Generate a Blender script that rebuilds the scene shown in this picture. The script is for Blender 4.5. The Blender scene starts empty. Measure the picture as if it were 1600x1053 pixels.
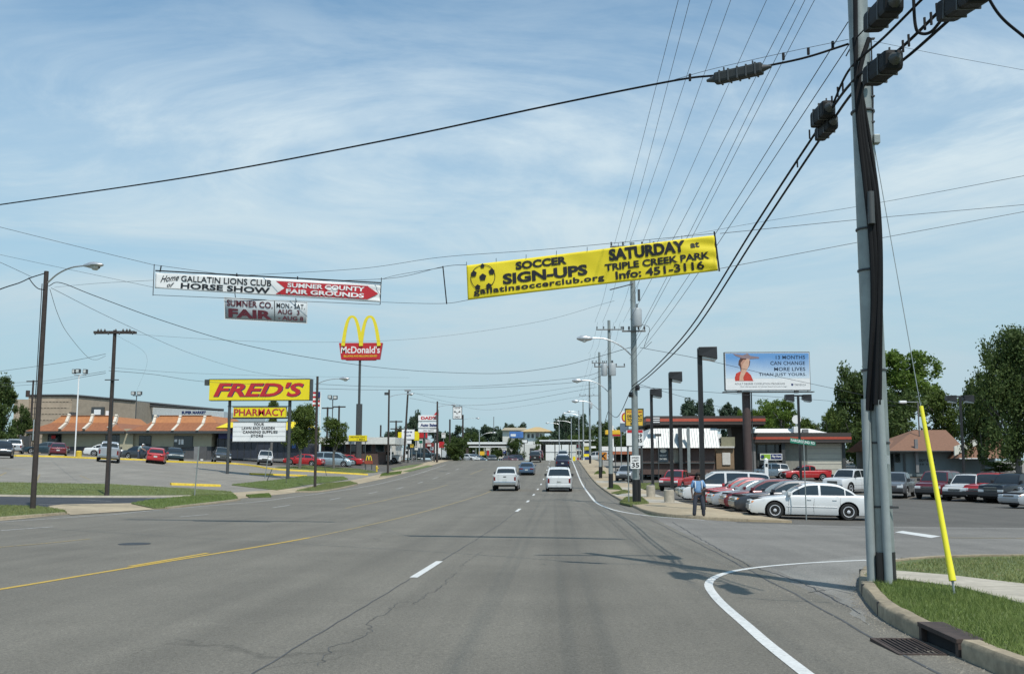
import bpy, bmesh, math, random
import numpy as np
from mathutils import Vector, Matrix
from mathutils.geometry import tessellate_polygon
random.seed(7); np.random.seed(7)
R = math.radians
C = bpy.context.scene.collection

# ---------------------------------------------------------------- camera, sky, sun, exposure
scene = bpy.context.scene
FPX = 1560.0; EYE = 1.5; PITCH = math.atan(193.5/FPX); YAW = math.atan(70/FPX)
cam_d = bpy.data.cameras.new('camera'); cam = bpy.data.objects.new('camera', cam_d); C.objects.link(cam)
cam_d.sensor_width = 36; cam_d.lens = 36*FPX/1600; cam_d.clip_end = 6000; cam_d.clip_start = 0.05
cam.location = (0, 0, EYE); cam.rotation_euler = (R(90)+PITCH, 0, YAW)
scene.camera = cam
SHIFT = Vector((-0.30, 0.53))                       # where a point one metre up throws its shadow
TO_SUN = Vector((-SHIFT.x, -SHIFT.y, 1)).normalized()
sun_d = bpy.data.lights.new('sun', 'SUN'); sun_d.energy = 3.7; sun_d.angle = R(0.53); sun_d.color = (1, 0.955, 0.89)
sun = bpy.data.objects.new('sun', sun_d); C.objects.link(sun)
sun.rotation_euler = TO_SUN.to_track_quat('Z', 'Y').to_euler(); sun.location = (40, -60, 120)
world = bpy.data.worlds.new('World'); scene.world = world; world.use_nodes = True
nt = world.node_tree; nt.nodes.clear()
def N(t, kind, **kw):
    n = t.nodes.new(kind)
    for k, v in kw.items(): setattr(n, k, v)
    return n
SEED = 4.2; TILT = 14
sky = N(nt, 'ShaderNodeTexSky', sky_type='NISHITA', sun_disc=False)
sky.sun_elevation = math.asin(TO_SUN.z); sky.sun_rotation = math.atan2(TO_SUN.x, TO_SUN.y)
sky.air_density = 1.0; sky.dust_density = 0.6; sky.ozone_density = 2.2
tc = N(nt, 'ShaderNodeTexCoord'); sep = N(nt, 'ShaderNodeSeparateXYZ'); nt.links.new(tc.outputs['Generated'], sep.inputs[0])
def M_(t, op, a, b=None, clamp=False):
    m = N(t, 'ShaderNodeMath', operation=op); m.use_clamp = clamp
    for i, v in enumerate((a, b)):
        if v is None: continue
        if isinstance(v, (int, float)): m.inputs[i].default_value = v
        else: t.links.new(v, m.inputs[i])
    return m.outputs[0]
zc = M_(nt, 'ADD', M_(nt, 'MAXIMUM', sep.outputs['Z'], 0.0), 0.12)
cmb = N(nt, 'ShaderNodeCombineXYZ')
nt.links.new(M_(nt, 'DIVIDE', sep.outputs['X'], zc), cmb.inputs[0]); nt.links.new(M_(nt, 'DIVIDE', sep.outputs['Y'], zc), cmb.inputs[1])
def sky_noise(scale, rot, sx, sy, detail, rough, dist, lo, hi, seed=0):
    mp = N(nt, 'ShaderNodeMapping'); mp.inputs['Rotation'].default_value = (0, 0, R(rot)); mp.inputs['Scale'].default_value = (sx, sy, 1); mp.inputs['Location'].default_value = (seed, seed*.7, 0)
    nt.links.new(cmb.outputs[0], mp.inputs[0])
    no = N(nt, 'ShaderNodeTexNoise'); no.inputs['Scale'].default_value = scale; no.inputs['Detail'].default_value = detail
    no.inputs['Roughness'].default_value = rough; no.inputs['Distortion'].default_value = dist
    nt.links.new(mp.outputs[0], no.inputs['Vector'])
    mr = N(nt, 'ShaderNodeMapRange', interpolation_type='SMOOTHSTEP'); mr.inputs['From Min'].default_value = lo; mr.inputs['From Max'].default_value = hi
    nt.links.new(no.outputs[0], mr.inputs[0]); return mr.outputs[0]
def dir_noise(scale, tilt, sx, sz, detail, rough, dist, lo, hi, seed=0):
    mp = N(nt, 'ShaderNodeMapping'); mp.inputs['Rotation'].default_value = (0, R(tilt), 0); mp.inputs['Scale'].default_value = (sx, sx, sz); mp.inputs['Location'].default_value = (seed, seed*.37, seed*.71)
    nt.links.new(tc.outputs['Generated'], mp.inputs[0])
    no = N(nt, 'ShaderNodeTexNoise'); no.inputs['Scale'].default_value = scale; no.inputs['Detail'].default_value = detail
    no.inputs['Roughness'].default_value = rough; no.inputs['Distortion'].default_value = dist
    nt.links.new(mp.outputs[0], no.inputs['Vector'])
    mr = N(nt, 'ShaderNodeMapRange', interpolation_type='SMOOTHSTEP'); mr.inputs['From Min'].default_value = lo; mr.inputs['From Max'].default_value = hi
    nt.links.new(no.outputs[0], mr.inputs[0]); return mr.outputs[0]
c_big = dir_noise(1.5, TILT, .9, 2.3, 6, 0.52, 0.35, 0.29, 0.56, seed=SEED)
c_mid = dir_noise(2.7, TILT+10, .75, 2.8, 10, 0.64, 0.9, 0.34, 0.66, seed=SEED+5)
c_fine = sky_noise(1.3, 100, 0.7, 1.5, 10, 0.62, 0.7, 0.28, 0.70, seed=9.1)
clouds = M_(nt, 'MULTIPLY', M_(nt, 'MULTIPLY', c_big, M_(nt, 'ADD', M_(nt, 'MULTIPLY', M_(nt, 'ADD', M_(nt, 'MULTIPLY', c_mid, .75), M_(nt, 'MULTIPLY', c_fine, .3)), 0.72), 0.30)), 1.10, True)
veil = N(nt, 'ShaderNodeMapRange', interpolation_type='SMOOTHSTEP'); veil.inputs['From Min'].default_value = 0.30; veil.inputs['From Max'].default_value = 0.44
veil.inputs['To Min'].default_value = 1.0; veil.inputs['To Max'].default_value = 0.32; nt.links.new(sep.outputs['Z'], veil.inputs[0])
clouds = M_(nt, 'MULTIPLY', clouds, veil.outputs[0])
strength = N(nt, 'ShaderNodeVectorMath', operation='MULTIPLY'); strength.inputs[1].default_value = (0.060, 0.120, 0.132)
nt.links.new(sky.outputs[0], strength.inputs[0])
mix = N(nt, 'ShaderNodeMix', data_type='RGBA'); nt.links.new(clouds, mix.inputs['Factor'])
nt.links.new(strength.outputs[0], mix.inputs['A']); mix.inputs['B'].default_value = (0.67, 0.78, 0.84, 1)
# thin white haze close to the horizon, all the way round
hz = N(nt, 'ShaderNodeMapRange', interpolation_type='SMOOTHSTEP'); hz.inputs['From Min'].default_value = 0.0; hz.inputs['From Max'].default_value = 0.42
hz.inputs['To Min'].default_value = 0.9; hz.inputs['To Max'].default_value = 0.0; nt.links.new(sep.outputs['Z'], hz.inputs[0])
mix2 = N(nt, 'ShaderNodeMix', data_type='RGBA'); nt.links.new(hz.outputs[0], mix2.inputs['Factor'])
nt.links.new(mix.outputs['Result'], mix2.inputs['A']); mix2.inputs['B'].default_value = (0.40, 0.545, 0.62, 1)
bg = N(nt, 'ShaderNodeBackground'); nt.links.new(mix2.outputs['Result'], bg.inputs[0]); bg.inputs[1].default_value = 1.0
wo = N(nt, 'ShaderNodeOutputWorld'); nt.links.new(bg.outputs[0], wo.inputs[0])
vs = scene.view_settings
scene.display_settings.display_device = 'sRGB'
vs.view_transform = 'Standard'; vs.look = 'None'; vs.exposure = 0.12; vs.gamma = 1.0; vs.use_curve_mapping = False
try:
    scene.cycles.max_bounces = 6; scene.cycles.transparent_max_bounces = 6; scene.cycles.use_denoising = True
except Exception: pass

# ---------------------------------------------------------------- materials
MATS = {}
def mat(name, col, rough=0.7, metal=0.0, var=0.12, scale=3.0, bump=0.0, bscale=60.0, coat=0.0, spec=0.5, detail=5, patch=0.0, emit=0):
    if name in MATS: return MATS[name]
    m = bpy.data.materials.new(name); m.use_nodes = True; t = m.node_tree
    b = t.nodes['Principled BSDF']
    b.inputs['Roughness'].default_value = rough; b.inputs['Metallic'].default_value = metal
    b.inputs['Specular IOR Level'].default_value = spec
    if coat: b.inputs['Coat Weight'].default_value = coat; b.inputs['Coat Roughness'].default_value = 0.05
    tcn = N(t, 'ShaderNodeTexCoord')
    if var:
        no = N(t, 'ShaderNodeTexNoise'); no.inputs['Scale'].default_value = scale; no.inputs['Detail'].default_value = detail; no.inputs['Roughness'].default_value = 0.62
        t.links.new(tcn.outputs['Object'], no.inputs['Vector'])
        mr = N(t, 'ShaderNodeMapRange'); mr.inputs['From Min'].default_value = 0.3; mr.inputs['From Max'].default_value = 0.7
        mr.inputs['To Min'].default_value = 1-var; mr.inputs['To Max'].default_value = 1+var
        t.links.new(no.outputs[0], mr.inputs[0]); fac = mr.outputs[0]
        if patch:
            n2 = N(t, 'ShaderNodeTexNoise'); n2.inputs['Scale'].default_value = scale*0.09; n2.inputs['Detail'].default_value = 3
            t.links.new(tcn.outputs['Object'], n2.inputs['Vector'])
            m2 = N(t, 'ShaderNodeMapRange'); m2.inputs['From Min'].default_value = 0.35; m2.inputs['From Max'].default_value = 0.65
            m2.inputs['To Min'].default_value = 1-patch; m2.inputs['To Max'].default_value = 1+patch
            t.links.new(n2.outputs[0], m2.inputs[0]); fac = M_(t, 'MULTIPLY', fac, m2.outputs[0])
        vm = N(t, 'ShaderNodeVectorMath', operation='SCALE'); vm.inputs[0].default_value = col[:3]
        t.links.new(fac, vm.inputs['Scale']); t.links.new(vm.outputs[0], b.inputs['Base Color'])
    else: b.inputs['Base Color'].default_value = (*col[:3], 1)
    if bump:
        nb = N(t, 'ShaderNodeTexNoise'); nb.inputs['Scale'].default_value = bscale; nb.inputs['Detail'].default_value = 4
        t.links.new(tcn.outputs['Object'], nb.inputs['Vector'])
        bp = N(t, 'ShaderNodeBump'); bp.inputs['Strength'].default_value = bump; bp.inputs['Distance'].default_value = 0.01
        t.links.new(nb.outputs[0], bp.inputs['Height']); t.links.new(bp.outputs[0], b.inputs['Normal'])
    MATS[name] = m; return m

def asphalt(name, col, tint=(1, 1, 1), tracks=None, patch=0.12):
    m = bpy.data.materials.new(name); m.use_nodes = True; t = m.node_tree; b = t.nodes['Principled BSDF']
    b.inputs['Roughness'].default_value = 0.78; b.inputs['Specular IOR Level'].default_value = 0.35
    tcn = N(t, 'ShaderNodeTexCoord'); sp = N(t, 'ShaderNodeSeparateXYZ'); t.links.new(tcn.outputs['Object'], sp.inputs[0])
    def noise(scale, det, lo, hi, a, z, vec=None, rough=.6):
        no = N(t, 'ShaderNodeTexNoise'); no.inputs['Scale'].default_value = scale; no.inputs['Detail'].default_value = det; no.inputs['Roughness'].default_value = rough
        t.links.new(vec or tcn.outputs['Object'], no.inputs['Vector'])
        mr = N(t, 'ShaderNodeMapRange'); mr.inputs['From Min'].default_value = lo; mr.inputs['From Max'].default_value = hi
        mr.inputs['To Min'].default_value = a; mr.inputs['To Max'].default_value = z; t.links.new(no.outputs[0], mr.inputs[0]); return mr.outputs[0]
    f = noise(28, 4, .3, .7, .78, 1.22)
    f = M_(t, 'MULTIPLY', f, noise(75, 3, .3, .7, .62, 1.38))
    f = M_(t, 'MULTIPLY', f, noise(.35, 5, .3, .7, 1-patch, 1+patch))
    mp = N(t, 'ShaderNodeMapping'); mp.inputs['Scale'].default_value = (1.6, .05, 1); t.links.new(tcn.outputs['Object'], mp.inputs[0])
    f = M_(t, 'MULTIPLY', f, noise(1, 4, .3, .7, .90, 1.10, mp.outputs[0]))           # long streaks worn along the lanes
    if tracks:
        for c, w, k in tracks:                                                        # oil and tyre bands, a little darker
            d = M_(t, 'ABSOLUTE', M_(t, 'SUBTRACT', sp.outputs['X'], c))
            s = N(t, 'ShaderNodeMapRange', interpolation_type='SMOOTHSTEP'); s.inputs['From Min'].default_value = 0; s.inputs['From Max'].default_value = w
            s.inputs['To Min'].default_value = k; s.inputs['To Max'].default_value = 1; t.links.new(d, s.inputs[0]); f = M_(t, 'MULTIPLY', f, s.outputs[0])
    wv = N(t, 'ShaderNodeTexNoise'); wv.inputs['Scale'].default_value = 1.1; wv.inputs['Detail'].default_value = 5; t.links.new(tcn.outputs['Object'], wv.inputs['Vector'])
    vm0 = N(t, 'ShaderNodeVectorMath', operation='MULTIPLY_ADD'); vm0.inputs[1].default_value = (1.6, 1.6, 0); t.links.new(wv.outputs['Color'], vm0.inputs[0]); t.links.new(tcn.outputs['Object'], vm0.inputs[2])
    vo = N(t, 'ShaderNodeTexVoronoi', feature='DISTANCE_TO_EDGE'); vo.inputs['Scale'].default_value = .17; t.links.new(vm0.outputs[0], vo.inputs['Vector'])
    cr = N(t, 'ShaderNodeMapRange'); cr.inputs['From Min'].default_value = 0.0; cr.inputs['From Max'].default_value = .0035; cr.inputs['To Min'].default_value = .7; cr.inputs['To Max'].default_value = 1
    t.links.new(vo.outputs['Distance'], cr.inputs[0])
    gate = noise(.09, 2, .36, .44, 0, 1)
    crk = M_(t, 'MAXIMUM', cr.outputs[0], gate); f = M_(t, 'MULTIPLY', f, crk)          # fine cracks, in some places only
    vm = N(t, 'ShaderNodeVectorMath', operation='SCALE'); vm.inputs[0].default_value = [c*k for c, k in zip(col, tint)]
    t.links.new(f, vm.inputs['Scale']); t.links.new(vm.outputs[0], b.inputs['Base Color'])
    nb = N(t, 'ShaderNodeTexNoise'); nb.inputs['Scale'].default_value = 110; nb.inputs['Detail'].default_value = 3; t.links.new(tcn.outputs['Object'], nb.inputs['Vector'])
    bp = N(t, 'ShaderNodeBump'); bp.inputs['Strength'].default_value = .55; bp.inputs['Distance'].default_value = .012
    t.links.new(nb.outputs[0], bp.inputs['Height']); t.links.new(bp.outputs[0], b.inputs['Normal'])
    return m
def leafy(name, c1, c2, trans=0.25):
    m = bpy.data.materials.new(name); m.use_nodes = True; t = m.node_tree; b = t.nodes['Principled BSDF']
    b.inputs['Roughness'].default_value = .6; b.inputs['Specular IOR Level'].default_value = .25
    g = N(t, 'ShaderNodeNewGeometry'); ri = N(t, 'ShaderNodeObjectInfo')
    no = N(t, 'ShaderNodeTexNoise'); no.inputs['Scale'].default_value = .9; no.inputs['Detail'].default_value = 3
    tcn = N(t, 'ShaderNodeTexCoord'); t.links.new(tcn.outputs['Object'], no.inputs['Vector'])
    a = M_(t, 'MULTIPLY', M_(t, 'ADD', M_(t, 'MULTIPLY', g.outputs['Random Per Island'], .6), no.outputs[0]), .75, clamp=True)
    mx = N(t, 'ShaderNodeMix', data_type='RGBA'); t.links.new(a, mx.inputs['Factor']); mx.inputs['A'].default_value = (*c1, 1); mx.inputs['B'].default_value = (*c2, 1)
    t.links.new(mx.outputs['Result'], b.inputs['Base Color'])
    tr = N(t, 'ShaderNodeBsdfTranslucent'); t.links.new(mx.outputs['Result'], tr.inputs[0])
    ms = N(t, 'ShaderNodeMixShader'); ms.inputs[0].default_value = trans
    t.links.new(b.outputs[0], ms.inputs[1]); t.links.new(tr.outputs[0], ms.inputs[2]); t.links.new(ms.outputs[0], t.nodes['Material Output'].inputs[0])
    return m
def flat(name, col, rough=.55): return mat(name, col, rough, var=.05, scale=6)

A_road = asphalt('main_road_asphalt', (.160, .146, .118), tracks=[(0.25, .75, .86), (-3.4, .8, .9), (-11, 1, .93), (1.9, .5, .93), (-1.9, .25, .93)])
A_side = asphalt('side_street_asphalt', (.185, .173, .152), patch=.16)
A_lot = asphalt('right_lot_asphalt', (.112, .103, .088), patch=.15)
A_left = asphalt('left_lot_asphalt', (.225, .207, .175), patch=.14)
A_drive = asphalt('drive_asphalt', (.045, .048, .054), patch=.2)
A_apron = asphalt('worn_apron', (.215, .205, .182), patch=.25)
M_conc = mat('concrete', (.40, .36, .29), .9, var=.16, scale=5, bump=.3, bscale=50, patch=.12)
M_tan = mat('tan_concrete', (.36, .29, .19), .9, var=.18, scale=4, bump=.3, bscale=50, patch=.14)
M_kerb = mat('kerb_concrete', (.30, .245, .165), .9, var=.25, scale=9, bump=.4, bscale=60, patch=.15)
M_kyel = mat('yellow_kerb_paint', (.62, .44, .04), .75, var=.2, scale=6)
M_soil = mat('soil_turf', (.12, .15, .05), .95, var=.35, scale=7, bump=.5, bscale=40, patch=.2)
M_turf = leafy('turf', (.095, .155, .035), (.23, .28, .085), .32)
M_turf2 = leafy('turf_dry', (.15, .19, .055), (.28, .29, .12), .32)
M_land = mat('land', (.07, .085, .04), .95, var=.3, scale=.4)
def road_paint(name, col, wear):
    m = mat(name, col, .7, var=.15, scale=16, detail=6); t = m.node_tree; b = t.nodes['Principled BSDF']; src = b.inputs['Base Color'].links[0].from_socket
    tcn = N(t, 'ShaderNodeTexCoord'); no = N(t, 'ShaderNodeTexNoise'); no.inputs['Scale'].default_value = 17; no.inputs['Detail'].default_value = 9; no.inputs['Roughness'].default_value = .72; t.links.new(tcn.outputs['Object'], no.inputs['Vector'])
    mr = N(t, 'ShaderNodeMapRange'); mr.inputs['From Min'].default_value = wear; mr.inputs['From Max'].default_value = wear+.06; t.links.new(no.outputs[0], mr.inputs[0])
    mx = N(t, 'ShaderNodeMix', data_type='RGBA'); t.links.new(mr.outputs[0], mx.inputs['Factor']); t.links.new(src, mx.inputs['A']); mx.inputs['B'].default_value = (.16, .15, .13, 1); t.links.new(mx.outputs['Result'], b.inputs['Base Color']); return m
M_wline = road_paint('white_road_paint', (.60, .60, .57), .60); M_wworn = road_paint('worn_white_paint', (.42, .41, .39), .50)
M_yline = road_paint('yellow_road_paint', (.50, .33, .05), .57); M_yworn = road_paint('worn_yellow_paint', (.34, .25, .09), .49)
M_tar = mat('tar', (.035, .036, .038), .6, var=.2)
M_black = mat('black_paint', (.014, .014, .015), .45, var=.1)
M_rub = mat('tyre_rubber', (.016, .016, .016), .85, var=.15, scale=20)
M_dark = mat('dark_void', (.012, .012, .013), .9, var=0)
M_cable = mat('cable_black', (.008, .008, .009), .7, spec=.25, var=.15, scale=10)
M_wire = mat('wire_grey', (.045, .047, .05), .5, var=.1)
M_galv = mat('galvanised', (.27, .30, .29), .5, .35, var=.16, scale=4, bump=.15, bscale=25)
M_pvc = mat('conduit_grey', (.28, .315, .315), .5, var=.1, scale=4)
M_wood = mat('creosote_wood', (.045, .035, .030), .85, var=.25, scale=6, bump=.4)
M_wood2 = mat('weathered_wood', (.14, .13, .12), .85, var=.25, scale=6)
M_alu = mat('aluminium', (.5, .52, .53), .4, .6, var=.08)
M_lampgl = mat('lamp_glass', (.55, .58, .56), .25, var=.05)
M_white = mat('white_paint', (.80, .80, .78), .5, var=.05)
M_offw = mat('off_white', (.66, .65, .60), .6, var=.1)
M_steelblk = mat('dark_steel', (.06, .065, .065), .5, var=.15)
M_grey = mat('mid_grey', (.2, .2, .2), .6, var=.12)
M_glass = mat('shop_glass', (.012, .016, .018), .06, var=0, spec=.8)
M_cglass = mat('car_glass', (.018, .023, .026), .05, var=0, spec=.9)
M_chrome = mat('chrome', (.62, .63, .64), .16, .95, var=.03)
M_rim = mat('alloy', (.60, .61, .62), .35, .25, var=.05)
M_head = mat('headlight_lens', (.72, .75, .76), .12, var=.05, coat=.6)
M_tail = mat('taillight_lens', (.16, .008, .008), .15, var=.05, coat=.6)
M_amber = mat('amber_lens', (.7, .22, .02), .2, var=.05, coat=.5)
M_plast = mat('bumper_plastic', (.035, .036, .038), .6, var=.1)
M_plate = mat('licence_plate', (.55, .58, .55), .5, var=.1)
M_sy = mat('sign_yellow', (.82, .66, .012), .4, var=.05)
M_sred = mat('sign_red', (.50, .022, .03), .4, var=.05)
M_sblk = mat('sign_black', (.012, .012, .014), .5, var=0)
M_snavy = mat('sign_navy', (.015, .03, .13), .5, var=0)
M_green = mat('street_sign_green', (.01, .20, .12), .4, var=.05)

# ---------------------------------------------------------------- projection and the lie of the land
ROT = cam.rotation_euler.to_matrix()
def ray(px, py): return (ROT @ Vector(((px-800)/FPX, -(py-526.5)/FPX, -1))).normalized()
def U(px, py, Y):
    d = ray(px, py); t = Y/d.y; return Vector((d.x*t, Y, EYE+d.z*t))
PROF = [(-40, 1.2), (0, 1.5), (7.7, 1.65), (10, 1.72), (14, 1.80), (17.6, 1.85), (23.6, 1.93), (30, 1.97), (37, 2.0), (42, 2.03), (54, 2.16), (66.6, 2.22), (79, 2.2), (91, 2.1), (103, 1.87),
        (115, 1.55), (127.6, 1.15), (140, .78), (152, .39), (165, .02), (176, -.12), (186, .02), (210, .7), (250, 1.6), (330, 2.2)]
def lerp_t(tab, x):
    if x <= tab[0][0]: return tab[0][1]
    for (a, u), (b, v) in zip(tab, tab[1:]):
        if x <= b: return u+(v-u)*(x-a)/(b-a)
    return tab[-1][1]
OL = [-100, -60, -40, -30, -24, -20, -17.5]
TL = [(0, [1, .8, .5, .3, .2, .1, 0]), (40, [2, 1.5, 1.0, .6, .3, .12, 0]), (60, [2.6, 2.1, 1.4, .7, .3, .15, 0]), (80, [3, 2.8, 2.25, 1.1, .5, .15, 0]),
      (100, [3, 2.7, 2.0, 1.0, .5, .1, 0]), (125, [2.5, 2.1, 1.2, .6, .3, .1, 0]), (160, [1, .8, .5, .3, .2, .1, 0]), (200, [0]*7)]
OR = [3.5, 6, 10, 20, 30, 50, 100]
TR = [(0, [0, .05, .1, .2, .3, .4, .5]), (22, [0, 0, 0, 0, 0, 0, 0]), (36, [0, -.15, -.22, -.3, -.35, -.4, -.5]), (65, [0, -.08, -.15, -.25, -.3, -.4, -.4]), (90, [0]*7), (200, [0]*7)]
def tab2(T, O, x, y):
    if y <= T[0][0]: row = T[0][1]
    elif y >= T[-1][0]: row = T[-1][1]
    else:
        for (a, u), (b, v) in zip(T, T[1:]):
            if y <= b:
                k = (y-a)/(b-a); row = [p+(q-p)*k for p, q in zip(u, v)]; break
    return lerp_t(list(zip(O, row)), x)
def g0(x, y): return EYE-lerp_t(PROF, y)+(tab2(TL, OL, x, y) if x < 0 else tab2(TR, OR, x, y))
S = 5.0; IX0, IX1, IY0, IY1 = -30, 30, -8, 68
NODE = {(i, j): g0(i*S, j*S) for i in range(IX0, IX1+1) for j in range(IY0, IY1+1)}
def g(x, y):
    x = min(max(x, IX0*S), IX1*S-1e-6); y = min(max(y, IY0*S), IY1*S-1e-6)
    i, j = math.floor(x/S), math.floor(y/S); u, v = x/S-i, y/S-j
    a, b, c, d = NODE[i, j], NODE[i+1, j], NODE[i+1, j+1], NODE[i, j+1]
    return a+(b-a)*u+(c-b)*v if u >= v else a+(c-d)*u+(d-a)*v
def hit(px, py, lift=0.0):
    d = ray(px, py); t = 2.0; prev = t
    while t < 400:
        p = Vector((0, 0, EYE))+d*t
        if p.z <= g(p.x, p.y)+lift:
            lo, hi = prev, t
            for _ in range(24):
                m = (lo+hi)/2; q = Vector((0, 0, EYE))+d*m
                if q.z <= g(q.x, q.y)+lift: hi = m
                else: lo = m
            return Vector((0, 0, EYE))+d*hi
        prev = t; t += .4
    q = Vector((0, 0, EYE))+d*(170/d.y); q.z = g(q.x, q.y); return q
def G(x, y, lift=0): return Vector((x, y, g(x, y)+lift))

# ---------------------------------------------------------------- building helpers
def tag(o, label=None, cat=None, group=None, kind=None):
    for k, v in (('label', label), ('category', cat), ('group', group), ('kind', kind)):
        if v: o[k] = v
    return o
def empty(name, loc=(0, 0, 0), rz=0, label=None, cat=None, group=None):
    o = bpy.data.objects.new(name, None); C.objects.link(o); o.location = loc; o.rotation_euler = (0, 0, rz); o.empty_display_size = .2
    return tag(o, label, cat, group)
def link(name, me, parent=None):
    o = bpy.data.objects.new(name, me); C.objects.link(o)
    if parent is not None: o.parent = parent
    return o
class MB:
    def __init__(s): s.v = []; s.f = []; s.m = []; s.cur = 0
    def add(s, vs, fs):
        n = len(s.v); s.v += [tuple(v) for v in vs]; s.f += [tuple(i+n for i in f) for f in fs]; s.m += [s.cur]*len(fs); return s
    def box(s, x0, x1, y0, y1, z0, z1):
        return s.add([(x0, y0, z0), (x1, y0, z0), (x1, y1, z0), (x0, y1, z0), (x0, y0, z1), (x1, y0, z1), (x1, y1, z1), (x0, y1, z1)],
                     [(0, 3, 2, 1), (4, 5, 6, 7), (0, 1, 5, 4), (1, 2, 6, 5), (2, 3, 7, 6), (3, 0, 4, 7)])
    def hexa(s, b, t):                       # b, t: four corners each, counter-clockwise seen from the top
        return s.add(list(b)+list(t), [(3, 2, 1, 0), (4, 5, 6, 7), (0, 1, 5, 4), (1, 2, 6, 5), (2, 3, 7, 6), (3, 0, 4, 7)])
    def prism(s, poly, y0, y1):              # poly in x,z
        n = len(poly); vs = [(x, y0, z) for x, z in poly]+[(x, y1, z) for x, z in poly]
        return s.add(vs, [tuple(range(n)), tuple(range(2*n-1, n-1, -1))]+[(i, (i+n), (i+1) % n+n, (i+1) % n) for i in range(n)])
    def tube(s, pts, r, k=8, cap=True):
        pts = [Vector(p) for p in pts]; n = len(pts); rs = r if isinstance(r, (list, tuple)) else [r]*n
        vs = []; up = None
        for i, p in enumerate(pts):
            d = (pts[min(i+1, n-1)]-pts[max(i-1, 0)]).normalized()
            if up is None: up = Vector((0, 0, 1)) if abs(d.z) < .9 else Vector((1, 0, 0))
            a = d.cross(up); a = a.normalized() if a.length > 1e-6 else d.orthogonal().normalized(); b = a.cross(d).normalized(); up = b
            for j in range(k):
                t = 2*math.pi*j/k; vs.append(p+a*(math.cos(t)*rs[i])+b*(math.sin(t)*rs[i]))
        fs = [(i*k+j, i*k+(j+1) % k, (i+1)*k+(j+1) % k, (i+1)*k+j) for i in range(n-1) for j in range(k)]
        if cap: fs += [tuple(range(k-1, -1, -1)), tuple((n-1)*k+j for j in range(k))]
        return s.add(vs, fs)
    def lathe(s, prof, c=(0, 0, 0), k=16, axis='z'):   # prof: (r, h)
        vs = []
        for r, h in prof:
            for j in range(k):
                t = 2*math.pi*j/k; a, b = r*math.cos(t), r*math.sin(t)
                vs.append((c[0]+a, c[1]+b, c[2]+h) if axis == 'z' else ((c[0]+a, c[1]+h, c[2]-b) if axis == 'y' else (c[0]+h, c[1]+a, c[2]+b)))
        n = len(prof); fs = [(i*k+j, i*k+(j+1) % k, (i+1)*k+(j+1) % k, (i+1)*k+j) for i in range(n-1) for j in range(k)]
        fs += [tuple(range(k-1, -1, -1)), tuple((n-1)*k+j for j in range(k))]
        return s.add(vs, fs)
    def mesh(s, name, mats, smooth=False, bevel=0, auto=None):
        me = bpy.data.meshes.new(name); me.from_pydata(s.v, [], s.f)
        for m in (mats if isinstance(mats, (list, tuple)) else [mats]): me.materials.append(m)
        if any(s.m): me.polygons.foreach_set('material_index', s.m)
        if bevel:
            bm = bmesh.new(); bm.from_mesh(me); bmesh.ops.remove_doubles(bm, verts=bm.verts, dist=1e-4)
            es = [e for e in bm.edges if len(e.link_faces) == 2 and e.calc_face_angle(0) > .5]
            bmesh.ops.bevel(bm, geom=es, offset=bevel, segments=2, affect='EDGES', profile=.6); bm.to_mesh(me); bm.free()
        if smooth or auto:
            me.polygons.foreach_set('use_smooth', [True]*len(me.polygons)); me.set_sharp_from_angle(angle=R(auto or 40))
        me.update(); return me
    def build(s, name, mats, parent=None, **kw): return link(name, s.mesh(name, mats, **kw), parent)
def box(name, m, parent, *a, bevel=0): return MB().box(*a).build(name, m, parent, bevel=bevel)
def structure(o, label=None): return tag(o, label, kind='structure')

def drape(name, polys, m, lift=0.004, skirt=0.0, parent=None):
    """polygons in plan, laid exactly on the land: cut along the land's own lattice, then lifted"""
    bm = bmesh.new()
    for poly in polys:
        b2 = bmesh.new(); pts = [Vector((p[0], p[1], 0)) for p in poly]
        vs = [b2.verts.new(p) for p in pts]
        if len(pts) <= 4:
            try: b2.faces.new(vs)
            except Exception: b2.free(); continue
        else:
            for tri in tessellate_polygon([pts]):
                try: b2.faces.new([vs[i] for i in tri])
                except Exception: pass
        bmesh.ops.triangulate(b2, faces=b2.faces[:])
        xs = [p.x for p in pts]; ys = [p.y for p in pts]
        def cut(co, no):
            bmesh.ops.bisect_plane(b2, geom=b2.verts[:]+b2.edges[:]+b2.faces[:], plane_co=co, plane_no=no, dist=1e-5)
        for i in range(max(math.floor(min(xs)/S), IX0), min(math.ceil(max(xs)/S), IX1)+1): cut((i*S, 0, 0), (1, 0, 0))
        for j in range(max(math.floor(min(ys)/S), IY0), min(math.ceil(max(ys)/S), IY1)+1): cut((0, j*S, 0), (0, 1, 0))
        ds = [p.x-p.y for p in pts]
        for k in range(math.floor(min(ds)/S), math.ceil(max(ds)/S)+1): cut((k*S, 0, 0), Vector((1, -1, 0)).normalized())
        bmesh.ops.triangulate(b2, faces=b2.faces[:])
        for f in b2.faces:
            if f.normal.z < 0: f.normal_flip()
        me = bpy.data.meshes.new('tmp'); b2.to_mesh(me); b2.free(); bm.from_mesh(me); bpy.data.meshes.remove(me)
    bmesh.ops.remove_doubles(bm, verts=bm.verts, dist=1e-4)
    for v in bm.verts: v.co.z = g(v.co.x, v.co.y)+lift
    if skirt:
        be = [e for e in bm.edges if len(e.link_faces) == 1]
        r = bmesh.ops.extrude_edge_only(bm, edges=be)
        for v in r['geom']:
            if isinstance(v, bmesh.types.BMVert): v.co.z -= skirt
    me = bpy.data.meshes.new(name); bm.to_mesh(me); bm.free(); me.materials.append(m)
    return link(name, me, parent)
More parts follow.
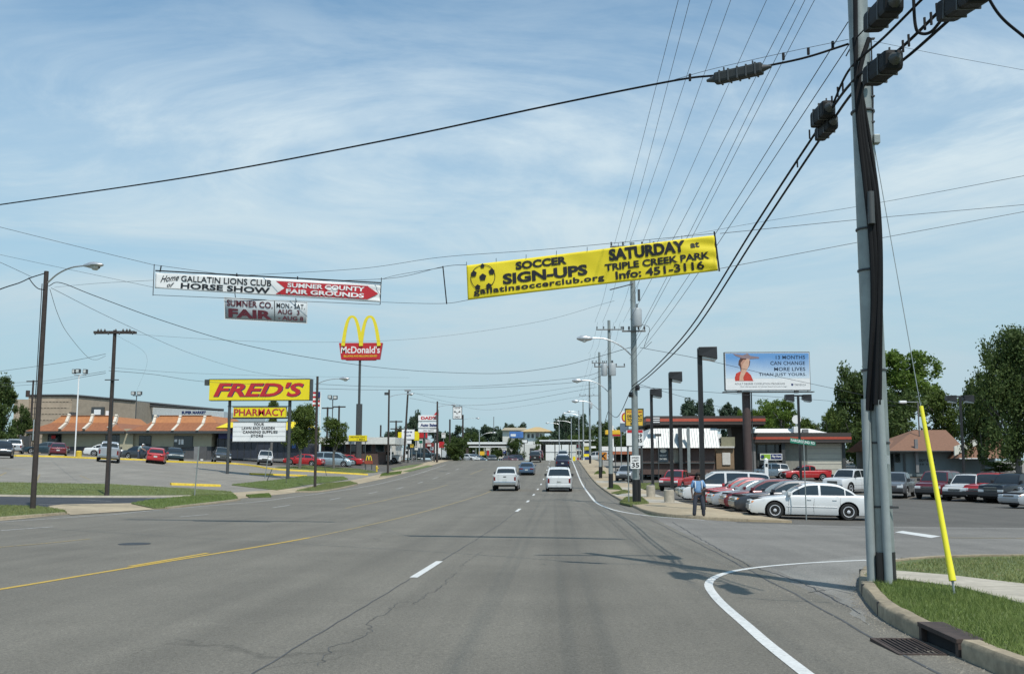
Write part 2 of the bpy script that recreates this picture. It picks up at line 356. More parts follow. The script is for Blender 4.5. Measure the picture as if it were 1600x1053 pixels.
def strip_polys(pts, w, side=0):
    """a ribbon round a plan polyline; side -1/0/1 = left / centred / right of it"""
    pts = [Vector((p[0], p[1])) for p in pts]; n = len(pts); a = []; b = []
    for i, p in enumerate(pts):
        d = (pts[min(i+1, n-1)]-pts[max(i-1, 0)]).normalized(); q = Vector((d.y, -d.x))
        lo = {0: -w/2, 1: 0, -1: -w}[side]; a.append(p+q*lo); b.append(p+q*(lo+w))
    return [[a[i], b[i], b[i+1], a[i+1]] for i in range(n-1)]
def spline(pts, seg=6):
    pts = [Vector(p) for p in pts]; out = []
    P = [2*pts[0]-pts[1]]+pts+[2*pts[-1]-pts[-2]]
    for i in range(1, len(P)-2):
        a, b, c, d = P[i-1:i+3]
        for k in range(seg):
            t = k/seg; out.append(.5*((2*b)+(c-a)*t+(2*a-5*b+4*c-d)*t*t+(3*b-a-3*c+d)*t**3))
    out.append(pts[-1]); return out
def kerb(name, pts, m, h=.14, w=.16, side=1, parent=None, lift=0, seg=4):
    """a kerb swept along plan points; its back runs on the given side"""
    pts = [Vector((p[0], p[1], 0)) for p in pts]; fine = spline(pts, seg) if len(pts) > 2 else [pts[0].lerp(pts[1], t/10) for t in range(11)]
    q = [fine[0]]
    for p in fine[1:]:
        n = max(1, int((p-q[-1]).length/(2.5 if name != 'corner_kerb' else .22))); s = q[-1].copy()
        for k in range(1, n+1): q.append(s.lerp(p, k/n))
    mb = MB(); n = len(q); sec = [(0, -.05), (.012, h-.03), (.035, h), (w, h), (w, -.05)]; vs = []
    for i, p in enumerate(q):
        d = (q[min(i+1, n-1)]-q[max(i-1, 0)]).normalized(); r = Vector((d.y, -d.x, 0))*side
        for o, z in sec:
            c = p+r*o; vs.append((c.x, c.y, g(c.x, c.y)+z+lift))
    if name == 'corner_kerb': vs = [(x+random.gauss(0, .0035), y, z+random.gauss(0, .0035)) for x, y, z in vs]
    k = len(sec); fs = []
    for i in range(n-1):
        for j in range(k-1):
            f = (i*k+j, i*k+j+1, (i+1)*k+j+1, (i+1)*k+j); fs.append(f if side < 0 else f[::-1])
    fs += [tuple(range(k)), tuple(range((n-1)*k, n*k))[::-1]]
    mb.add(vs, fs); return mb.build(name, m, parent, auto=50)

FONT_CACHE = {}
def glyphs(text, bold=0.0, shear=0.0, spacing=1.0, extrude=0.0):
    key = (text, bold, shear, spacing, extrude)
    if key in FONT_CACHE: return FONT_CACHE[key]
    cu = bpy.data.curves.new('t', 'FONT'); cu.body = text; cu.offset = bold; cu.shear = shear; cu.space_character = spacing; cu.extrude = extrude; cu.resolution_u = 3
    o = bpy.data.objects.new('t', cu); C.objects.link(o); dg = bpy.context.evaluated_depsgraph_get()
    me = bpy.data.meshes.new_from_object(o.evaluated_get(dg)); bpy.data.objects.remove(o); bpy.data.curves.remove(cu)
    v = [tuple(p.co) for p in me.vertices]; f = [tuple(p.vertices) for p in me.polygons]; bpy.data.meshes.remove(me)
    FONT_CACHE[key] = (v, f); return v, f
def lettering(text, x0, x1, z0, z1, m, parent, y=-.012, bold=.02, shear=0., spacing=1., fn=None, rot=0., name='lettering'):
    """flat letters filling the box x0..x1, z0..z1 of a sign that faces -Y; fn maps (x, z) on to a curved cloth"""
    v, f = glyphs(text, bold, shear, spacing)
    a = min(p[0] for p in v); b = max(p[0] for p in v); c = min(p[1] for p in v); d = max(p[1] for p in v)
    vs = []
    for p in v:
        u, w = (p[0]-a)/(b-a), (p[1]-c)/(d-c); x, z = x0+(x1-x0)*u, z0+(z1-z0)*w
        if rot:
            cx, cz = (x0+x1)/2, (z0+z1)/2; x, z = cx+(x-cx)*math.cos(rot)-(z-cz)*math.sin(rot), cz+(x-cx)*math.sin(rot)+(z-cz)*math.cos(rot)
        vs.append(fn(x, z) if fn else (x, y, z))
    mb = MB(); mb.add(vs, f); return mb.build(name, m, parent)
def flatshape(name, polys, m, parent, y=-.012, fn=None):
    mb = MB()
    for poly in polys: mb.add([fn(x, z) if fn else (x, y, z) for x, z in poly], [tuple(range(len(poly)))])
    return mb.build(name, m, parent)
def circle(cx, cz, r, n=20, rz=None): return [(cx+r*math.cos(2*math.pi*i/n), cz+(rz or r)*math.sin(2*math.pi*i/n)) for i in range(n)]

# ---------------------------------------------------------------- ground, road, pavements
xs = [-3000, -900]+[i*S for i in range(IX0, IX1+1)]+[900, 3000]; ys = [-600]+[j*S for j in range(IY0, IY1+1)]+[700, 4000]
vs = [(x, y, g(x, y)-.02) for y in ys for x in xs]; nx = len(xs)
def cellfaces():
    out = []
    for j in range(len(ys)-1):
        for i in range(nx-1):
            a, b, c, d = j*nx+i, j*nx+i+1, (j+1)*nx+i+1, (j+1)*nx+i; out += [(a, b, c), (a, c, d)]
    return out
structure(MB().add(vs, cellfaces()).build('ground', M_land, auto=60))
rl = [(-18.6, y) for y in range(185, -31, -5)]
structure(drape('main_road', [[(-18.7, -30), (3.5, -30), (3.5, 200), (-18.7, 200)]], A_road, .004))
structure(drape('side_street', [[(3.5, 9), (120, 9), (120, 35), (8, 35), (3.5, 38)]], A_side, .004))
structure(drape('right_parking_lot', [[(6.2, 35), (120, 35), (120, 118), (6.2, 118)]], A_lot, .006))
structure(drape('left_parking_lot', [[(-120, 38), (-18.7, 38), (-18.7, 118), (-120, 118)]], A_left, .004))
structure(drape('restaurant_parking_lot', [[(-120, 118), (-20, 118), (-20, 176), (-120, 176)], ], A_lot, .004))
structure(drape('forecourt', [[(6.2, 118), (70, 118), (70, 175), (6.2, 175)]], A_left, .006))
structure(drape('cross_street', [[(-120, 198), (120, 198), (120, 212), (-120, 212)]], A_side, .008))
def pxpoly(pts): return [hit(*p) for p in pts]

# painted lines: pixel rows of the photograph turned into places on the road
def line(name, pts, w, m, lift=.009): return structure(drape(name, strip_polys([(p.x, p.y) for p in pts], w), m, lift))
edge = [(1.95, -4), (1.95, 7.7), (2.0, 11), (2.08, 13.6), (2.3, 15.6), (2.9, 17.2), (3.9, 18.4), (5.4, 19.4), (7.6, 20.2), (11, 20.8), (30, 21.2), (80, 21.5)]
line('edge_line', spline([(x, y, 0) for x, y in edge], 5), .125, M_wline)
edge2 = [(5.2, 36.2), (3.6, 38.4), (2.7, 41.5), (2.25, 46), (2.05, 54), (2.15, 70), (2.25, 91), (2.4, 127), (2.5, 170), (2.5, 185)]
line('edge_line', spline([(x, y, 0) for x, y in edge2], 5), .13, M_wline)
LD = [(14, -2.3), (17.6, -2.25), (30, -1.9), (42, -1.62), (79, -1.52), (103, -1.4), (152, -1.2), (185, -1.1)]
for k in range(12):
    y0 = 16.0 if k == 0 else 16.3+24.4+12.2*(k-1)
    y1 = y0+3.0
    line('lane_dash', [Vector((lerp_t(LD, y0), y0, 0)), Vector((lerp_t(LD, y1), y1, 0))], .13, M_wline)
YL = [Vector((p[0], p[1], 0)) for p in [(-9.6, -2)]]+[hit(0, 921), hit(150, 896), hit(300, 871), hit(440, 848), hit(560, 824), hit(660, 800), hit(720, 783), hit(765, 768)]
YL += [Vector((-4.95, y, 0)) for y in (95, 120, 150, 180)]
YS = spline([(p.x, p.y, 0) for p in YL], 3)
line('centre_line', [p for p in YS if p.y < 26], .12, M_yline); line('centre_line', [p for p in YS if p.y > 24.2], .11, M_yworn, .008)
line('centre_dash', [hit(203, 885), hit(250, 877), hit(325, 864)], .12, M_yline)
line('turn_lane_line', [hit(-60, 862), hit(0, 855), hit(70, 849), hit(140, 842)], .12, M_yworn)
line('turn_lane_line', [hit(540, 794), hit(620, 777), hit(700, 757)], .13, M_yworn)
line('turn_lane_line', [hit(735, 741), hit(755, 733)], .13, M_yworn)
for a, b in (((0, 829), (83, 823)), ((280, 807.5), (325, 803.5)), ((427, 793), (453, 789)), ((515, 781), (532, 777.5)), ((576, 771), (590, 768)), ((619, 764), (630, 761)), ((653, 755), (661, 752.5)), ((676, 748), (684, 745.5)), ((697, 740.5), (703, 738.5)), ((712, 734), (717, 732))):
    line('far_lane_dash', [hit(*a), hit(*b)], .12, M_wworn)
line('left_edge_line', [hit(-80, 821), hit(0, 815.5), hit(175, 804), hit(250, 796.5), hit(400, 784), hit(460, 776), hit(628, 747), hit(661, 737.5), hit(697, 725.5)], .11, M_wworn)
structure(drape('stop_bar', [[hit(1398, 831.5), hit(1410, 829.5), hit(1470, 838), hit(1455, 840.5)]], M_wline, .010))
line('side_street_centre_line', [hit(1468, 840), Vector((30, 27.6, 0)), Vector((70, 28.0, 0))], .12, M_yworn)
line('side_street_edge_line', [Vector((8, 34.2, 0)), Vector((30, 33.8, 0)), Vector((70, 34, 0))], .10, M_wworn)
# seams and cracks filled with tar
def wander(pts, amp, step=.35):
    out = []
    for a, b in zip(pts, pts[1:]):
        a = Vector(a); b = Vector(b); n = max(2, int((b-a).length/step))
        for k in range(n):
            p = a.lerp(b, k/n); out.append(Vector((p.x+random.uniform(-amp, amp), p.y+random.uniform(-amp, amp)*.4, 0)))
    return out+[Vector(pts[-1])]
def crack(pts, w, amp, m=M_tar, step=.35): structure(drape('road_crack', strip_polys([(p.x, p.y) for p in wander([(p[0], p[1], 0) for p in pts], amp, step)], w), m, .008))
M_seam = mat('seam', (.075, .077, .077), .8, var=.25)
crack([(-2.45, 5), (-2.4, 10), (-2.3, 15.8)], .018, .012, M_seam); crack([(-2.2, 19.2), (-1.8, 32), (-1.62, 42)], .022, .015, M_seam, .8)
crack([(2.95, 3), (3.0, 8), (3.2, 14), (3.35, 24), (3.3, 34), (3.0, 45), (3.0, 70), (3.0, 120)], .03, .02, M_seam, .8)
for pts in ([(500, 1040), (520, 1010), (555, 1003), (580, 985), (573, 972), (602, 960), (620, 942), (650, 940)], [(645, 945), (665, 930), (690, 918), (700, 905), (712, 895)], [(720, 885), (737, 872), (752, 862)]):
    h = [hit(*p) for p in pts]; crack([(p.x, p.y) for p in h], .008, .035, M_seam, .09)
for pts in ([(1170, 884), (1215, 897), (1262, 915), (1292, 930), (1345, 960)], [(1050, 815), (1100, 845), (1170, 884)], [(1265, 926), (1300, 921), (1330, 928)]):
    h = [hit(*p) for p in pts]; crack([(p.x, p.y) for p in h], .022, .03, M_tar, .25)
AP = [hit(*q) for q in ((1215, 893), (1285, 876), (1345, 868), (1400, 872), (1372, 888), (1345, 905), (1328, 925), (1338, 950), (1365, 985), (1330, 955), (1290, 925), (1250, 908))]
structure(drape('worn_apron', [wander([(q.x, q.y, 0) for q in AP], .07, .22)], A_apron, .007))
# manhole in the far lane
p = hit(210, 850); mh = MB(); mh.lathe([(.36, -.02), (.36, .012), (.33, .016), (0.001, .016)], (p.x, p.y, g(p.x, p.y)), 24); tag(mh.build('manhole_cover', M_tar), 'round iron manhole cover in the far lanes of the main road', 'manhole cover')

# right pavement with its slabs
rp = [(3.62, 190), (3.62, 46), (3.65, 42), (4.0, 39.3), (5.0, 37.2), (6.6, 35.9), (8.2, 35.9), (7.3, 42), (6.6, 52), (6.4, 190)]
structure(drape('right_pavement', [rp], M_tan, .09, .12))
for k, y in enumerate((52, 62, 76, 92)): structure(drape('concrete_driveway', [[(3.64, y), (6.5, y), (6.5, y+5.5), (3.64, y+5.5)]], M_conc, .097))
structure(kerb('right_kerb', [(3.5, 190), (3.5, 120), (3.5, 70), (3.5, 46), (3.55, 42), (3.95, 38.9), (5.0, 36.9), (6.6, 35.7)], M_kerb, .11, .13, -1))
# near corner: kerb, turf, pavement slabs, storm drain
corner = [(3.45, -6), (3.45, 4), (3.45, 7.6), (3.45, 9.6), (3.62, 11.8), (3.95, 13.4), (4.35, 15.0), (5.1, 17.0), (6.5, 18.6), (9, 19.3), (14, 19.6), (40, 19.9)]
cs = spline([(x, y, 0) for x, y in corner], 4)
structure(kerb('corner_kerb', [(x, y) for x, y in corner if y <= 8.9]+[(3.45, 9.0)], M_kerb, .16, .17, 1))
structure(kerb('corner_kerb', [(3.47, 10.05), (3.52, 10.9)]+[(x, y) for x, y in corner if y > 11], M_kerb, .16, .17, 1))
inner = [(3.6, -6)]+[(p.x+.14, p.y-.08) for p in cs if p.y > -5]+[(40, 6), (40, -6)]
structure(drape('corner_turf', [inner], M_soil, .13, .12))
slabs = empty('near_pavement'); slabs['kind'] = 'structure'
yy = -3.0
while yy < 13.3:
    drape('slab', [[(5.22, yy), (6.4, yy), (6.4, yy+1.48), (5.22, yy+1.48)]], M_conc, .158, .06, slabs); yy += 1.5
drape('slab', [[(5.22, 13.52), (6.38, 13.52), (5.7, 15.2), (4.9, 16.2), (4.5, 15.3)]], M_conc, .157, .06, slabs)
dr = empty('storm_drain', G(3.45, 9.52), 0, 'storm drain with rusty kerb inlet and steel grate in the near gutter', 'storm drain')
M_rust = mat('rusty_iron', (.060, .042, .034), .85, var=.3, scale=8, bump=.4)
mb = MB(); mb.box(-.012, .235, -.47, .48, .128, .172); mb.box(0, .22, -.47, -.40, -.1, .128); mb.box(0, .22, .41, .48, -.1, .128); mb.box(.20, .235, -.40, .41, -.1, .128); mb.build('inlet_box', M_rust, dr, bevel=.008)
box('inlet_shade_block', M_dark, dr, .05, .205, -.398, .408, -.04, .125)  # near-black block gives the opening its shade by colour
gr = empty('grate', (0, 0, 0)); gr.parent = dr
mb = MB(); mb.box(-.47, -.43, -.32, .42, -.01, .022); mb.box(-.07, -.03, -.32, .42, -.01, .022); mb.box(-.47, -.03, -.36, -.32, -.01, .022); mb.box(-.47, -.03, .42, .46, -.01, .022); mb.build('grate_frame', M_rust, gr)
box('grate_shade_slab', M_dark, gr, -.43, -.07, -.32, .42, -.004, .0075)  # shallow dark slab, shade between the bars put in as colour
for k in range(8):
    x = -.42+k*.046; mb = MB(); mb.hexa([(x, -.32, .0076), (x+.018, -.32, .0076), (x+.018, .42, .0076), (x, .42, .0076)], [(x+.002, -.32, .021), (x+.016, -.32, .021), (x+.016, .42, .021), (x+.002, .42, .021)]); mb.build('grate_bar', M_rust, gr)

# left side: drive, apron, kerbs, turf patches
def patch(name, pts, m, lift, skirt=0): return structure(drape(name, [[hit(*p) for p in pts]], m, lift, skirt))
structure(drape('left_pavement', [[(-21, 20), (-17.9, 20), (-17.7, 60), (-17.9, 178), (-20.2, 178), (-20.0, 75), (-21, 60)]], M_tan, .012))
patch('drive', [(-60, 776), (0, 776), (170, 778), (300, 778), (330, 779), (205, 788), (90, 790), (55, 797), (-60, 800)], A_drive, .016)
patch('drive_apron', [(75, 791), (100, 788), (205, 786.5), (262, 795), (110, 805), (102, 800)], M_tan, .022)
turfL = [[(-60, 795), (0, 792), (60, 793), (100, 799), (104, 803), (0, 810), (-60, 814)],
         [(205, 788), (240, 782), (300, 776), (368, 774.5), (372, 781), (262, 794.5), (240, 795.5)],
         [(-60, 754), (0, 755), (170, 757.5), (290, 764), (360, 769), (366, 773), (300, 774), (170, 775), (0, 773.5), (-60, 772)],
         [(362, 758), (428, 751), (473, 744.5), (537, 745.5), (544, 749), (478, 758), (433, 766)],
         [(463, 767.5), (510, 755.5), (547, 752.5), (559, 756), (505, 766.5)],
         [(384, 775), (420, 772.5), (424, 777), (390, 778)],
         [(430, 731), (480, 734), (560, 740), (590, 738), (560, 733), (480, 728)],
         [(594, 744), (597, 740), (628, 736.5), (626, 741)],
         [(610, 732), (640, 727), (662, 724.5), (645, 730), (615, 735)], [(628, 737), (668, 727), (676, 728), (640, 737)]]
for i, t in enumerate(turfL): patch('roadside_turf', t, M_soil, .07 if i < 7 else .05, .08)
turfR = [[(968, 788), (978, 779.5), (1003, 779.5), (1014, 789.5), (985, 792)], [(948, 766), (956, 758.5), (966, 760), (972, 767)], [(955, 773), (975, 768), (985, 771), (965, 775)], [(928, 742), (933, 737.5), (944, 737), (947, 741)], [(992, 757), (1030, 756), (1034, 765), (996, 765)]]
for t in turfR: patch('roadside_turf', t, M_soil, .125, .08)
def kerb_px(name, pts, m, h, w, side, lift=0): return structure(kerb(name, [(hit(*p).x, hit(*p).y) for p in pts], m, h, w, side, None, lift))
kerb_px('yellow_kerb', [(18, 713), (90, 714.5), (150, 717), (260, 722), (360, 725), (395, 728.5), (425, 733.5), (480, 737), (575, 742.5)], M_kyel, .16, .22, -1)
kerb_px('kerb_stop', [(268, 758), (345, 760.5)], M_kyel, .16, .3, -1); kerb_px('kerb_stop', [(393, 741.5), (480, 744.5)], M_kyel, .15, .3, -1)
kerb_px('left_kerb', [(-60, 816), (0, 812), (103, 804)], M_kerb, .09, .12, -1); kerb_px('left_kerb', [(262, 795.5), (370, 782.5), (372, 781)], M_kerb, .09, .12, -1)
kerb_px('left_kerb', [(463, 769), (505, 768), (559, 757.5)], M_kerb, .09, .12, -1); kerb_px('left_kerb', [(594, 746), (628, 741)], M_kerb, .08, .12, -1)
kerb_px('drive_kerb', [(-60, 774), (0, 775.5), (170, 777), (300, 776)], M_conc, .09, .12, -1)
for a, b in (((0, 743), (10, 738)), ((57, 752), (62, 741)), ((125, 743), (142, 750)), ((-30, 731), (40, 733))): line('parking_line', [hit(*a), hit(*b)], .1, M_yworn)
for a, b in (((230, 779), (265, 778)), ((130, 781), (175, 784)), ((60, 788), (90, 789))): line('drive_line', [hit(*a), hit(*b)], .1, M_wworn, .022)

# grass blades: stuff
def blades(name, region, n, hmin, hmax, w, m, lift, label):
    (x0, x1, y0, y1), inside = region; v = np.zeros((n*3, 3)); k = 0
    while k < n:
        x, y = random.uniform(x0, x1), random.uniform(y0, y1)
        if not inside(x, y): continue
        z = g(x, y)+lift; a = random.uniform(0, 6.283); h = random.uniform(hmin, hmax)*(1.25 if math.sin(x*3.1)+math.sin(y*2.3+x) > .9 else 1); c, s = math.cos(a)*w/2, math.sin(a)*w/2
        lx, ly = random.gauss(0, .5)*h, random.gauss(0, .5)*h
        v[3*k] = (x-c, y-s, z-.01); v[3*k+1] = (x+c, y+s, z-.01); v[3*k+2] = (x+lx, y+ly, z+h); k += 1
    me = bpy.data.meshes.new(name); me.from_pydata(v.tolist(), [], [(3*i, 3*i+1, 3*i+2) for i in range(n)]); me.materials.append(m)
    return tag(link(name, me), label, 'grass', kind='stuff')
def inpoly(poly):
    P = [(p[0], p[1]) for p in poly]
    def f(x, y):
        c = False
        for i in range(len(P)):
            (a, b), (d, e) = P[i], P[i-1]
            if (b > y) != (e > y) and x < (d-a)*(y-b)/(e-b)+a: c = not c
        return c
    return (min(p[0] for p in P), max(p[0] for p in P), min(p[1] for p in P), max(p[1] for p in P)), f
reg, ins = inpoly([(3.62, 3), (3.62, 9.5), (3.8, 11.9), (4.12, 13.3), (4.5, 15.2), (5.24, 13.5), (5.24, 3)])
blades('grass', (reg, ins), 34000, .03, .085, .010, M_turf, .13, 'lush green grass strip between the near kerb and the pavement')
r2, i2 = inpoly([(6.38, 8), (6.38, 13.0), (5.7, 15.5), (5.2, 16.6), (6.6, 18.3), (9, 19), (13, 19.3), (13, 10)])
blades('grass', (r2, i2), 36000, .025, .065, .014, M_turf2, .13, 'thinner sunlit grass behind the near pavement slab path')
for i, t in enumerate(turfL+turfR):
    pts = [hit(*p) for p in t]; r, f = inpoly(pts); ar = (r[1]-r[0])*(r[3]-r[2])
    if max(p.y for p in pts) < 130: blades('grass', (r, f), int(min(20000, 2500+ar*90)), .025, .075, .026, M_turf if i % 2 else M_turf2, .07 if i < len(turfL) else .125, 'mown roadside grass patch beside the kerb')

# grit and small stones in the gutter: stuff
def grit(name, spots, n, m, label, r0=.004, r1=.016):
    v = []; f = []
    for i in range(n):
        x, y = spots(); z = g(x, y)+.004; r = random.uniform(r0, r1); a = random.uniform(0, 6.28); k = len(v)
        v += [(x+r*math.cos(a+t), y+r*math.sin(a+t), z) for t in (0, 2.1, 4.2)]+[(x, y, z+r*.8)]; f += [(k, k+1, k+3), (k+1, k+2, k+3), (k+2, k, k+3)]
    me = bpy.data.meshes.new(name); me.from_pydata(v, [], f); me.materials.append(m); return tag(link(name, me), label, 'gravel', kind='stuff')
gut = [p for p in cs if 4 < p.y < 19.2]
def gspot():
    i = random.randrange(len(gut)-1); p = gut[i].lerp(gut[i+1], random.random()); return p.x-abs(random.gauss(0, .16))-.01, p.y+random.gauss(0, .03)
grit('gravel', gspot, 1500, mat('grit', (.24, .22, .18), .9, var=.3, scale=30), 'pale grit and small stones washed along the near gutter')
grit('gravel', lambda: (random.gauss(3.3, .5), random.gauss(15.2, 1.6)), 500, mat('grit', (.24, .22, .18)), 'scattered grit on the worn patch at the corner')

# joints across the near kerb
for i in range(6, len(cs)-1, 5):
    p = cs[i]; d = (cs[i+1]-cs[i-1]).normalized(); q = Vector((d.y, -d.x, 0))
    if 8.7 < p.y < 10.3: continue
    a = [p-d*.006+q*-.003, p+d*.006+q*-.003, p+d*.006+q*.172, p-d*.006+q*.172]; z = g(p.x, p.y)
    structure(MB().hexa([(v.x, v.y, z-.04) for v in a], [(v.x, v.y, z+.1615) for v in a]).build('kerb_joint', M_tar))
# broad-leaved weeds and dry clippings in the near turf
def weeds(reg_, ins_, n, m, label, s0, s1, nm='weeds'):
    v = []; f = []
    while n:
        x, y = random.uniform(reg_[0], reg_[1]), random.uniform(reg_[2], reg_[3])
        if not ins_(x, y): continue
        n -= 1; z = g(x, y)+.14
        for k in range(5):
            a = k*1.26+random.random(); l = random.uniform(s0, s1); c, q = math.cos(a), math.sin(a); i = len(v)
            v += [(x, y, z), (x+c*l*.5-q*l*.22, y+q*l*.5+c*l*.22, z+l*.5), (x+c*l, y+q*l, z+l*.35), (x+c*l*.5+q*l*.22, y+q*l*.5-c*l*.22, z+l*.5)]; f.append((i, i+1, i+2, i+3))
    me = bpy.data.meshes.new(nm); me.from_pydata(v, [], f); me.materials.append(m); return tag(link(nm, me), label, 'weeds', kind='stuff')
weeds(reg, ins, 260, leafy('weed_leaf', (.10, .16, .03), (.20, .27, .06), .3), 'broad leaved weeds dotted through the near grass strip', .02, .05)
weeds(r2, i2, 240, leafy('dry_stalk', (.22, .20, .10), (.34, .30, .17), .2), 'dry clippings and pale weeds on the grass behind the path', .02, .05)

# ---------------------------------------------------------------- near utility pole on the corner
PB = G(4.49, 14.3, .13); PZ = PB.y
pole = empty('utility_pole', PB, 0, 'huge grey utility pole at the near corner with black cables and conduits strapped to it', 'utility pole')
def on(px, py, Y, base): return U(px, py, Y)-base
mb = MB(); mb.lathe([(.165, -.3), (.16, 1), (.148, 6), (.135, 10), (.12, 12.6)], (0, 0, 0), 20); mb.build('shaft', M_galv, pole, smooth=True)
mb = MB(); mb.lathe([(.171, .0), (.169, .42)], (0, 0, 0), 20); mb.build('black_base_band', M_black, pole, smooth=True)
for z in (1.02, 1.9, 2.92, 4.35, 4.95, 6.7): mb = MB(); mb.lathe([(.168, z), (.172, z+.012), (.168, z+.03)], (0, 0, 0), 20); mb.build('strap', M_wire, pole)
box('strap_tail', M_wire, pole, .05, .19, -.19, -.165, 1.015, 1.045)
mb = MB(); mb.tube([(-.19, -.10, -.1), (-.185, -.10, 1), (-.17, -.10, 2.52)], .062, 12); mb.build('conduit', M_pvc, pole, smooth=True)
mb = MB(); mb.tube([(.0, -.22, -.1), (.0, -.215, 1), (-.01, -.205, 2.5)], .058, 12); mb.build('conduit', M_pvc, pole, smooth=True)
mb = MB(); mb.tube([(-.10, -.19, .02), (-.10, -.19, .42)], .045, 8); mb.build('conduit_stub', M_black, pole, smooth=True)
# black cables: from the conduits up the face of the pole, swinging out to the right and back
def cabl(pts, r, off=0): 
    mb = MB(); mb.tube(spline([on(x, y, PZ-.24+d, PB) for x, y, d in pts], 6), r, 8); return mb.build('riser_cable', M_cable, pole, smooth=True)
cabl([(1355, 641, .1), (1360, 560, .05), (1364, 470, .02), (1361, 380, 0), (1352, 290, 0), (1342, 200, 0), (1338, 130, 0), (1337, 60, 0), (1336, -60, 0)], .034)
cabl([(1361, 641, .1), (1366, 560, .05), (1369, 470, .02), (1367, 380, 0), (1358, 290, 0), (1346, 200, 0), (1342, 130, 0), (1347, 95, 0), (1358, 60, 0)], .034)
cabl([(1368, 632, 0), (1371, 540, 0), (1374, 450, 0), (1373, 370, 0), (1366, 300, 0), (1353, 225, 0), (1345, 150, 0), (1352, 128, 0), (1362, 122, 0)], .036)
cabl([(1375, 632, 0), (1376, 540, .02), (1377, 450, 0), (1376, 370, 0), (1371, 300, 0), (1360, 225, .03), (1349, 160, .03), (1339, 110, .03), (1334, 60, .1)], .026)
mb = MB(); mb.tube([on(1360, 300, PZ-.27, PB), on(1362, 350, PZ-.29, PB)], .05, 10); mb.build('cable_sleeve', M_steelblk, pole, smooth=True)
mb = MB(); a = on(1366, 218, PZ-.1, PB); mb.box(a.x-.02, a.x+.07, a.y-.06, a.y+.06, a.z-.07, a.z+.06); mb.build('bracket', M_galv, pole, bevel=.01)
mb = MB(); mb.tube([on(1363, 225, PZ-.1, PB), on(1364, 160, PZ-.1, PB), on(1361, 60, PZ-.1, PB)], .012, 6)
for y in (60, 95, 128, 150, 190): a = on(1364, y, PZ-.12, PB); mb.box(a.x-.02, a.x+.03, a.y, a.y+.05, a.z-.01, a.z+.01)
mb.build('ground_wire', M_wire, pole)
mb = MB()
for z in (11.8,): mb.box(-1.3, 1.3, -.2, -.1, z, z+.12)
mb.build('crossarm', M_wood2, pole)

for z in (.62, 1.45, 2.4, 3.3, 4.6, 5.4, 6.1):
    mb = MB(); mb.lathe([(.016, -.175), (.016, -.160)], (.03 if z < 2.6 else .06, 0, z), 6, 'y'); mb.build('bolt', M_steelblk, pole)
mb = MB(); mb.box(.045, .105, -.172, -.160, 1.62, 1.74); mb.build('tag_plate', M_alu, pole)

# guy wire with its yellow guard
GA = G(5.02, 12.55, .13); ga = hit(1493, 932, .13)
GB = U(1366, 228, PZ)
gw = empty('guy_wire', ga, 0, 'steel guy wire running up to the near pole through a leaning yellow plastic guard', 'guy wire')
dv = (GB-ga); ln = dv.length; dv.normalize()
mb = MB(); mb.tube([Vector((0, 0, -.1)), dv*ln], .0055, 6); mb.build('wire', M_galv, gw)
g0_, g1_ = dv*.19, dv*2.42
mb = MB(); mb.tube([g0_, g0_+dv*.35, g1_], [.044, .036, .026], 12); mb.build('guard', mat('guard_yellow', (.80, .72, .02), .4, var=.06, coat=.2), gw, smooth=True)
mb = MB(); mb.tube([Vector((0, 0, -.1)), dv*.19], .014, 8); mb.build('anchor_rod', M_galv, gw)

# ---------------------------------------------------------------- wires: given as photograph pixel + distance, spun as real sagging cables
def wire(pts, r, label, name='overhead_wire', group=None, m=None, k=5):
    P = [U(*p) if isinstance(p, tuple) else p for p in pts]
    base = P[0].copy(); mb = MB(); mb.tube([q-base for q in (spline(P, 10) if len(P) > 2 else P)], r, k, False)
    o = mb.build(name, m or M_wire, None, smooth=True); o.location = base
    return tag(o, label, 'wire', group)
PA = G(3.95, 51, .1)                      # big pole beyond the side street
PBk = G(4.1, 77.5, .1); PC = G(4.45, 104, .1); PD = G(4.9, 150, .1); PE = G(4.6, 176, .1)
RUN = 'power lines running along the right side of the road'
tops = [(1060, 0), (1078, 0), (1113, 0), (1142, 0), (1198, 0), (1243, 0), (1258, 0), (1273, 0)]
ends = [(960, 382), (976, 382), (983, 382), (1003, 382), (984, 470), (984, 500), (984, 545), (986, 548)]
for i, ((a, b), (c, d)) in enumerate(zip(tops, ends)):
    e = U(c, d, PA.y); s = U(a, b, 24.5+i*.3); far = s+(s-e)*1.1; mid = (s+e)/2-Vector((0, 0, .12))
    wire([far, s, mid, e], .0075 if i < 5 else .009, ('leftmost', 'second from left', 'third from left', 'fourth from left', 'fifth from left', 'third from right', 'second from right', 'rightmost')[i]+' of the eight overhead power lines where they meet the top edge', 'power_line', RUN+(' upper' if i < 5 else ' lower'))
for i, (x, y) in enumerate(((1325, 35), (1330, 65))):
    s = U(x, y, PZ+.1); e = U(984+i*2, 560+i*8, PA.y); wire([s, (s+e)/2-Vector((0, 0, .25)), e], .008, ('upper', 'lower')[i]+' slim service line from the near pole down to the tall pole', 'power_line', 'slim service lines off the near pole')
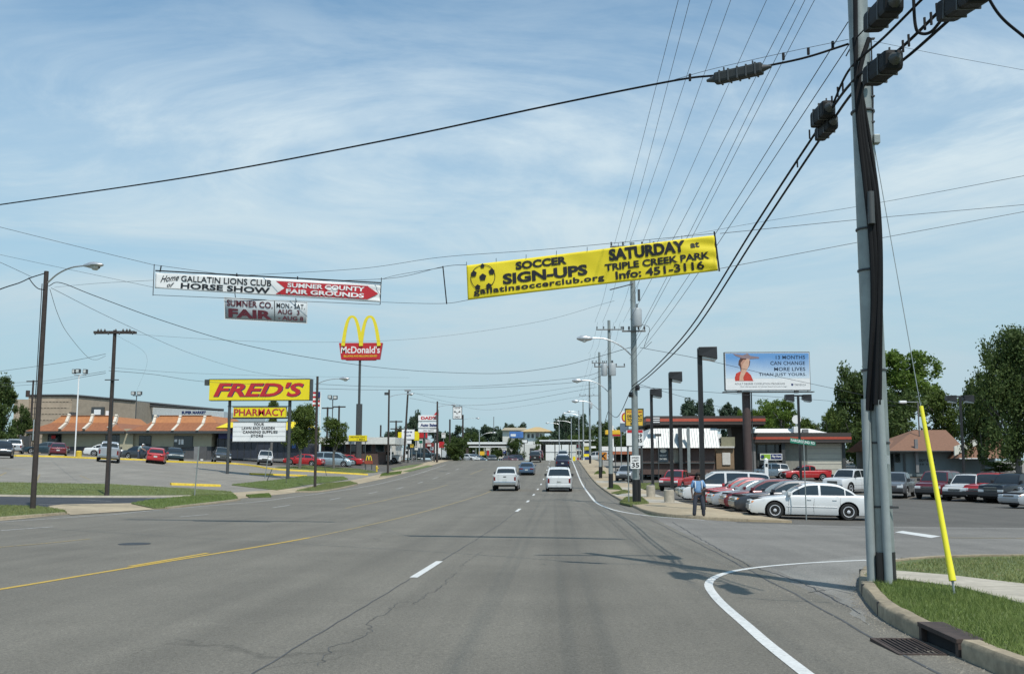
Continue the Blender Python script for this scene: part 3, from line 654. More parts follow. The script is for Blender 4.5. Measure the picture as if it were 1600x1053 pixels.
# telephone bundles
for i, (dx, dy, lab) in enumerate(((0, 0, 'upper of the two thick black telephone cables from the near pole'), (7, 10, 'lower of the two thick black telephone cables from the near pole'))):
    wire([U(1560+dx*3, -70+dy*2, 10.6), U(1480+dx*2, 6+dy*1.6, 11.6), U(1400+dx, 82+dy*1.5, 13), U(1338+dx, 122+dy, 14.1), U(1283+dx, 195+dy, 16.4), U(1180+dx*.8, 352+dy, 21.5), U(1080+dx*.6, 510+dy*.7, 31), U(1020+dx*.3, 577+dy*.4, 41), U(988, 603+dy*.5, PA.y)], .021, lab, 'telephone_cable', m=M_cable, k=7)
wire([U(1500, -60, 10.8), U(1432, 8, 12), U(1380, 60, 13.2), U(1337, 98, 14.1), U(1318, 125, 14.9), U(1297, 175, 16)], .018, 'thick cable loop hanging over the splice boxes beside the near pole', 'telephone_cable', m=M_cable, k=7)
wire([U(1440, -60, 11.3), U(1365, 30, 13), U(1337, 62, 14.1), U(1322, 88, 14.6)], .010, 'short black cable crossing the top of the near pole', 'telephone_cable', m=M_cable)
wire([U(1427, -10, 12), U(1430, 38, 12), U(1437, 52, 12), U(1455, 50, 11.9), U(1478, 22, 11.5)], .02, 'looped slack cable between the two upper right splice boxes', 'telephone_cable', m=M_cable, k=7)
mb = MB()
sl = tag(empty('cable_spacer_run', U(1283, 170, 15.5)), 'row of short hangers clipping the telephone cables together by the near pole', 'cable hanger')
for j, (x, y, d) in enumerate(((1300, 160, 15.6), (1309, 146, 15.2), (1317, 140, 15), (1411, 75, 12.6), (1420, 66, 12.4), (1445, 40, 11.9), (1455, 32, 11.8), (1464, 18, 11.6), (1265, 212, 16.8), (1246, 257, 18))):
    c = U(x, y, d)-U(1283, 170, 15.5); MB().box(c.x-.012, c.x+.012, c.y-.012, c.y+.012, c.z-.06, c.z+.10).build('hanger', M_cable, sl)
def splice(a, b, w, h, label, m=None, ribs=False):
    A, B = U(*a), U(*b); c = (A+B)/2; d = (B-A); L = d.length; X = d.normalized(); Y = Vector((0, 0, 1)).cross(X).normalized(); Z = X.cross(Y)
    o = empty('splice_box', c, 0, label, 'cable splice box'); o.rotation_euler = Matrix((X, Y, Z)).transposed().to_euler()
    mm = m or mat('splice_black', (.010, .011, .012), .65, var=.15, spec=.25)
    box('case', mm, o, -L/2, L/2, -w/2, w/2, -h/2, h/2, bevel=min(w, h)*.22)
    for s in (-1, 1): mb = MB(); mb.lathe([(h*.33, 0), (h*.25, s*.05), (h*.12, s*.13)], (s*L/2, 0, 0), 10, 'x'); mb.build('cap', M_steelblk, o, smooth=True)
    for k in range(5 if ribs else 2): x = -L/2+L*(k+.7)/(5.4 if ribs else 2.4); box('clamp', M_steelblk, o, x-.012, x+.012, -w/2-.008, w/2+.008, -h/2-.008, h/2+.008)
    for s in (-.3, .3): box('hanger', M_wire, o, s*L-.01, s*L+.01, -.01, .01, h/2, h/2+.07)
splice((1275, 190, 16.4), (1296, 168, 15.7), .22, .26, 'upper of the twin black splice boxes left of the near pole')
splice((1280, 212, 16.6), (1302, 190, 15.9), .18, .22, 'lower of the twin black splice boxes left of the near pole')
splice((1360, 122, 13.2), (1398, 92, 12.4), .25, .26, 'black splice box just right of the near pole, lowest of the right three')
splice((1362, 38, 13.0), (1398, 2, 12.0), .25, .26, 'black splice box against the near pole top edge')
splice((1478, 20, 11.4), (1530, -14, 10.4), .25, .24, 'large black splice box cut by the top edge, furthest from the near pole')
# crossing cable with the ribbed grey box
wire([U(-90, 333, 27), U(0, 320, 26), U(300, 276, 22), U(600, 220, 19), U(850, 167, 17), U(1050, 127, 15.5), U(1120, 118, 15)], .017, 'long black cable sagging across the whole road from upper left', 'telephone_cable', m=M_cable, k=7)
wire([U(1110, 122, 15), U(1196, 104, 14.6), U(1260, 90, 14.4), U(1326, 69, 14.2)], .017, 'black cable joining the grey splice box to the near pole', 'telephone_cable', m=M_cable, k=7)
wire([U(1050, 126, 15.5), U(1115, 108, 15), U(1225, 83, 14.5), U(1326, 62, 14.2)], .004, 'fine steel strand holding up the grey splice box cable')
splice((1117, 124, 14.95), (1192, 107, 14.6), .16, .17, 'ribbed grey splice box hung on the cable across the road', mat('splice_grey', (.035, .04, .04), .6, var=.15, spec=.3), True)
for i, (x, y) in enumerate(((1078, 121), (1224, 88), (1263, 80), (1301, 70))):
    c = U(x, y, 14.5); mb = MB(); mb.box(-.018, .018, -.02, .02, -.06, .05); o = mb.build('cable_clamp', M_cable, None, bevel=.006); o.location = c; tag(o, 'small black clamp on the cable between the grey splice box and the pole' if i else 'small black clamp left of the grey splice box', 'clamp', 'small clamps on the crossing cable')
wire([U(1530, -30, 10), U(1560, 22, 10), U(1600, 58, 10), U(1660, 105, 10)], .016, 'thick black cable cutting the upper right corner of the sky', 'telephone_cable', m=M_cable)
wire([U(1365, 65, 14.2), U(1480, 88, 15), U(1600, 110, 16)], .003, 'hair thin wire running right from the near pole top')
XW = 'thin wires crossing the road at the right'
for pts, lab in (([(985, 385, 51), (1160, 352, 40), (1345, 322, 32), (1600, 275, 25), (1700, 255, 24)], 'upper thin wire crossing behind the near pole at the right'),
                 ([(1125, 365, 22.2), (1345, 343, 24), (1600, 320, 26), (1700, 310, 27)], 'banner wire tied off far to the right behind the near pole'),
                 ([(1124, 420, 22.4), (1345, 378, 24), (1600, 331, 26), (1700, 312, 27)], 'lower banner wire running off right behind the near pole')):
    wire([U(*p) for p in pts], .0065, lab)
LS = 'thin wires'
for pts, r, lab in (([(-60, 340, 30), (0, 355, 30), (120, 385, 30), (240, 414, 30)], .007, 'wire holding the white banner from the far left edge'),
    ([(240, 414, 30), (420, 436, 30), (597, 436, 29), (692, 417, 25), (728, 414, 23)], .007, 'dark wire joining the tops of the white and yellow banners'),
    ([(370, 431, 30), (560, 420, 28), (690, 402, 26), (850, 390, 24.5), (1116, 365, 22.2)], .006, 'top wire strung along above the yellow banner'),
    ([(-60, 383, 34), (0, 398, 33), (150, 430, 31), (240, 449, 30)], .005, 'lower left tie wire of the white banner'),
    ([(596, 472, 30), (650, 474, 28), (698, 474, 25), (731, 469, 23)], .006, 'bottom tie wire between the two banners'),
    ([(85, 449, 36), (150, 443, 33), (240, 438, 30)], .005, 'thin tie from the left lamp pole to the white banner'),
    ([(597, 436, 29.5), (625, 429, 29), (692, 418, 25)], .006, 'short slack tie right of the white banner')):
    wire([U(*p) for p in pts], r, lab)
wire([U(-70, 480, 30), U(0, 452, 32), U(30, 442, 34), U(48, 434, 35), U(70, 427, 35.5)], .02, 'thick black cable coming to the left lamp pole from the left', 'telephone_cable', m=M_cable)
wire([U(45, 434, 35.5), U(52, 444, 35.5), U(60, 451, 35.6), U(70, 453, 35.8)], .018, 'slack cable loop at the top of the left lamp pole', 'telephone_cable', m=M_cable)
wire([U(-60, 385, 33), U(0, 410, 34), U(50, 433, 35.4)], .008, 'thin wire dropping to the cable loop at the left lamp pole')
wire([U(76, 447, 36), U(95, 442, 36), U(150, 463, 38), U(260, 503, 43), U(370, 536, 50), U(480, 558, 56), U(600, 575, 64), U(700, 582, 70), U(790, 583, 72), U(870, 573, 66), U(925, 560, 60), U(984, 543, 51)], .014, 'long black cable sagging from the left lamp pole across to the far right pole', 'telephone_cable', m=M_cable)
wire([U(80, 450, 36), U(180, 500, 44), U(300, 553, 60), U(400, 582, 75), U(492, 592, 78)], .009, 'wire from the left lamp pole to the lamp pole behind the yellow sign')
wire([U(78, 452, 36), U(90, 490, 38), U(105, 520, 42), U(135, 556, 50), U(150, 562, 53), U(165, 556, 55)], .009, 'slack drop wire from the left lamp pole to the crossarm pole')
for pts, r, lab in (([(-40, 585, 70), (0, 580, 66), (100, 566, 58), (165, 553, 55)], .012, 'wire from the left edge to the crossarm pole'),
    ([(-40, 600, 100), (60, 596, 85), (165, 580, 55)], .012, 'lower cable left of the crossarm pole'),
    ([(-40, 606, 100), (60, 600, 85), (165, 583, 55)], .014, 'thicker lower cable left of the crossarm pole'),
    ([(170, 579, 55), (240, 585, 64), (330, 597, 76), (470, 603, 95)], .013, 'cable from the crossarm pole towards the yellow sign'),
    ([(170, 574, 55), (300, 583, 70), (470, 588, 95), (640, 590, 120)], .008, 'higher cable right of the crossarm pole'),
    ([(172, 517, 55), (230, 560, 90), (213, 612, 120)], .006, 'guy line from the crossarm pole top to the floodlight pole'),
    ([(172, 520, 55), (420, 534, 58), (640, 530, 62), (830, 505, 62), (960, 470, 52)], .007, 'thin wire high across the road under the white banner'),
    ([(492, 600, 78), (600, 604, 90), (750, 603, 95), (900, 590, 88), (950, 575, 78)], .015, 'upper black cable crossing the road beyond the banners'),
    ([(492, 607, 78), (600, 609, 90), (750, 606, 95), (900, 597, 88), (950, 583, 78)], .015, 'lower black cable crossing the road beyond the banners'),
    ([(640, 614, 120), (760, 622, 130), (930, 600, 112)], .012, 'faint crossing wire over the far traffic'),
    ([(636, 611, 120), (700, 628, 140), (770, 640, 150), (917, 618, 150)], .012, 'faint far wire above the turn lane sign'),
    ([(1000, 543, 51), (1100, 562, 55), (1200, 585, 60), (1330, 613, 66), (1450, 640, 70)], .013, 'black cable crossing in front of the billboard'),
    ([(990, 604, 51), (1100, 612, 60), (1280, 625, 80), (1400, 634, 90)], .012, 'cable passing below the billboard to the right'),
    ([(990, 598, 51), (1060, 618, 60), (1140, 640, 80)], .012, 'cable dropping right past the black lamp heads')):
    wire([U(*p) for p in pts], r, lab)
# spans between the right-hand poles
def span(a, b, sag, r, lab, grp=None, name='power_line'):
    wire([a, (a+b)/2-Vector((0, 0, sag)), b], r, lab, name, grp)
def top(P, h, dx=0): return P+Vector((dx, 0, h))
H = {'A': 13.3, 'B': 13.0, 'C': 13.0, 'D': 12.2, 'E': 10.5}
seqs = [(PA, H['A']), (PBk, H['B']), (PC, H['C']), (PD, H['D']), (PE, H['E'])]
for i in range(4):
    (a, ha), (b, hb) = seqs[i], seqs[i+1]
    for dx in (-1.1, -.5, .5, 1.1): span(top(a, ha-.15, dx*.8), top(b, hb-.15, dx), .5, .008, 'power line between the %s along the right pavement' % ('first and second far poles', 'second and third far poles', 'third and fourth far poles', 'last two far poles')[i], 'power line span %d of the right row' % (i+1))
    span(top(a, 5.7 if i == 0 else 5.9, -.15), top(b, 5.9, -.15), .9, .022, ('slack telephone cable between the first and second far poles', 'slack telephone cable between the second and third far poles', 'slack telephone cable between the third and fourth far poles', 'slack telephone cable between the last two far poles')[i], None, 'telephone_cable')

# ---------------------------------------------------------------- lamp poles
def cobra(base, h, d, reach, rise, label, wood=M_wood, group=None, r=.14, name='street_lamp', head=1.0, arm_z=None):
    """pole with a curved arm and a cobra-head lamp; d is the plan direction of the arm"""
    o = empty(name, base, 0, label, 'street lamp', group)
    mb = MB(); mb.lathe([(r, -.3), (r*.82, h)], (0, 0, 0), 12); mb.build('pole', wood, o, smooth=True)
    az = arm_z or h-.9; D = Vector((d[0], d[1], 0)).normalized(); Z = Vector((0, 0, 1))
    pts = [D*(r*.8)+Z*az, D*reach*.3+Z*(az+rise*.55), D*reach*.62+Z*(az+rise*.9), D*reach+Z*(az+rise)]
    mb = MB(); mb.tube(spline(pts, 5), .032, 6); mb.build('arm', M_alu, o, smooth=True)
    q = D*reach+Z*(az+rise); X = D; Yv = Z.cross(X)
    mb = MB(); n = 9; ring = []
    prof = [(-.12, .05, .05), (0, .07, .08), (.14, .13, .12), (.32, .17, .13), (.5, .165, .10), (.66, .11, .055), (.72, .03, .02)]
    vs = []; k = 10
    for a, w, t in prof:
        for j in range(k):
            th = 2*math.pi*j/k; vs.append(q+X*a*head+Yv*(math.cos(th)*w*head)+Z*(math.sin(th)*t*head))
    mb.add(vs, [(i*k+j, i*k+(j+1) % k, (i+1)*k+(j+1) % k, (i+1)*k+j) for i in range(len(prof)-1) for j in range(k)]+[tuple(range(k))[::-1], tuple(range((len(prof)-1)*k, len(prof)*k))]); hd = mb.build('lamp_head', M_alu, o, smooth=True)
    mb = MB(); vs = []
    for a, w, t in ((.2, .1, .09), (.28, .14, .17), (.42, .14, .19), (.54, .09, .12)):
        for j in range(k):
            th = 2*math.pi*j/k; vs.append(q+X*a*head+Yv*(math.cos(th)*w*head)+Z*(-.03+min(0, math.sin(th))*t)*head)
    mb.add(vs, [(i*k+j, i*k+(j+1) % k, (i+1)*k+(j+1) % k, (i+1)*k+j) for i in range(3) for j in range(k)]); mb.build('lens', M_lampgl, hd, smooth=True)
    return o
b = hit(51, 795, .07); hL = (U(73, 424, b.y)-b).z; o = cobra(b, hL, (1, -.15), 1.75, .62, 'brown wooden street lamp pole nearest the left edge, arm over the road', r=.105, arm_z=hL-.45)
mb = MB(); mb.tube([(-.12, -.05, 2.0), (-.12, -.05, hL-.5)], .015, 6); mb.build('riser', M_black, o)
mb = MB(); mb.tube([(-.10, -.09, 2.6), (-.10, -.09, 3.4)], .022, 6); mb.build('riser_guard', M_alu, o)
b = hit(492, 761, .07); hh = (U(496, 588, b.y)-b).z; cobra(b, hh, (1, -.1), 1.9, .35, 'street lamp pole standing just right of the yellow and red sign', r=.115, arm_z=hh-.55)
b = hit(606, 740, .05); hh = (U(606, 609, b.y)-b).z; o = cobra(b, hh, (1, -.1), 2.2, .3, 'street lamp pole with a floodlight, behind the fire hydrant', r=.12, arm_z=hh-.8)
mb = MB(); mb.box(-.5, -.05, -.25, .05, hh-.6, hh-.3); mb.build('floodlight', M_steelblk, o)
b = hit(683, 722); b = G(-18.6, 155); hh = (U(683, 627, b.y)-b).z; cobra(b, hh, (1, -.1), 2.3, .3, 'street lamp pole right behind the white stacked car dealer sign', r=.15)
b = G(-13.5, 182); b.x = U(723, 700, 182).x; hh = (U(723, 648, b.y)-b).z; cobra(b, hh, (1, 0), 2.4, .3, 'far street lamp pole in front of the big dark roadside bush', r=.18)
b = G(0, 192); b.x = U(749, 700, 192).x; cobra(b, 5.7, (1, .2), 2.6, .8, 'pale far street lamp left of the long flat canopy', M_alu, r=.1)

# big pole beyond the side street with the transformer
def util_pole(base, h, label, lamp=None, arms=(), band=True, trans=0, m=None, r=.16, insul=True):
    o = empty('utility_pole', base, 0, label, 'utility pole')
    mb = MB(); mb.lathe([(r, -.3), (r*.9, h*.5), (r*.66, h)], (0, 0, 0), 14); mb.build('shaft', m or M_galv, o, smooth=True)
    if band: mb = MB(); mb.lathe([(r*1.05, 0), (r*1.04, 1.15)], (0, 0, 0), 14); mb.build('black_base_band', M_black, o, smooth=True)
    for z, w in arms:
        box('crossarm', M_wood2, o, -w, w, -.22, -.11, z+.02, z+.09)
        for s in (-1, -.45, .45, 1):
            mb = MB(); mb.lathe([(.02, 0), (.06, .05), (.03, .09), (.06, .13), (.03, .2)], (s*(w-.06), -.165, z+.11), 8); mb.build('insulator', M_steelblk, o)
    for k in range(trans):
        a = k*2.2-1.2; c = (math.cos(a)*.42, -abs(math.sin(a))*.3-.25, h*.665)
        mb = MB(); mb.lathe([(.02, -.02), (.22, 0), (.24, .1), (.24, .85), (.2, .93), (.05, .97)], c, 14); t = mb.build('transformer', mat('transformer_grey', (.36, .39, .40), .5, var=.08), o, smooth=True)
        mb = MB(); mb.lathe([(.03, .95), (.05, 1.0), (.03, 1.05), (.045, 1.1), (.02, 1.18)], c, 8); mb.build('bushing', M_steelblk, t)
    if lamp:
        z, reach = lamp; pts = [Vector((-.1, 0, z)), Vector((-reach*.3, -.1, z+.5)), Vector((-reach*.65, -.2, z+.85)), Vector((-reach, -.3, z+.9))]
        mb = MB(); mb.tube(spline(pts, 5), .035, 6); mb.build('lamp_arm', M_alu, o, smooth=True)
        mb = MB(); mb.lathe([(.04, .1), (.1, 0), (.16, -.25), (.15, -.5), (.05, -.72)], (-reach, -.3, z+.88), 10, 'x'); lh = mb.build('lamp_head', M_alu, o, smooth=True)
        mb = MB(); mb.lathe([(.13, 0), (.1, -.1), (.02, -.13)], (-reach-.33, -.3, z+.8), 10); mb.build('lens', M_lampgl, lh, smooth=True)
    return o
o = util_pole(PA, H['A'], 'tall grey utility pole on the turf patch beyond the side street, carrying one lamp', (7.4, 2.2), ((H['A']-.3, 1.15), (8.6, .6)), True, 1, None, .175)
mb = MB(); mb.tube([(.17, -.1, 0), (.17, -.1, 1.15)], .07, 8); mb.build('conduit', M_black, o)
for z in (5.4, 5.75): mb = MB(); mb.lathe([(.09, -.12), (.12, 0), (.09, .14)], (-.2+(z-5.4), -.2, z), 8); mb.build('cable_clamp', M_black, o)
box('cutout', M_steelblk, o, .22, .34, -.3, -.2, 10.2, 10.8); mb = MB(); mb.tube([(.0, -.2, 11.1), (-1.2, -.2, 10.8)], .03, 6); mb.build('switch_arm', M_wire, o)
mb = MB(); mb.tube(spline([(.2, -.2, 9), (.8, -.2, 8.8), (.5, -.2, 7.8), (.9, -.2, 8.1)], 5), .012, 5); mb.build('jumper', M_cable, o)
util_pole(PBk, H['B'], 'second grey pole along the right pavement, with three transformers', (7.4, 2.2), ((H['B']-.8, 1.0), (9.3, 1.2)), True, 3, None, .17)
util_pole(PC, H['C'], 'third grey pole along the right pavement, near the orange crossing sign', (7.0, 2.2), ((H['C']-1.2, .8),), True, 0, None, .17)
util_pole(PD, H['D'], 'fourth grey pole along the right pavement with a wide crossarm', None, ((H['D']-2.2, 1.5),), True, 1, None, .16)
util_pole(PE, H['E'], 'farthest grey pole of the right row, above the crest', (7.5, 2.2), (), False, 0, None, .14)
for i, (px, Y, h_) in enumerate(((905, 190, 9.6), (893, 205, 9.2))):
    b = U(px, 720, Y); b.z = g(b.x, b.y); cobra(b, h_, (-1, 0), 2.4, .4, ('slim far street lamp just left of the last poles' , 'slimmest far street lamp over the dark tailgate cars')[i], M_alu, r=.09)
b = U(874, 720, 215); b.z = g(b.x, b.y); cobra(b, 9.5, (-1, 0), 2.2, .3, 'far street lamp standing in front of the distant trees', M_alu, r=.09)

# crossarm pole and pylons on the left
b = hit(167, 773, .07); hh = (U(171, 516, b.y)-b).z; o = empty('utility_pole', b, 0, 'dark wooden pole with a bristling double crossarm on the left turf strip', 'utility pole')
mb = MB(); mb.lathe([(.125, -.3), (.09, hh)], (0, 0, 0), 12); mb.build('shaft', M_wood, o, smooth=True)
for y in (-.16, .1): box('crossarm', M_wood, o, -1.1, 1.12, y, y+.09, hh-.18, hh-.06)
for s in (-1.02, -.86, -.7, -.5, -.3, .1, .3, .5, .7, .86, 1.02):
    mb = MB(); dz = .1 if int(s*100) % 3 else -.1; mb.lathe([(.02, 0), (.06, dz*.6), (.05, dz), (.02, dz*1.6)], (s, -.12, hh-.1), 8); mb.build('insulator', M_steelblk, o)
for z in (2.2, ): box('lower_crossarm', M_wire, o, -.35, .4, -.17, -.12, hh*.69, hh*.69+.05)
mb = MB(); mb.tube([(.12, -.1, 0), (.1, -.1, hh*.7)], .018, 5); mb.build('ground_wire', M_wire, o)
b = hit(48, 705); Y = 150.; b = U(46, 700, Y); b.z = g(b.x, b.y); hh = (U(50, 594, Y)-b).z; o = empty('utility_pole', b, 0, 'distant wooden pole with a hanging transformer by the left tree', 'utility pole')
mb = MB(); mb.lathe([(.2, 0), (.14, hh)], (0, 0, 0), 8); mb.build('shaft', M_wood, o); box('crossarm', M_wood, o, -1.0, 1.0, -.2, -.1, hh-.25, hh-.1)
mb = MB(); mb.lathe([(.3, 0), (.3, 1.0)], (-.6, -.3, hh-2.6), 10); mb.build('transformer', M_rust, o)

# thin posts on the left verge
for (px, y0, y1, lab) in ((307, 774, 697, 'bare galvanised post on the turf nearest the restaurant drive'), (417, 747, 700, 'thin stake leaning left of the yellow sign post')):
    b = hit(px-3, y0); t = U(px+4, y1, b.y); mb = MB(); mb.tube([(0, 0, 0), t-b], .035, 8); o = mb.build('metal_post', M_galv, None); o.location = b; tag(o, lab, 'post')
for (a, c, lab) in (((417, 751), (425, 733), 'short dark stake leaning beside the yellow kerb stop'), ((510, 743), (506, 722), 'short dark leaning stake below the silver minivan'), ((447, 756), (448, 715), 'thin marker stake on the turf under the yellow sign')):
    b = hit(*a); t = U(c[0], c[1], b.y); mb = MB(); mb.tube([(0, 0, 0), t-b], .03, 6); o = mb.build('stake', M_steelblk, None); o.location = b; tag(o, lab, 'stake')

# ---------------------------------------------------------------- banners
M_ybann = mat('banner_yellow', (.80, .64, .015), .55, var=.04, scale=.6)
M_wbann = mat('banner_white', (.82, .82, .80), .6, var=.04, scale=1)
def banner(name, label, corners, m, amp=.02, nx=60, nz=10, seed=0):
    TLc, TRc, BRc, BLc = [U(*c) for c in corners]; base = (TLc+BRc)/2
    o = empty(name, base, 0, label, 'banner'); nrm = (TRc-TLc).cross(BLc-TLc).normalized()
    if nrm.y > 0: nrm = -nrm
    def fn(u, v, off=0.0):           # u 0..1 to the right, v 0..1 upward
        p = BLc.lerp(BRc, u).lerp(TLc.lerp(TRc, u), v)
        wv = math.sin(u*23+seed)*math.sin(v*3.1)*amp+math.sin(u*7+v*2.2+seed)*amp*1.6+math.sin(u*51+v*9)*amp*.25
        wv += .9*amp*math.sin((u*1.4+v)*17+seed)*max(0, (u-.78)/.22)**1.2*1.8
        return p-base+nrm*(wv*(1)+off)+Vector((0, 0, -.012*math.sin(u*math.pi)*0))
    mb = MB(); vs = [fn(i/nx, j/nz) for j in range(nz+1) for i in range(nx+1)]
    mb.add(vs, [(j*(nx+1)+i, j*(nx+1)+i+1, (j+1)*(nx+1)+i+1, (j+1)*(nx+1)+i) for j in range(nz) for i in range(nx)])
    c = mb.build('cloth', m, o, smooth=True); md = c.modifiers.new('thickness', 'SOLIDIFY'); md.thickness = .002; md.offset = -1 
    return o, fn, base
bo, fn, bb = banner('yellow_banner', 'long yellow vinyl banner for soccer sign-ups strung high over the road', [(729, 415, 23.2), (1116, 368, 22.2), (1122, 423, 22.2), (731, 469, 23.2)], M_ybann, .010, 120, 16)
tx = lambda off=.012: (lambda x, z: fn(x, z, off))
def blet(s, u0, u1, v0, v1, m=M_sblk, bold=0.025, f=None, par=None, **k): return lettering(s, u0, u1, v0, v1, m, par or bo, bold=bold, fn=f or tx(), **k)
blet('SOCCER', .205, .415, .70, .93, bold=0.045); blet('SIGN-UPS', .150, .495, .32, .63, bold=0.045); blet('gallatinsoccerclub.org', .026, .56, .075, .29, bold=0.032, spacing=1.1)
blet('SATURDAY', .585, .885, .63, .97, bold=0.05); blet('at', .905, .94, .72, .88, bold=0.030); blet('TRIPLE CREEK PARK', .565, .975, .36, .56, bold=0.035); blet('Info: 451-3116', .605, .95, .09, .32, bold=0.03)
R0 = .052; cx, cz = .068, .60; AS = 7.0
flatshape('ball_outline', [[(cx+R0*math.cos(a)*1.0, cz+R0*AS*math.sin(a)), (cx+R0*math.cos(b2), cz+R0*AS*math.sin(b2)), (cx+R0*.95*math.cos(b2), cz+R0*AS*.95*math.sin(b2)), (cx+R0*.95*math.cos(a), cz+R0*AS*.95*math.sin(a))] for a, b2 in [(i*2*math.pi/28, (i+1)*2*math.pi/28) for i in range(28)]], M_sblk, bo, fn=tx(.014))
for (dx, dz, rr) in ((0, .0, .30), (-.72, .35, .26), (.72, .35, .26), (-.45, -.75, .24), (.45, -.75, .24), (0, .9, .2)):
    flatshape('ball_patch', [[(cx+R0*(dx+rr*math.sin(i*2*math.pi/5)), cz+R0*AS*(dz+rr*math.cos(i*2*math.pi/5))) for i in range(5)]], M_sblk, bo, fn=tx(.015))
rod = lambda a, b, r=.02: MB().tube([U(*a)-bb, U(*b)-bb], r, 6).build('spreader_rod', M_black, bo)
rod((1116, 362, 22.2), (1124, 424, 22.2)); rod((692, 416, 24), (698, 475, 24), .016)
for k in range(9):
    t = k/8; a = U(729, 415, 23.2).lerp(U(1116, 368, 22.2), t)-bb; MB().tube([a, a+Vector((0, 0, .09))], .006, 4).build('tie', M_black, bo)
bo, fn, bb = banner('white_banner', 'white horse show banner with a red arrow, hung left of the yellow one', [(243, 426, 30), (596, 444, 29.2), (594, 472.5, 29.2), (242, 450.5, 30)], M_wbann, .007, 110, 10, 2)
blet('Home', .025, .108, .50, .90, bold=0.006, shear=.5, rot=0, f=lambda x, z: fn(x, z+(x-.07)*2.2, .012)); blet('of', .055, .088, .13, .42, bold=0.006, shear=.5)
blet('GALLATIN LIONS CLUB', .118, .525, .53, .90, bold=0.013); blet('HORSE SHOW', .118, .52, .10, .45, bold=0.030)
flatshape('arrow', [[(.545, .86), (.945, .86), (.945, .82), (.99, .47), (.945, .12), (.545, .10), (.585, .48)]], M_sred, bo, fn=tx(.010))
blet('SUMNER COUNTY', .597, .93, .53, .79, M_white, .03, tx(.024)); blet('FAIR GROUNDS', .592, .93, .18, .44, M_white, .035, tx(.024))
rod((241, 413, 30), (239, 462, 30), .012); rod((596, 434, 29.2), (594, 476, 29.2), .012); rod((240, 461, 30), (594, 476, 29.2), .008); rod((243, 423, 30), (596, 442, 29.2), .022)
for a, b2 in (((370, 427, 30), (370, 433, 30)), ((465, 432, 29.6), (465, 437, 29.6)), ((252, 415, 30), (250, 425, 30))): rod(a, b2, .02)
bo, fn, bb = banner('fair_board', 'grey two-panel fair date board hanging below the white banner', [(350, 464, 29.8), (480.5, 472, 29.4), (480, 506, 29.4), (351, 499, 29.8)], mat('board_grey', (.46, .50, .51), .5, var=.05), .0, 4, 2)
blet('SUMNER CO.', .035, .59, .61, .89, mat('maroon', (.10, .012, .02), .5, var=0), .02, tx(.016)); blet('FAIR', .05, .58, .10, .50, mat('maroon', (.10, .012, .02)), .045)
blet('MON.- SAT.', .635, .97, .66, .88, bold=0.010); blet('AUG  3', .645, .91, .38, .6, mat('maroon', (.1, .012, .02)), .02); blet('- AUG 8', .655, .955, .11, .31, mat('maroon', (.1, .012, .02)), .02)
flatshape('divider', [[(.605, 0), (.615, 0), (.615, 1), (.605, 1)]], M_steelblk, bo, fn=tx(.006)); 
for a, b2 in ((.0, .008), (.992, 1)): flatshape('frame', [[(a, 0), (b2, 0), (b2, 1), (a, 1)]], M_white, bo, fn=tx(.006))
for a, b2 in ((0, .03), (.97, 1)): flatshape('frame', [[(0, a), (1, a), (1, b2), (0, b2)]], M_white, bo, fn=tx(.007))
rod((367, 458, 29.8), (368, 466, 29.8), .012); rod((462, 466, 29.4), (463, 472, 29.4), .012)

# ---------------------------------------------------------------- signs: a local frame that faces -Y, sizes read off at its distance
class Sign:
    def __init__(s, name, label, px, Y, cat='sign', ground=None, ybase=None):
        b = U(px, 720, Y); b.z = g(b.x, b.y) if ybase is None else U(px, ybase, Y).z
        s.Y = Y; s.b = b; s.o = empty(name, b, 0, label, cat)
    def xz(s, px, py, y=0): q = U(px, py, s.Y+y)-s.b; return q.x, q.z
    def rect(s, x0, y0, x1, y1, y=0): (a, b), (c, d) = s.xz(x0, y1, y), s.xz(x1, y0, y); return a, c, b, d
    def box(s, name, m, x0, y0, x1, y1, f, bk, parent=None, bevel=0): a, c, b, d = s.rect(x0, y0, x1, y1); return box(name, m, parent or s.o, a, c, f, bk, b, d, bevel=bevel)
    def post(s, px, r, ytop, m, y=0., k=12, name='post', ybot=None, taper=1.):
        x, z1 = s.xz(px, ytop); z0 = g(s.b.x+x, s.Y+y)-s.b.z-.2 if ybot is None else s.xz(px, ybot)[1]
        mb = MB(); mb.lathe([(r, z0), (r*taper, z1)], (x, y, 0), k); return mb.build(name, m, s.o, smooth=True)
    def text(s, t, x0, y0, x1, y1, m, y, bold=0.015, parent=None, **k): a, c, b, d = s.rect(x0, y0, x1, y1); return lettering(t, a, c, b, d, m, parent or s.o, y=y, bold=bold, **k)
# pharmacy sign
s = Sign('store_sign', 'big yellow and red store sign on two posts with a letter board below', 405, 88)
b1 = s.box('main_cabinet', M_sy, 328, 593, 485, 625.5, -.28, .28, bevel=.02); s.box('cabinet_end', M_steelblk, 485, 592.5, 488.5, 626, -.3, .3); s.box('cabinet_trim', M_steelblk, 328, 592, 485, 593.3, -.3, .3); s.box('cabinet_trim', M_steelblk, 328, 625.3, 485, 626.3, -.3, .3)
s.text("FRED'S", 335.5, 598.3, 477, 620.8, M_snavy, -.295, 0.037, b1, shear=.28); s.text("FRED'S", 335, 597.8, 476, 620, M_sred, -.305, 0.028, b1, shear=.28)
b2_ = s.box('pharmacy_panel', M_sy, 365.5, 636.5, 447.5, 652, -.2, .2); s.box('panel_trim', M_steelblk, 364.5, 635.5, 448.5, 636.6, -.22, .22); s.box('panel_trim', M_steelblk, 364.5, 651.8, 448.5, 653, -.22, .22)
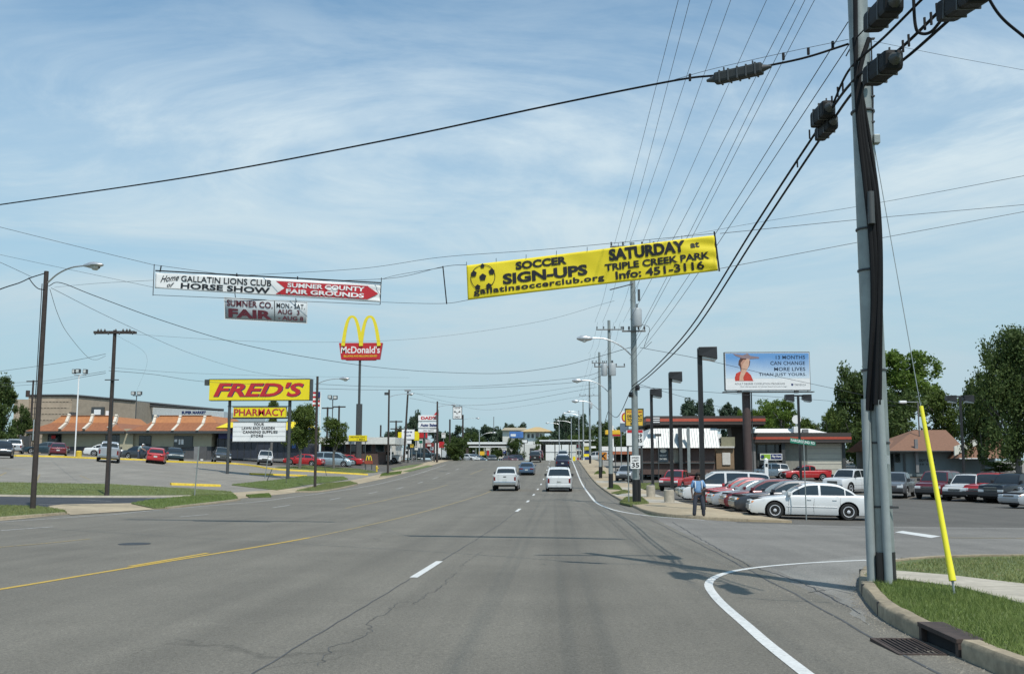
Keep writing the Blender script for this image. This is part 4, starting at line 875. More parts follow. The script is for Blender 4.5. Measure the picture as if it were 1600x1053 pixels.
s.text('PHARMACY', 367, 639, 446, 650, M_snavy, -.21, .012, b2_); s.text('PHARMACY', 366.6, 638.6, 445.6, 649.6, M_sred, -.22, .008, b2_)
b3_ = s.box('letter_board', M_white, 364, 659, 447, 689.5, -.12, .12)
for y in (666.5, 674, 681.5): s.box('rail', M_grey, 364, y-.2, 447, y+.15, -.135, -.12, b3_)
for a in ((363, 658.3, 448, 659.2), (363, 689.3, 448, 691)): s.box('board_frame', M_steelblk, *a, -.16, .16)
s.text('YOUR', 397, 660.6, 413.5, 665.2, M_sblk, -.14, 0.025, b3_, spacing=1.1); s.text('LAWN AND GARDEN', 378.5, 666.8, 430, 671.2, M_sblk, -.14, 0.025, b3_, spacing=1.1)
s.text('CANNING SUPPLIES', 380, 672.6, 434.5, 677.2, M_sblk, -.14, 0.025, b3_, spacing=1.1); s.text('STORE', 393, 678.6, 412, 683, M_sblk, -.14, 0.025, b3_, spacing=1.1)
s.post(358.5, .135, 626, M_steelblk, .12); s.post(452.5, .15, 626, M_steelblk, .12); s.box('tie_bar', M_steelblk, 355, 652.8, 455, 654.2, .06, .12); s.box('tie_bar', M_steelblk, 355, 634, 455, 635.2, .06, .12)
s.box('floodlight', M_steelblk, 320, 593, 328, 602, -.1, .3)
# golden arches pylon
s = Sign('restaurant_pylon_sign', 'tall pole sign with yellow double arches on a red board', 562, 135)
s.post(562.5, .17, 560, M_steelblk, 0); s.post(561.5, .42, 631, M_steelblk, 0, 6)
a, c, b, d = s.rect(531, 536, 597, 562); s_in = .35
mb = MB(); mb.prism([(a+.25, b), (c-.25, b), (c+.1, d), (a-.1, d)], -.35, .35); rb = mb.build('red_board', M_sred, s.o, bevel=.02)
mb = MB(); mb.prism([(a+.9, b-.12), (c-.9, b-.12), (c-.7, b), (a+.7, b)], -.3, .3); mb.build('board_foot', M_sred, s.o)
s.text('McDonald\'s', 533.5, 541, 594.5, 552.5, M_white, -.362, 0.018, rb); s.text('BILLIONS AND BILLIONS SERVED', 538, 555, 590, 558.2, M_sy, -.362, 0.010, rb)
M_arch = mat('arch_yellow', (.80, .66, .03), .35, var=.04)
for ya, (x0, x1) in enumerate(((537, 565.3), (564.7, 593))):
    pts = []; ya *= .012
    for i in range(25):
        t = i/24; u = -1+2*t; hgt = (1-abs(u)**2.6); px = (x0+x1)/2+(x1-x0)/2*u; py = 541-(541-495.5)*hgt; x, z = s.xz(px, py); pts.append((x, z))
    mb = MB(); n = len(pts)
    vs = []
    for i, (x, z) in enumerate(pts):
        dx = pts[min(i+1, n-1)][0]-pts[max(i-1, 0)][0]; dz = pts[min(i+1, n-1)][1]-pts[max(i-1, 0)][1]; l = math.hypot(dx, dz); nx_, nz_ = -dz/l, dx/l
        w = .15+.10*abs(i/24*2-1)
        for o_, y_ in ((w, -.5+ya), (-w, -.5+ya), (-w, -.36+ya), (w, -.36+ya)): vs.append((x+nx_*o_, y_, z+nz_*o_))
    mb.add(vs, [(i*4+j, i*4+(j+1) % 4, (i+1)*4+(j+1) % 4, (i+1)*4+j) for i in range(n-1) for j in range(4)]+[(3, 2, 1, 0), (4*n-4, 4*n-3, 4*n-2, 4*n-1)]); mb.build('arch', M_arch, s.o, auto=40)
# yellow low sign, entrance sign with small arches, hydrant
s = Sign('low_yellow_sign', 'low wide yellow lettered sign behind the arches pylon pole', 560, 128); bx = s.box('panel', M_sy, 545, 680, 573.5, 689, -.12, .12); s.text('FREE WINGS TODAY', 548, 681.4, 571, 684, M_sblk, -.13, 0.015, bx); s.text('1 MIN', 558, 685.2, 570, 687.8, M_sblk, -.13, 0.015, bx); s.post(548, .05, 689, M_steelblk); s.post(571, .05, 689, M_steelblk); s.box('frame', M_steelblk, 544.5, 688.8, 574, 690.2, -.14, .14)
s = Sign('entrance_sign', 'small brown entrance sign with yellow arches beside the hydrant', 576.5, 116)
s.box('board', mat('sign_brown', (.30, .06, .03), .5), 570, 719.5, 582.5, 724.5, -.08, .08); s.box('leg', M_steelblk, 570.5, 724.5, 572, 734, -.05, .05); s.box('leg', M_steelblk, 580, 724.5, 581.5, 734, -.05, .05)
for x0, x1 in ((572, 576.3), (576.3, 580.6)):
    pts = [s.xz((x0+x1)/2+(x1-x0)/2*(-1+2*i/8), 719.5-7.5*(1-abs(-1+i/4)**2.4)) for i in range(9)]; mb = MB(); mb.tube([(x, 0, z) for x, z in pts], .05, 5); mb.build('arch', M_arch, s.o)
hb = hit(588.5, 737); hy = empty('fire_hydrant', hb, 0, 'small yellow fire hydrant on the left verge', 'fire hydrant')
M_hy = mat('hydrant_yellow', (.62, .45, .04), .5); mb = MB(); mb.lathe([(.14, 0), (.14, .06), (.1, .08), (.1, .5), (.13, .53), (.12, .62), (.06, .7), (.02, .76)], (0, 0, 0), 12); mb.build('barrel', M_hy, hy, smooth=True)
mb = MB(); mb.lathe([(.06, -.22), (.06, .22)], (0, 0, .42), 10, 'x'); mb.build('outlet', M_hy, hy); mb = MB(); mb.lathe([(.04, -.04), (.04, .04)], (0, 0, .76), 6); mb.build('cap_nut', M_sred, hy)
# car dealer sign stack, flag, turn lane sign
s = Sign('dealer_sign', 'three stacked white lettered dealer panels on a post at the far left kerb', 670, 158)
for i, (y0, y1, t, m, a, c) in enumerate(((648.5, 657.5, "DAD'S", M_sred, 658, 683.5), (659.5, 668.5, 'Auto Sales', M_snavy, 657, 684.5), (670, 675.2, '451 2277', M_sblk, 661, 680))):
    p_ = s.box('panel', M_white, 653.8, y0, 683.5, y1, -.15, .15); s.text(t, a, y0+2, c-1.5, y1-2, m, -.17, .05, p_)
    s.box('frame', M_steelblk, 653.5, y1, 684, y1+.9, -.2, .2)
s.post(663.5, .14, 675, M_steelblk); s.post(679, .1, 675, M_steelblk)
s = Sign('red_pennant', 'small red triangular pennant above the dealer panels', 682, 157.5, 'flag'); x0, z0 = s.xz(677.5, 648.5); x1, z1 = s.xz(685.5, 648.5); x2, z2 = s.xz(684, 640.5)
mb = MB(); mb.prism([(x0, z0), (x1, z1), (x2, z2)], -.03, .0); mb.build('cloth', M_sred, s.o); s.post(685, .03, 640, M_steelblk)
sgn = empty('turn_lane_sign', U(714.5, 645, 120), 0, 'white centre turn lane only sign hung from a wire over the road', 'traffic sign')
q = U(714.5, 645, 120); rc = lambda px, py: (U(px, py, 120)-q)
a, b = rc(707.5, 654.5), rc(722, 635); box('plate', M_white, sgn, a.x, b.x, -.02, .02, a.z, b.z)
for rr in ((707.3, 635, 708.2, 654.7), (721.2, 635, 722.2, 654.7), (707.3, 634.7, 722.2, 635.8), (707.3, 653.8, 722.2, 654.8)):
    u, v = rc(rr[0], rr[3]), rc(rr[2], rr[1]); box('border', M_sblk, sgn, u.x, v.x, -.028, .028, u.z, v.z)
for sgx in (-1, 1):
    cx_ = .0; mb = MB(); c0 = Vector((sgx*.06, -.03, -.15)); mb.tube([c0, c0+Vector((0, 0, .15)), c0+Vector((sgx*.1, 0, .28)), c0+Vector((sgx*.22, 0, .30))], .025, 4); mb.build('arrow_stem', M_sblk, sgn)
    flatshape('arrow_head', [[(sgx*.24, .28), (sgx*.24, .02), (sgx*.44, .15)]], M_sblk, sgn, -.03)
lettering('ONLY', -.32, .32, -.62, -.38, M_sblk, sgn, y=-.03, bold=0.020); lettering('CENTER', -.36, .36, .50, .62, M_sblk, sgn, y=-.03, bold=0.010)
wire([U(640, 622, 120), U(714, 633, 120), U(800, 628, 120), U(932, 605, 112)], .016, 'span wire that carries the turn lane sign')
for dx in (-.3, .3): MB().tube([(dx, 0, .75), (dx, 0, 1.0)], .02, 4).build('hanger', M_steelblk, sgn)

# speed limit sign on the first far pole
s = Sign('speed_limit_sign', 'white speed limit 35 sign fixed to the tall pole beyond the side street', 992, 50.6, 'traffic sign')
p_ = s.box('plate', M_white, 985.2, 711.5, 1000.2, 732, -.02, .01, bevel=.004)
s.text('SPEED', 987, 713.5, 998.5, 716.7, M_sblk, -.024, 0.015, p_); s.text('LIMIT', 987.5, 718, 998, 721, M_sblk, -.024, 0.015, p_); s.text('35', 986.8, 722.5, 998.7, 730.3, M_sblk, -.024, 0.030, p_)
s.post(981.5, .025, 700, M_galv, .05, 6)
# green street name sign on a slim post
sb = hit(1256, 813); s = Sign('street_name_sign', 'slim street name post with a green blade in front of the white sedan', 1256, sb.y)
s.post(1255.5, .022, 686, M_galv, 0, 8, taper=.9)
ax, az = s.xz(1234.5, 687); bx_, bz = s.xz(1274, 692.5); mb = MB(); hgt = .155
mb.hexa([(ax, -.012, az-.11), (bx_, -.012, bz-.085), (bx_, .012, bz-.085), (ax, .012, az-.11)], [(ax, -.012, az+.08), (bx_, -.012, bz+.06), (bx_, .012, bz+.06), (ax, .012, az+.08)]); pl = mb.build('blade', M_green, s.o)
lettering('FAIRGROUND RD', 0.03, .97, 0, 1, M_white, s.o, bold=0.015, fn=lambda x, z: (ax+(bx_-ax)*x, -.016, az+(bz-az)*x+(-.055+.10*z)))
# billboard
s = Sign('billboard', 'large sky blue billboard on a brown steel column over the filling station', 1168, 100, 'billboard')
s.box('frame', M_steelblk, 1132.5, 549.5, 1265, 610.5, .02, .35, bevel=.03); face = s.box('poster', M_white, 1134, 551, 1264, 609.5, -.05, .02)
x0, x1, z0, z1 = s.rect(1134, 551, 1264, 609.5)
mp = bpy.data.materials.new('printed_sky'); mp.use_nodes = True; t = mp.node_tree; b = t.nodes['Principled BSDF']; b.inputs['Roughness'].default_value = .5
tcn = N(t, 'ShaderNodeTexCoord'); spx = N(t, 'ShaderNodeSeparateXYZ'); t.links.new(tcn.outputs['Object'], spx.inputs[0]); nz1 = N(t, 'ShaderNodeTexNoise'); nz1.inputs['Scale'].default_value = .5; t.links.new(tcn.outputs['Object'], nz1.inputs['Vector'])
mrz = N(t, 'ShaderNodeMapRange'); mrz.inputs['From Min'].default_value = z0+1.6; mrz.inputs['From Max'].default_value = z1; t.links.new(M_(t, 'ADD', spx.outputs['Z'], M_(t, 'MULTIPLY', nz1.outputs[0], .9)), mrz.inputs[0])
mxr = N(t, 'ShaderNodeMix', data_type='RGBA'); mxr.inputs['A'].default_value = (.62, .72, .78, 1); mxr.inputs['B'].default_value = (.14, .32, .60, 1); t.links.new(mrz.outputs[0], mxr.inputs['Factor']); t.links.new(mxr.outputs['Result'], b.inputs['Base Color'])
def bx(px, py): return s.xz(px, py)
flatshape('print_sky', [[(x0+.04, bx(0, 595.5)[1]), (x1-.04, bx(0, 595.5)[1]), (x1-.04, z1-.04), (x0+.04, z1-.04)]], mp, face, -.056)
M_skin = mat('printed_skin', (.50, .26, .18), .5, var=.2, scale=3); M_hair = mat('printed_hair', (.10, .04, .03), .5); M_red = mat('printed_red', (.55, .05, .03), .5, var=.15, scale=2)
flatshape('print_shirt', [[bx(*p) for p in ((1148.5, 595.3), (1148, 590), (1150, 583.5), (1156, 580.5), (1168, 581), (1173, 586), (1177, 595.3))]], M_red, face, -.060)
flatshape('print_hair', [[bx(*p) for p in ((1157, 580), (1156.5, 574), (1153.5, 570), (1154, 564), (1157, 559), (1164, 557), (1170, 559), (1172, 565), (1171, 571), (1168, 576), (1165, 580))]], M_hair, face, -.063)
flatshape('print_face', [[bx(*p) for p in ((1158, 580), (1158, 573), (1157, 567), (1161, 562), (1168, 562), (1170.5, 568), (1168, 574), (1165, 581))]], M_skin, face, -.066)
flatshape('print_arm', [[bx(*p) for p in ((1155, 595), (1155.5, 588), (1159, 577), (1160, 569), (1164, 564), (1168, 558), (1171, 561), (1170, 571), (1166, 580), (1161, 590), (1162, 595))]], mat('printed_skin_light', (.66, .40, .28), .5, var=.1), face, -.069)
flatshape('print_cap', [[bx(*p) for p in ((1145, 552.5), (1160, 555), (1168, 552.3), (1172, 556), (1186, 558), (1186, 560), (1172, 561), (1158, 559.5), (1149, 556))]], mat('printed_cap', (.28, .20, .21), .5), face, -.072)
for tt, a, c, y0, y1 in (('13 MONTHS', 1212, 1257.5, 555.3, 561.3), ('CAN CHANGE', 1203.5, 1257.5, 564.3, 570.4), ('MORE LIVES', 1209.5, 1258, 573.6, 579.7), ('THAN JUST YOURS.', 1185.5, 1259.5, 582.5, 588.8)): s.text(tt, a, y0, c, y1, mat('print_navy', (.015, .03, .06), .5), -.06, .018, face, spacing=1.05)
s.text('ADULT DEGREE COMPLETION PROGRAMS', 1148, 598, 1226, 601, M_grey, -.062, .0, face); s.text('Finish what you started. At Volunteer State Community College', 1157, 603, 1229, 605.2, M_sblk, -.055, 0.005, face)
s.text('TREVECCA', 1241, 599.5, 1259, 602.5, M_grey, -.062, .0, face); flatshape('print_emblem', [[bx(*p) for p in ((1236, 599.3), (1239.5, 599.3), (1239.5, 601.5), (1237.7, 603.2), (1236, 601.5))]], M_snavy, face, -.057)
s.post(1167, .42, 611, mat('column_brown', (.075, .05, .045), .6), .5, 16); s.post(1173.5, .08, 611, M_steelblk, .9, 8); s.post(1176.5, .06, 611, M_steelblk, .9, 8)
s.box('catwalk', M_steelblk, 1128.5, 612, 1270, 613.6, -.7, .2); 
for px in (1153, 1241): s.box('lamp_bracket', M_steelblk, px-3, 611, px+3, 615, -1.1, -.7)
for px in (1134.5, 1150, 1200, 1262): s.box('ladder', M_steelblk, px-.3, 609, px+.3, 613, -.1, 0)
# tobacco shop sign and price board
s = Sign('tobacco_sign', 'yellow discount tobacco sign stacked above a fuel price board', 992, 92)
p_ = s.box('panel', mat('tobacco_yellow', (.72, .46, .05), .5), 977.5, 639, 1004.5, 665, -.15, .15); s.box('frame', M_steelblk, 976.8, 638.2, 1005.2, 639.2, -.2, .2); s.box('frame', M_steelblk, 976.8, 664.8, 1005.2, 666.2, -.2, .2); s.box('frame', M_steelblk, 976.6, 638.2, 977.6, 666, -.2, .2); s.box('frame', M_steelblk, 1004.4, 638.2, 1005.4, 666, -.2, .2)
s.text('DISCOUNT', 980, 648, 1003, 652.5, M_sblk, -.17, 0.025, p_); s.text('TOBACCO', 980, 654, 1003, 658.5, M_sblk, -.17, 0.025, p_); s.text('BEER', 985, 660, 998, 663.5, M_sblk, -.17, 0.025, p_); s.text('FOX FARMS', 980, 642, 1003, 645, M_sred, -.17, 0.010, p_)
p_ = s.box('price_board', M_white, 978.8, 671, 1005, 696.5, -.12, .12); s.box('price_header', M_sred, 980, 672, 1004, 676, -.14, -.12); s.text('2.29', 989, 677.5, 1003, 683.5, M_sblk, -.14, 0.025, p_); s.text('2.45', 989, 685, 1003, 691, M_sblk, -.14, 0.025, p_)
s.box('price_frame', M_steelblk, 978, 670.2, 1005.6, 671.2, -.15, .15); s.box('price_frame', M_steelblk, 978, 696.2, 1005.6, 697.2, -.15, .15)
s.post(981, .09, 697, M_steelblk); s.post(1002.5, .09, 697, M_steelblk); s.box('link', M_steelblk, 980.5, 666, 982, 671, -.05, .05); s.box('link', M_steelblk, 1002, 666, 1003.5, 671, -.05, .05)
s = Sign('shell_panel_sign', 'white panel with a red round emblem, partly behind the tobacco sign', 973.5, 104); p_ = s.box('panel', M_white, 969, 642, 980, 661, -.1, .1); x, z = s.xz(976, 652); flatshape('emblem', [circle(x, z, .33, 16, .48)], M_sred, p_, -.11); flatshape('emblem_core', [circle(x+.02, z, .22, 16, .34)], M_sy, p_, -.115)
s.box('lower_panel', mat('sign_slate', (.12, .16, .20), .5), 969, 661, 980, 675, -.1, .1); s.post(970.3, .05, 675, M_galv)
s = Sign('yellow_station_sign', 'yellow canopy fascia on a tall white column near the second pole', 962, 135); s.box('fascia', mat('station_yellow', (.78, .46, .03), .45), 945.5, 672, 969, 679, -.4, .6, bevel=.1); s.box('column', M_white, 955, 665, 958.5, 719, -.2, .2); s.box('fascia_trim', M_sred, 957, 679, 969, 681, -.4, .5)
s = Sign('railroad_sign', 'square orange sign with a black crossed symbol behind the third pole', 941.5, 118, 'traffic sign'); p_ = s.box('plate', mat('sign_orange', (.62, .24, .03), .5), 935.2, 706.3, 948, 718, -.03, .03); a, c, b, d = s.rect(937, 707.5, 946.5, 717)
flatshape('cross', [[(a, b), (a+.12, b), (c, d-.08), (c, d), (c-.12, d), (a, b+.08)], [(c-.12, b), (c, b), (c, b+.08), (a+.12, d), (a, d), (a, d-.08)]], M_sblk, p_, -.04); s.post(941, .04, 718, M_steelblk)
for i, (px, base, top_) in enumerate(((961.5, 737, 694), (982, 735, 716))):
    Y = 95-i*8; s = Sign('small_post', ('thin dark post on the pavement behind the second pole', 'short dark post beside the grey truck nose')[i], px, Y, 'post'); s.post(px, .04, top_, M_steelblk, 0, 6); s.box('foot', M_grey, px-2.5, 736, px+2.5, 738.5, -.15, .15)
# black car lot lamps
def lotlamp(px, Y, ytop, label, base_px=None, heads=((0, 15),), concrete=None, r=.085, hh=15, group='black lamp posts of the car lot'):
    s = Sign('lot_lamp', label, px, Y, 'lamp post'); s.o['group'] = group
    zc = 0
    if concrete: a, c, b, d = s.rect(*concrete); zc = d; mb = MB(); mb.lathe([((c-a)/2, -.2), ((c-a)/2, d-.03), ((c-a)/2-.03, d)], ((a+c)/2, 0, 0), 16); mb.build('concrete_base', M_conc, s.o, auto=40); mb = MB(); mb.lathe([(r*2.2, d), (r*2, d+.05), (r*1.2, d+.08)], ((a+c)/2*0+s.xz(px, 700)[0], 0, 0), 12); mb.build('base_plate', M_steelblk, s.o)
    x, z = s.xz(px, ytop+3); box('pole', M_black, s.o, x-r, x+r, -r, r, zc-.02, z, bevel=.01)
    for w0, w1 in heads:
        a, c, b, d = s.rect(px+w0, ytop, px+w1, ytop+hh)
        mb = MB(); mb.hexa([(a, -.3, b+.16), (c, -.3, b), (c, .35, b), (a, .35, b+.16)], [(a, -.3, d), (c, -.25, d+.02), (c, .3, d+.02), (a, .35, d)]); hd = mb.build('lamp_head', M_black, s.o, bevel=.02)
        mb = MB(); mb.hexa([(a+.15, -.24, b+.02), (c-.05, -.24, b-.06), (c-.05, .28, b-.06), (a+.15, .28, b+.02)], [(a+.15, -.24, b+.13), (c-.05, -.24, b+.01), (c-.05, .28, b+.01), (a+.15, .28, b+.13)]); mb.build('lens', M_lampgl, hd)
    return s
lotlamp(1017.5, 62, 608, 'shortest of the three black lot lamps, leftmost, on a concrete stub', concrete=(1010, 758, 1023.5, 771), heads=((-1.5, 16),), hh=13)
lotlamp(1047, 53, 581.5, 'middle black lot lamp on a round concrete stub near the walking man', concrete=(1037.5, 765, 1053.5, 783), heads=((-1.5, 18),), hh=15)
lotlamp(1093, 44, 543, 'tallest black lot lamp, rising right behind the standing man', concrete=None, heads=((-2, 26),), hh=19, r=.10)
lotlamp(1247, 84, 616.5, 'twin-headed black lamp post below the right end of the billboard', heads=((-20, -7), (7, 20)), hh=11, r=.09).box('crossbar', M_black, 1236, 617, 1258, 619.5, -.08, .08)
lotlamp(1500, 80, 618, 'twin-headed black lamp post between the brown-roofed house and the big tree', heads=((-21, -7), (5, 20)), hh=11, r=.08).box('crossbar', M_black, 1488, 618.3, 1512, 620.8, -.08, .08)
s = Sign('small_lot_lamp', 'short twin lamp post before the white-roofed shop', 1028, 95, 'lamp post'); s.post(1028.3, .04, 680, M_steelblk, 0, 6); s.box('lamp_head', M_steelblk, 1023, 677.5, 1033, 681.5, -.15, .2)
s = Sign('letter_sign', 'small black roof sign with white bars behind the leftmost lot lamp', 1025.5, 100); s.box('panel', M_black, 1019.5, 651, 1031, 663, -.1, .1)
for y in (653, 656.3, 659.6): s.box('bar', M_white, 1020.5, y-1, 1030.5, y+.7, -.13, -.1)
# floodlight poles in the left lots
def flood(px, base, top_, m, label, heads, Y=None, yb=None):
    b = hit(px, base) if Y is None else None; s = Sign('floodlight_pole', label, px, b.y if b else Y, 'lamp post')
    s.post(px, .075, top_, m, 0, 8)
    for a in heads:
        x0, y0, x1, y1 = a; hd = s.box('floodlight', M_steelblk, x0, y0, x1, y1, -.3, .15, bevel=.04); s.box('lens', M_lampgl, x0+1, y0+1, x1-1, y1-1, -.32, -.3, hd)
    x0 = min(a[0] for a in heads)+2; x1 = max(a[2] for a in heads)-2; s.box('crossbar', m, x0, top_-.6, x1, top_+.6, -.04, .04)
    return s
s = flood(123.5, 713, 586, M_white, 'white floodlight pole on a yellow concrete foot before the restaurant', ((114, 577, 119, 584), (119.5, 576.5, 126, 583), (131, 577, 137, 584)))
a, c, b, d = s.rect(118.5, 704, 128, 714); mb = MB(); mb.lathe([((c-a)/2, -.1), ((c-a)/2, d-.08), ((c-a)/2-.15, d)], ((a+c)/2, 0, 0), 14); mb.build('yellow_foot', M_kyel, s.o, auto=40)
flood(213.5, 660, 618, M_steelblk, 'dark twin floodlight pole rising behind the restaurant roof', ((205.5, 611.5, 212, 617), (215, 611.5, 222, 617)), 150)
flood(520, 690, 624, M_steelblk, 'dark twin floodlight pole right of the flag', ((512.5, 617.5, 519, 623), (521, 618, 527.5, 624)), 150)
# flag
s = Sign('flag_pole', 'white flag pole with a striped flag, beside the lamp pole right of the big sign', 501, 130, 'flag'); s.post(501, .07, 612, M_white, 0, 8)
for i in range(7):
    a, c, b, d = s.rect(488.5, 612+i*3.3, 501, 615.3+i*3.3); mb = MB(); n = 8
    vs = [(a+(c-a)*k/n, .12*math.sin(k*1.1), zz) for zz in (b, d) for k in range(n+1)]; mb.add(vs, [(k, k+1, n+2+k, n+1+k) for k in range(n)]); mb.build('stripe', M_sred if i % 2 == 0 else M_white, s.o)
s.box('canton', M_snavy, 494.5, 612.2, 501, 621, -.16, -.14)
# utility poles far left-centre
for i, (px, Y, y1, w) in enumerate(((512, 170, 636, 1.0), (530, 170, 634, 1.1), (619, 190, 657, 1.2), (595, 190, 664, .4), (703, 195, 655, .3))):
    s = Sign('utility_pole', ('distant bare pole over the restaurant tree', 'distant crossarm pole with hanging gear, right of the twin floodlight', 'distant pole with two crossarms left of the slanted pole', 'distant short pole over the low building roof', 'distant thick pole left of the turn lane sign')[i], px, Y, 'utility pole'); s.post(px, .16, y1, M_wood, 0, 8)
    if w > .5: x, z = s.xz(px, y1+1.5); box('crossarm', M_wood, s.o, x-w, x+w, -.1, .1, z-.12, z+.1); 
    if i == 2: box('crossarm', M_wood, s.o, x-w*.9, x+w*.9, -.1, .1, z-1.5, z-1.3)
b = hit(632, 723); b = G(-20, 140); b.x = U(631, 716, 140).x; s = Sign('leaning_lamp_pole', 'wooden lamp pole leaning right beyond the hydrant', 631, 140, 'street lamp')
x0, z0 = s.xz(631, 716); x1, z1 = s.xz(637.5, 611); mb = MB(); mb.tube([(x0, 0, z0-.5), (x1, 0, z1)], [.16, .12], 8); mb.build('pole', M_wood, s.o); s.box('lamp_head', M_alu, 632, 608, 642, 611.5, -.15, .15, bevel=.05)

# ---------------------------------------------------------------- vehicles
PAINT = {}
def paint(n, c, metal=.0, rough=.32):
    if n not in PAINT: PAINT[n] = mat('paint_'+n, c, rough, metal, var=.04, scale=2, coat=.7)
    return PAINT[n]
P_white = paint('white', (.63, .64, .63)); P_silver = paint('silver', (.42, .44, .46), .45); P_grey = paint('grey', (.16, .17, .18), .35); P_dark = paint('dark_grey', (.035, .038, .045), .2)
P_red = paint('red', (.42, .02, .022)); P_maroon = paint('maroon', (.13, .015, .022), .15); P_black = paint('black', (.012, .012, .014)); P_blue = paint('slate_blue', (.07, .12, .19), .35)
P_teal = paint('dark_teal', (.02, .045, .06), .2); P_navy = paint('navy', (.014, .02, .05), .2); P_sage = paint('sage', (.30, .33, .30), .35); P_purple = paint('plum', (.12, .04, .07), .2); P_ice = paint('ice_blue', (.33, .42, .46), .3)
P_paleblue = paint('pale_blue', (.55, .60, .66), .3)
def sstep(t): t = min(1, max(0, t)); return t*t*(3-2*t)
STY = {
 'sedan': dict(L=4.9, W=1.84, H=1.43, wr=.33, wx=(1.50, -1.28), belt=.90, top=[(2.45, .62), (2.38, .70), (1.9, .80), (1.05, .90), (.9, .93), (-1.35, .95), (-1.5, .96), (-2.25, .92), (-2.42, .84)], cab=(1.12, .38, -1.08, -1.72), wt=.60, bw=.84),
 'hatch': dict(L=4.3, W=1.75, H=1.46, wr=.31, wx=(1.35, -1.2), belt=.90, top=[(2.15, .62), (2.08, .72), (1.7, .82), (1.0, .92), (-1.9, .95), (-2.1, .90)], cab=(1.15, .35, -1.35, -2.0), wt=.60, bw=.81),
 'suv': dict(L=4.7, W=1.85, H=1.76, wr=.37, wx=(1.42, -1.36), belt=1.08, top=[(2.35, .80), (2.28, .92), (1.8, 1.02), (1.0, 1.08), (-2.3, 1.10), (-2.35, 1.0)], cab=(1.05, .45, -2.0, -2.28), wt=.69, bw=.86),
 'minivan': dict(L=4.95, W=1.95, H=1.76, wr=.34, wx=(1.55, -1.5), belt=1.02, top=[(2.48, .68), (2.40, .80), (2.0, .92), (1.45, 1.02), (-2.42, 1.04), (-2.48, .95)], cab=(1.75, .75, -2.15, -2.42), wt=.73, bw=.91),
 'pickup': dict(L=5.2, W=1.82, H=1.66, wr=.37, wx=(1.62, -1.52), belt=1.05, top=[(2.6, .80), (2.52, .94), (2.0, 1.02), (1.15, 1.06), (-2.52, 1.08), (-2.6, 1.05)], cab=(1.18, .58, -.68, -.88), wt=.62, bw=.78, bed=(-.95, -2.5)),
 'big_pickup': dict(L=5.7, W=1.98, H=1.86, wr=.42, wx=(1.8, -1.75), belt=1.20, top=[(2.85, .92), (2.8, 1.08), (2.3, 1.17), (1.2, 1.21), (-2.78, 1.22), (-2.85, 1.18)], cab=(1.22, .68, -1.2, -1.38), wt=.68, bw=.85, bed=(-1.46, -2.75)),
}
def wheel_meshes(r):
    key = round(r, 2)
    if key in WM: return WM[key]
    mb = MB(); mb.lathe([(r*.62, -.1), (r*.9, -.11), (r*.985, -.085), (r, -.05), (r, .05), (r*.985, .085), (r*.9, .11), (r*.62, .1)], (0, 0, 0), 24, 'y'); ty = mb.mesh('wheel', M_rub, auto=35)
    mb = MB(); mb.lathe([(r*.62, -.06), (r*.64, -.112), (r*.58, -.115), (r*.50, -.085), (r*.2, -.10), (r*.12, -.115), (.001, -.118)], (0, 0, 0), 24, 'y'); mb.cur = 1
    for k in range(9):
        a = 2*math.pi*k/9; q = lambda rr, da, y: (rr*math.cos(a+da), y, rr*math.sin(a+da))
        mb.add([q(r*.24, -.16, -.1045), q(r*.24, .16, -.1045), q(r*.49, .19, -.0935), q(r*.49, -.19, -.0935)], [(0, 1, 2, 3), (3, 2, 1, 0)])
    WM[key] = (ty, mb.mesh('rim', [M_rim, M_dark], auto=40)); return WM[key]
WM = {}; PROTO = {}
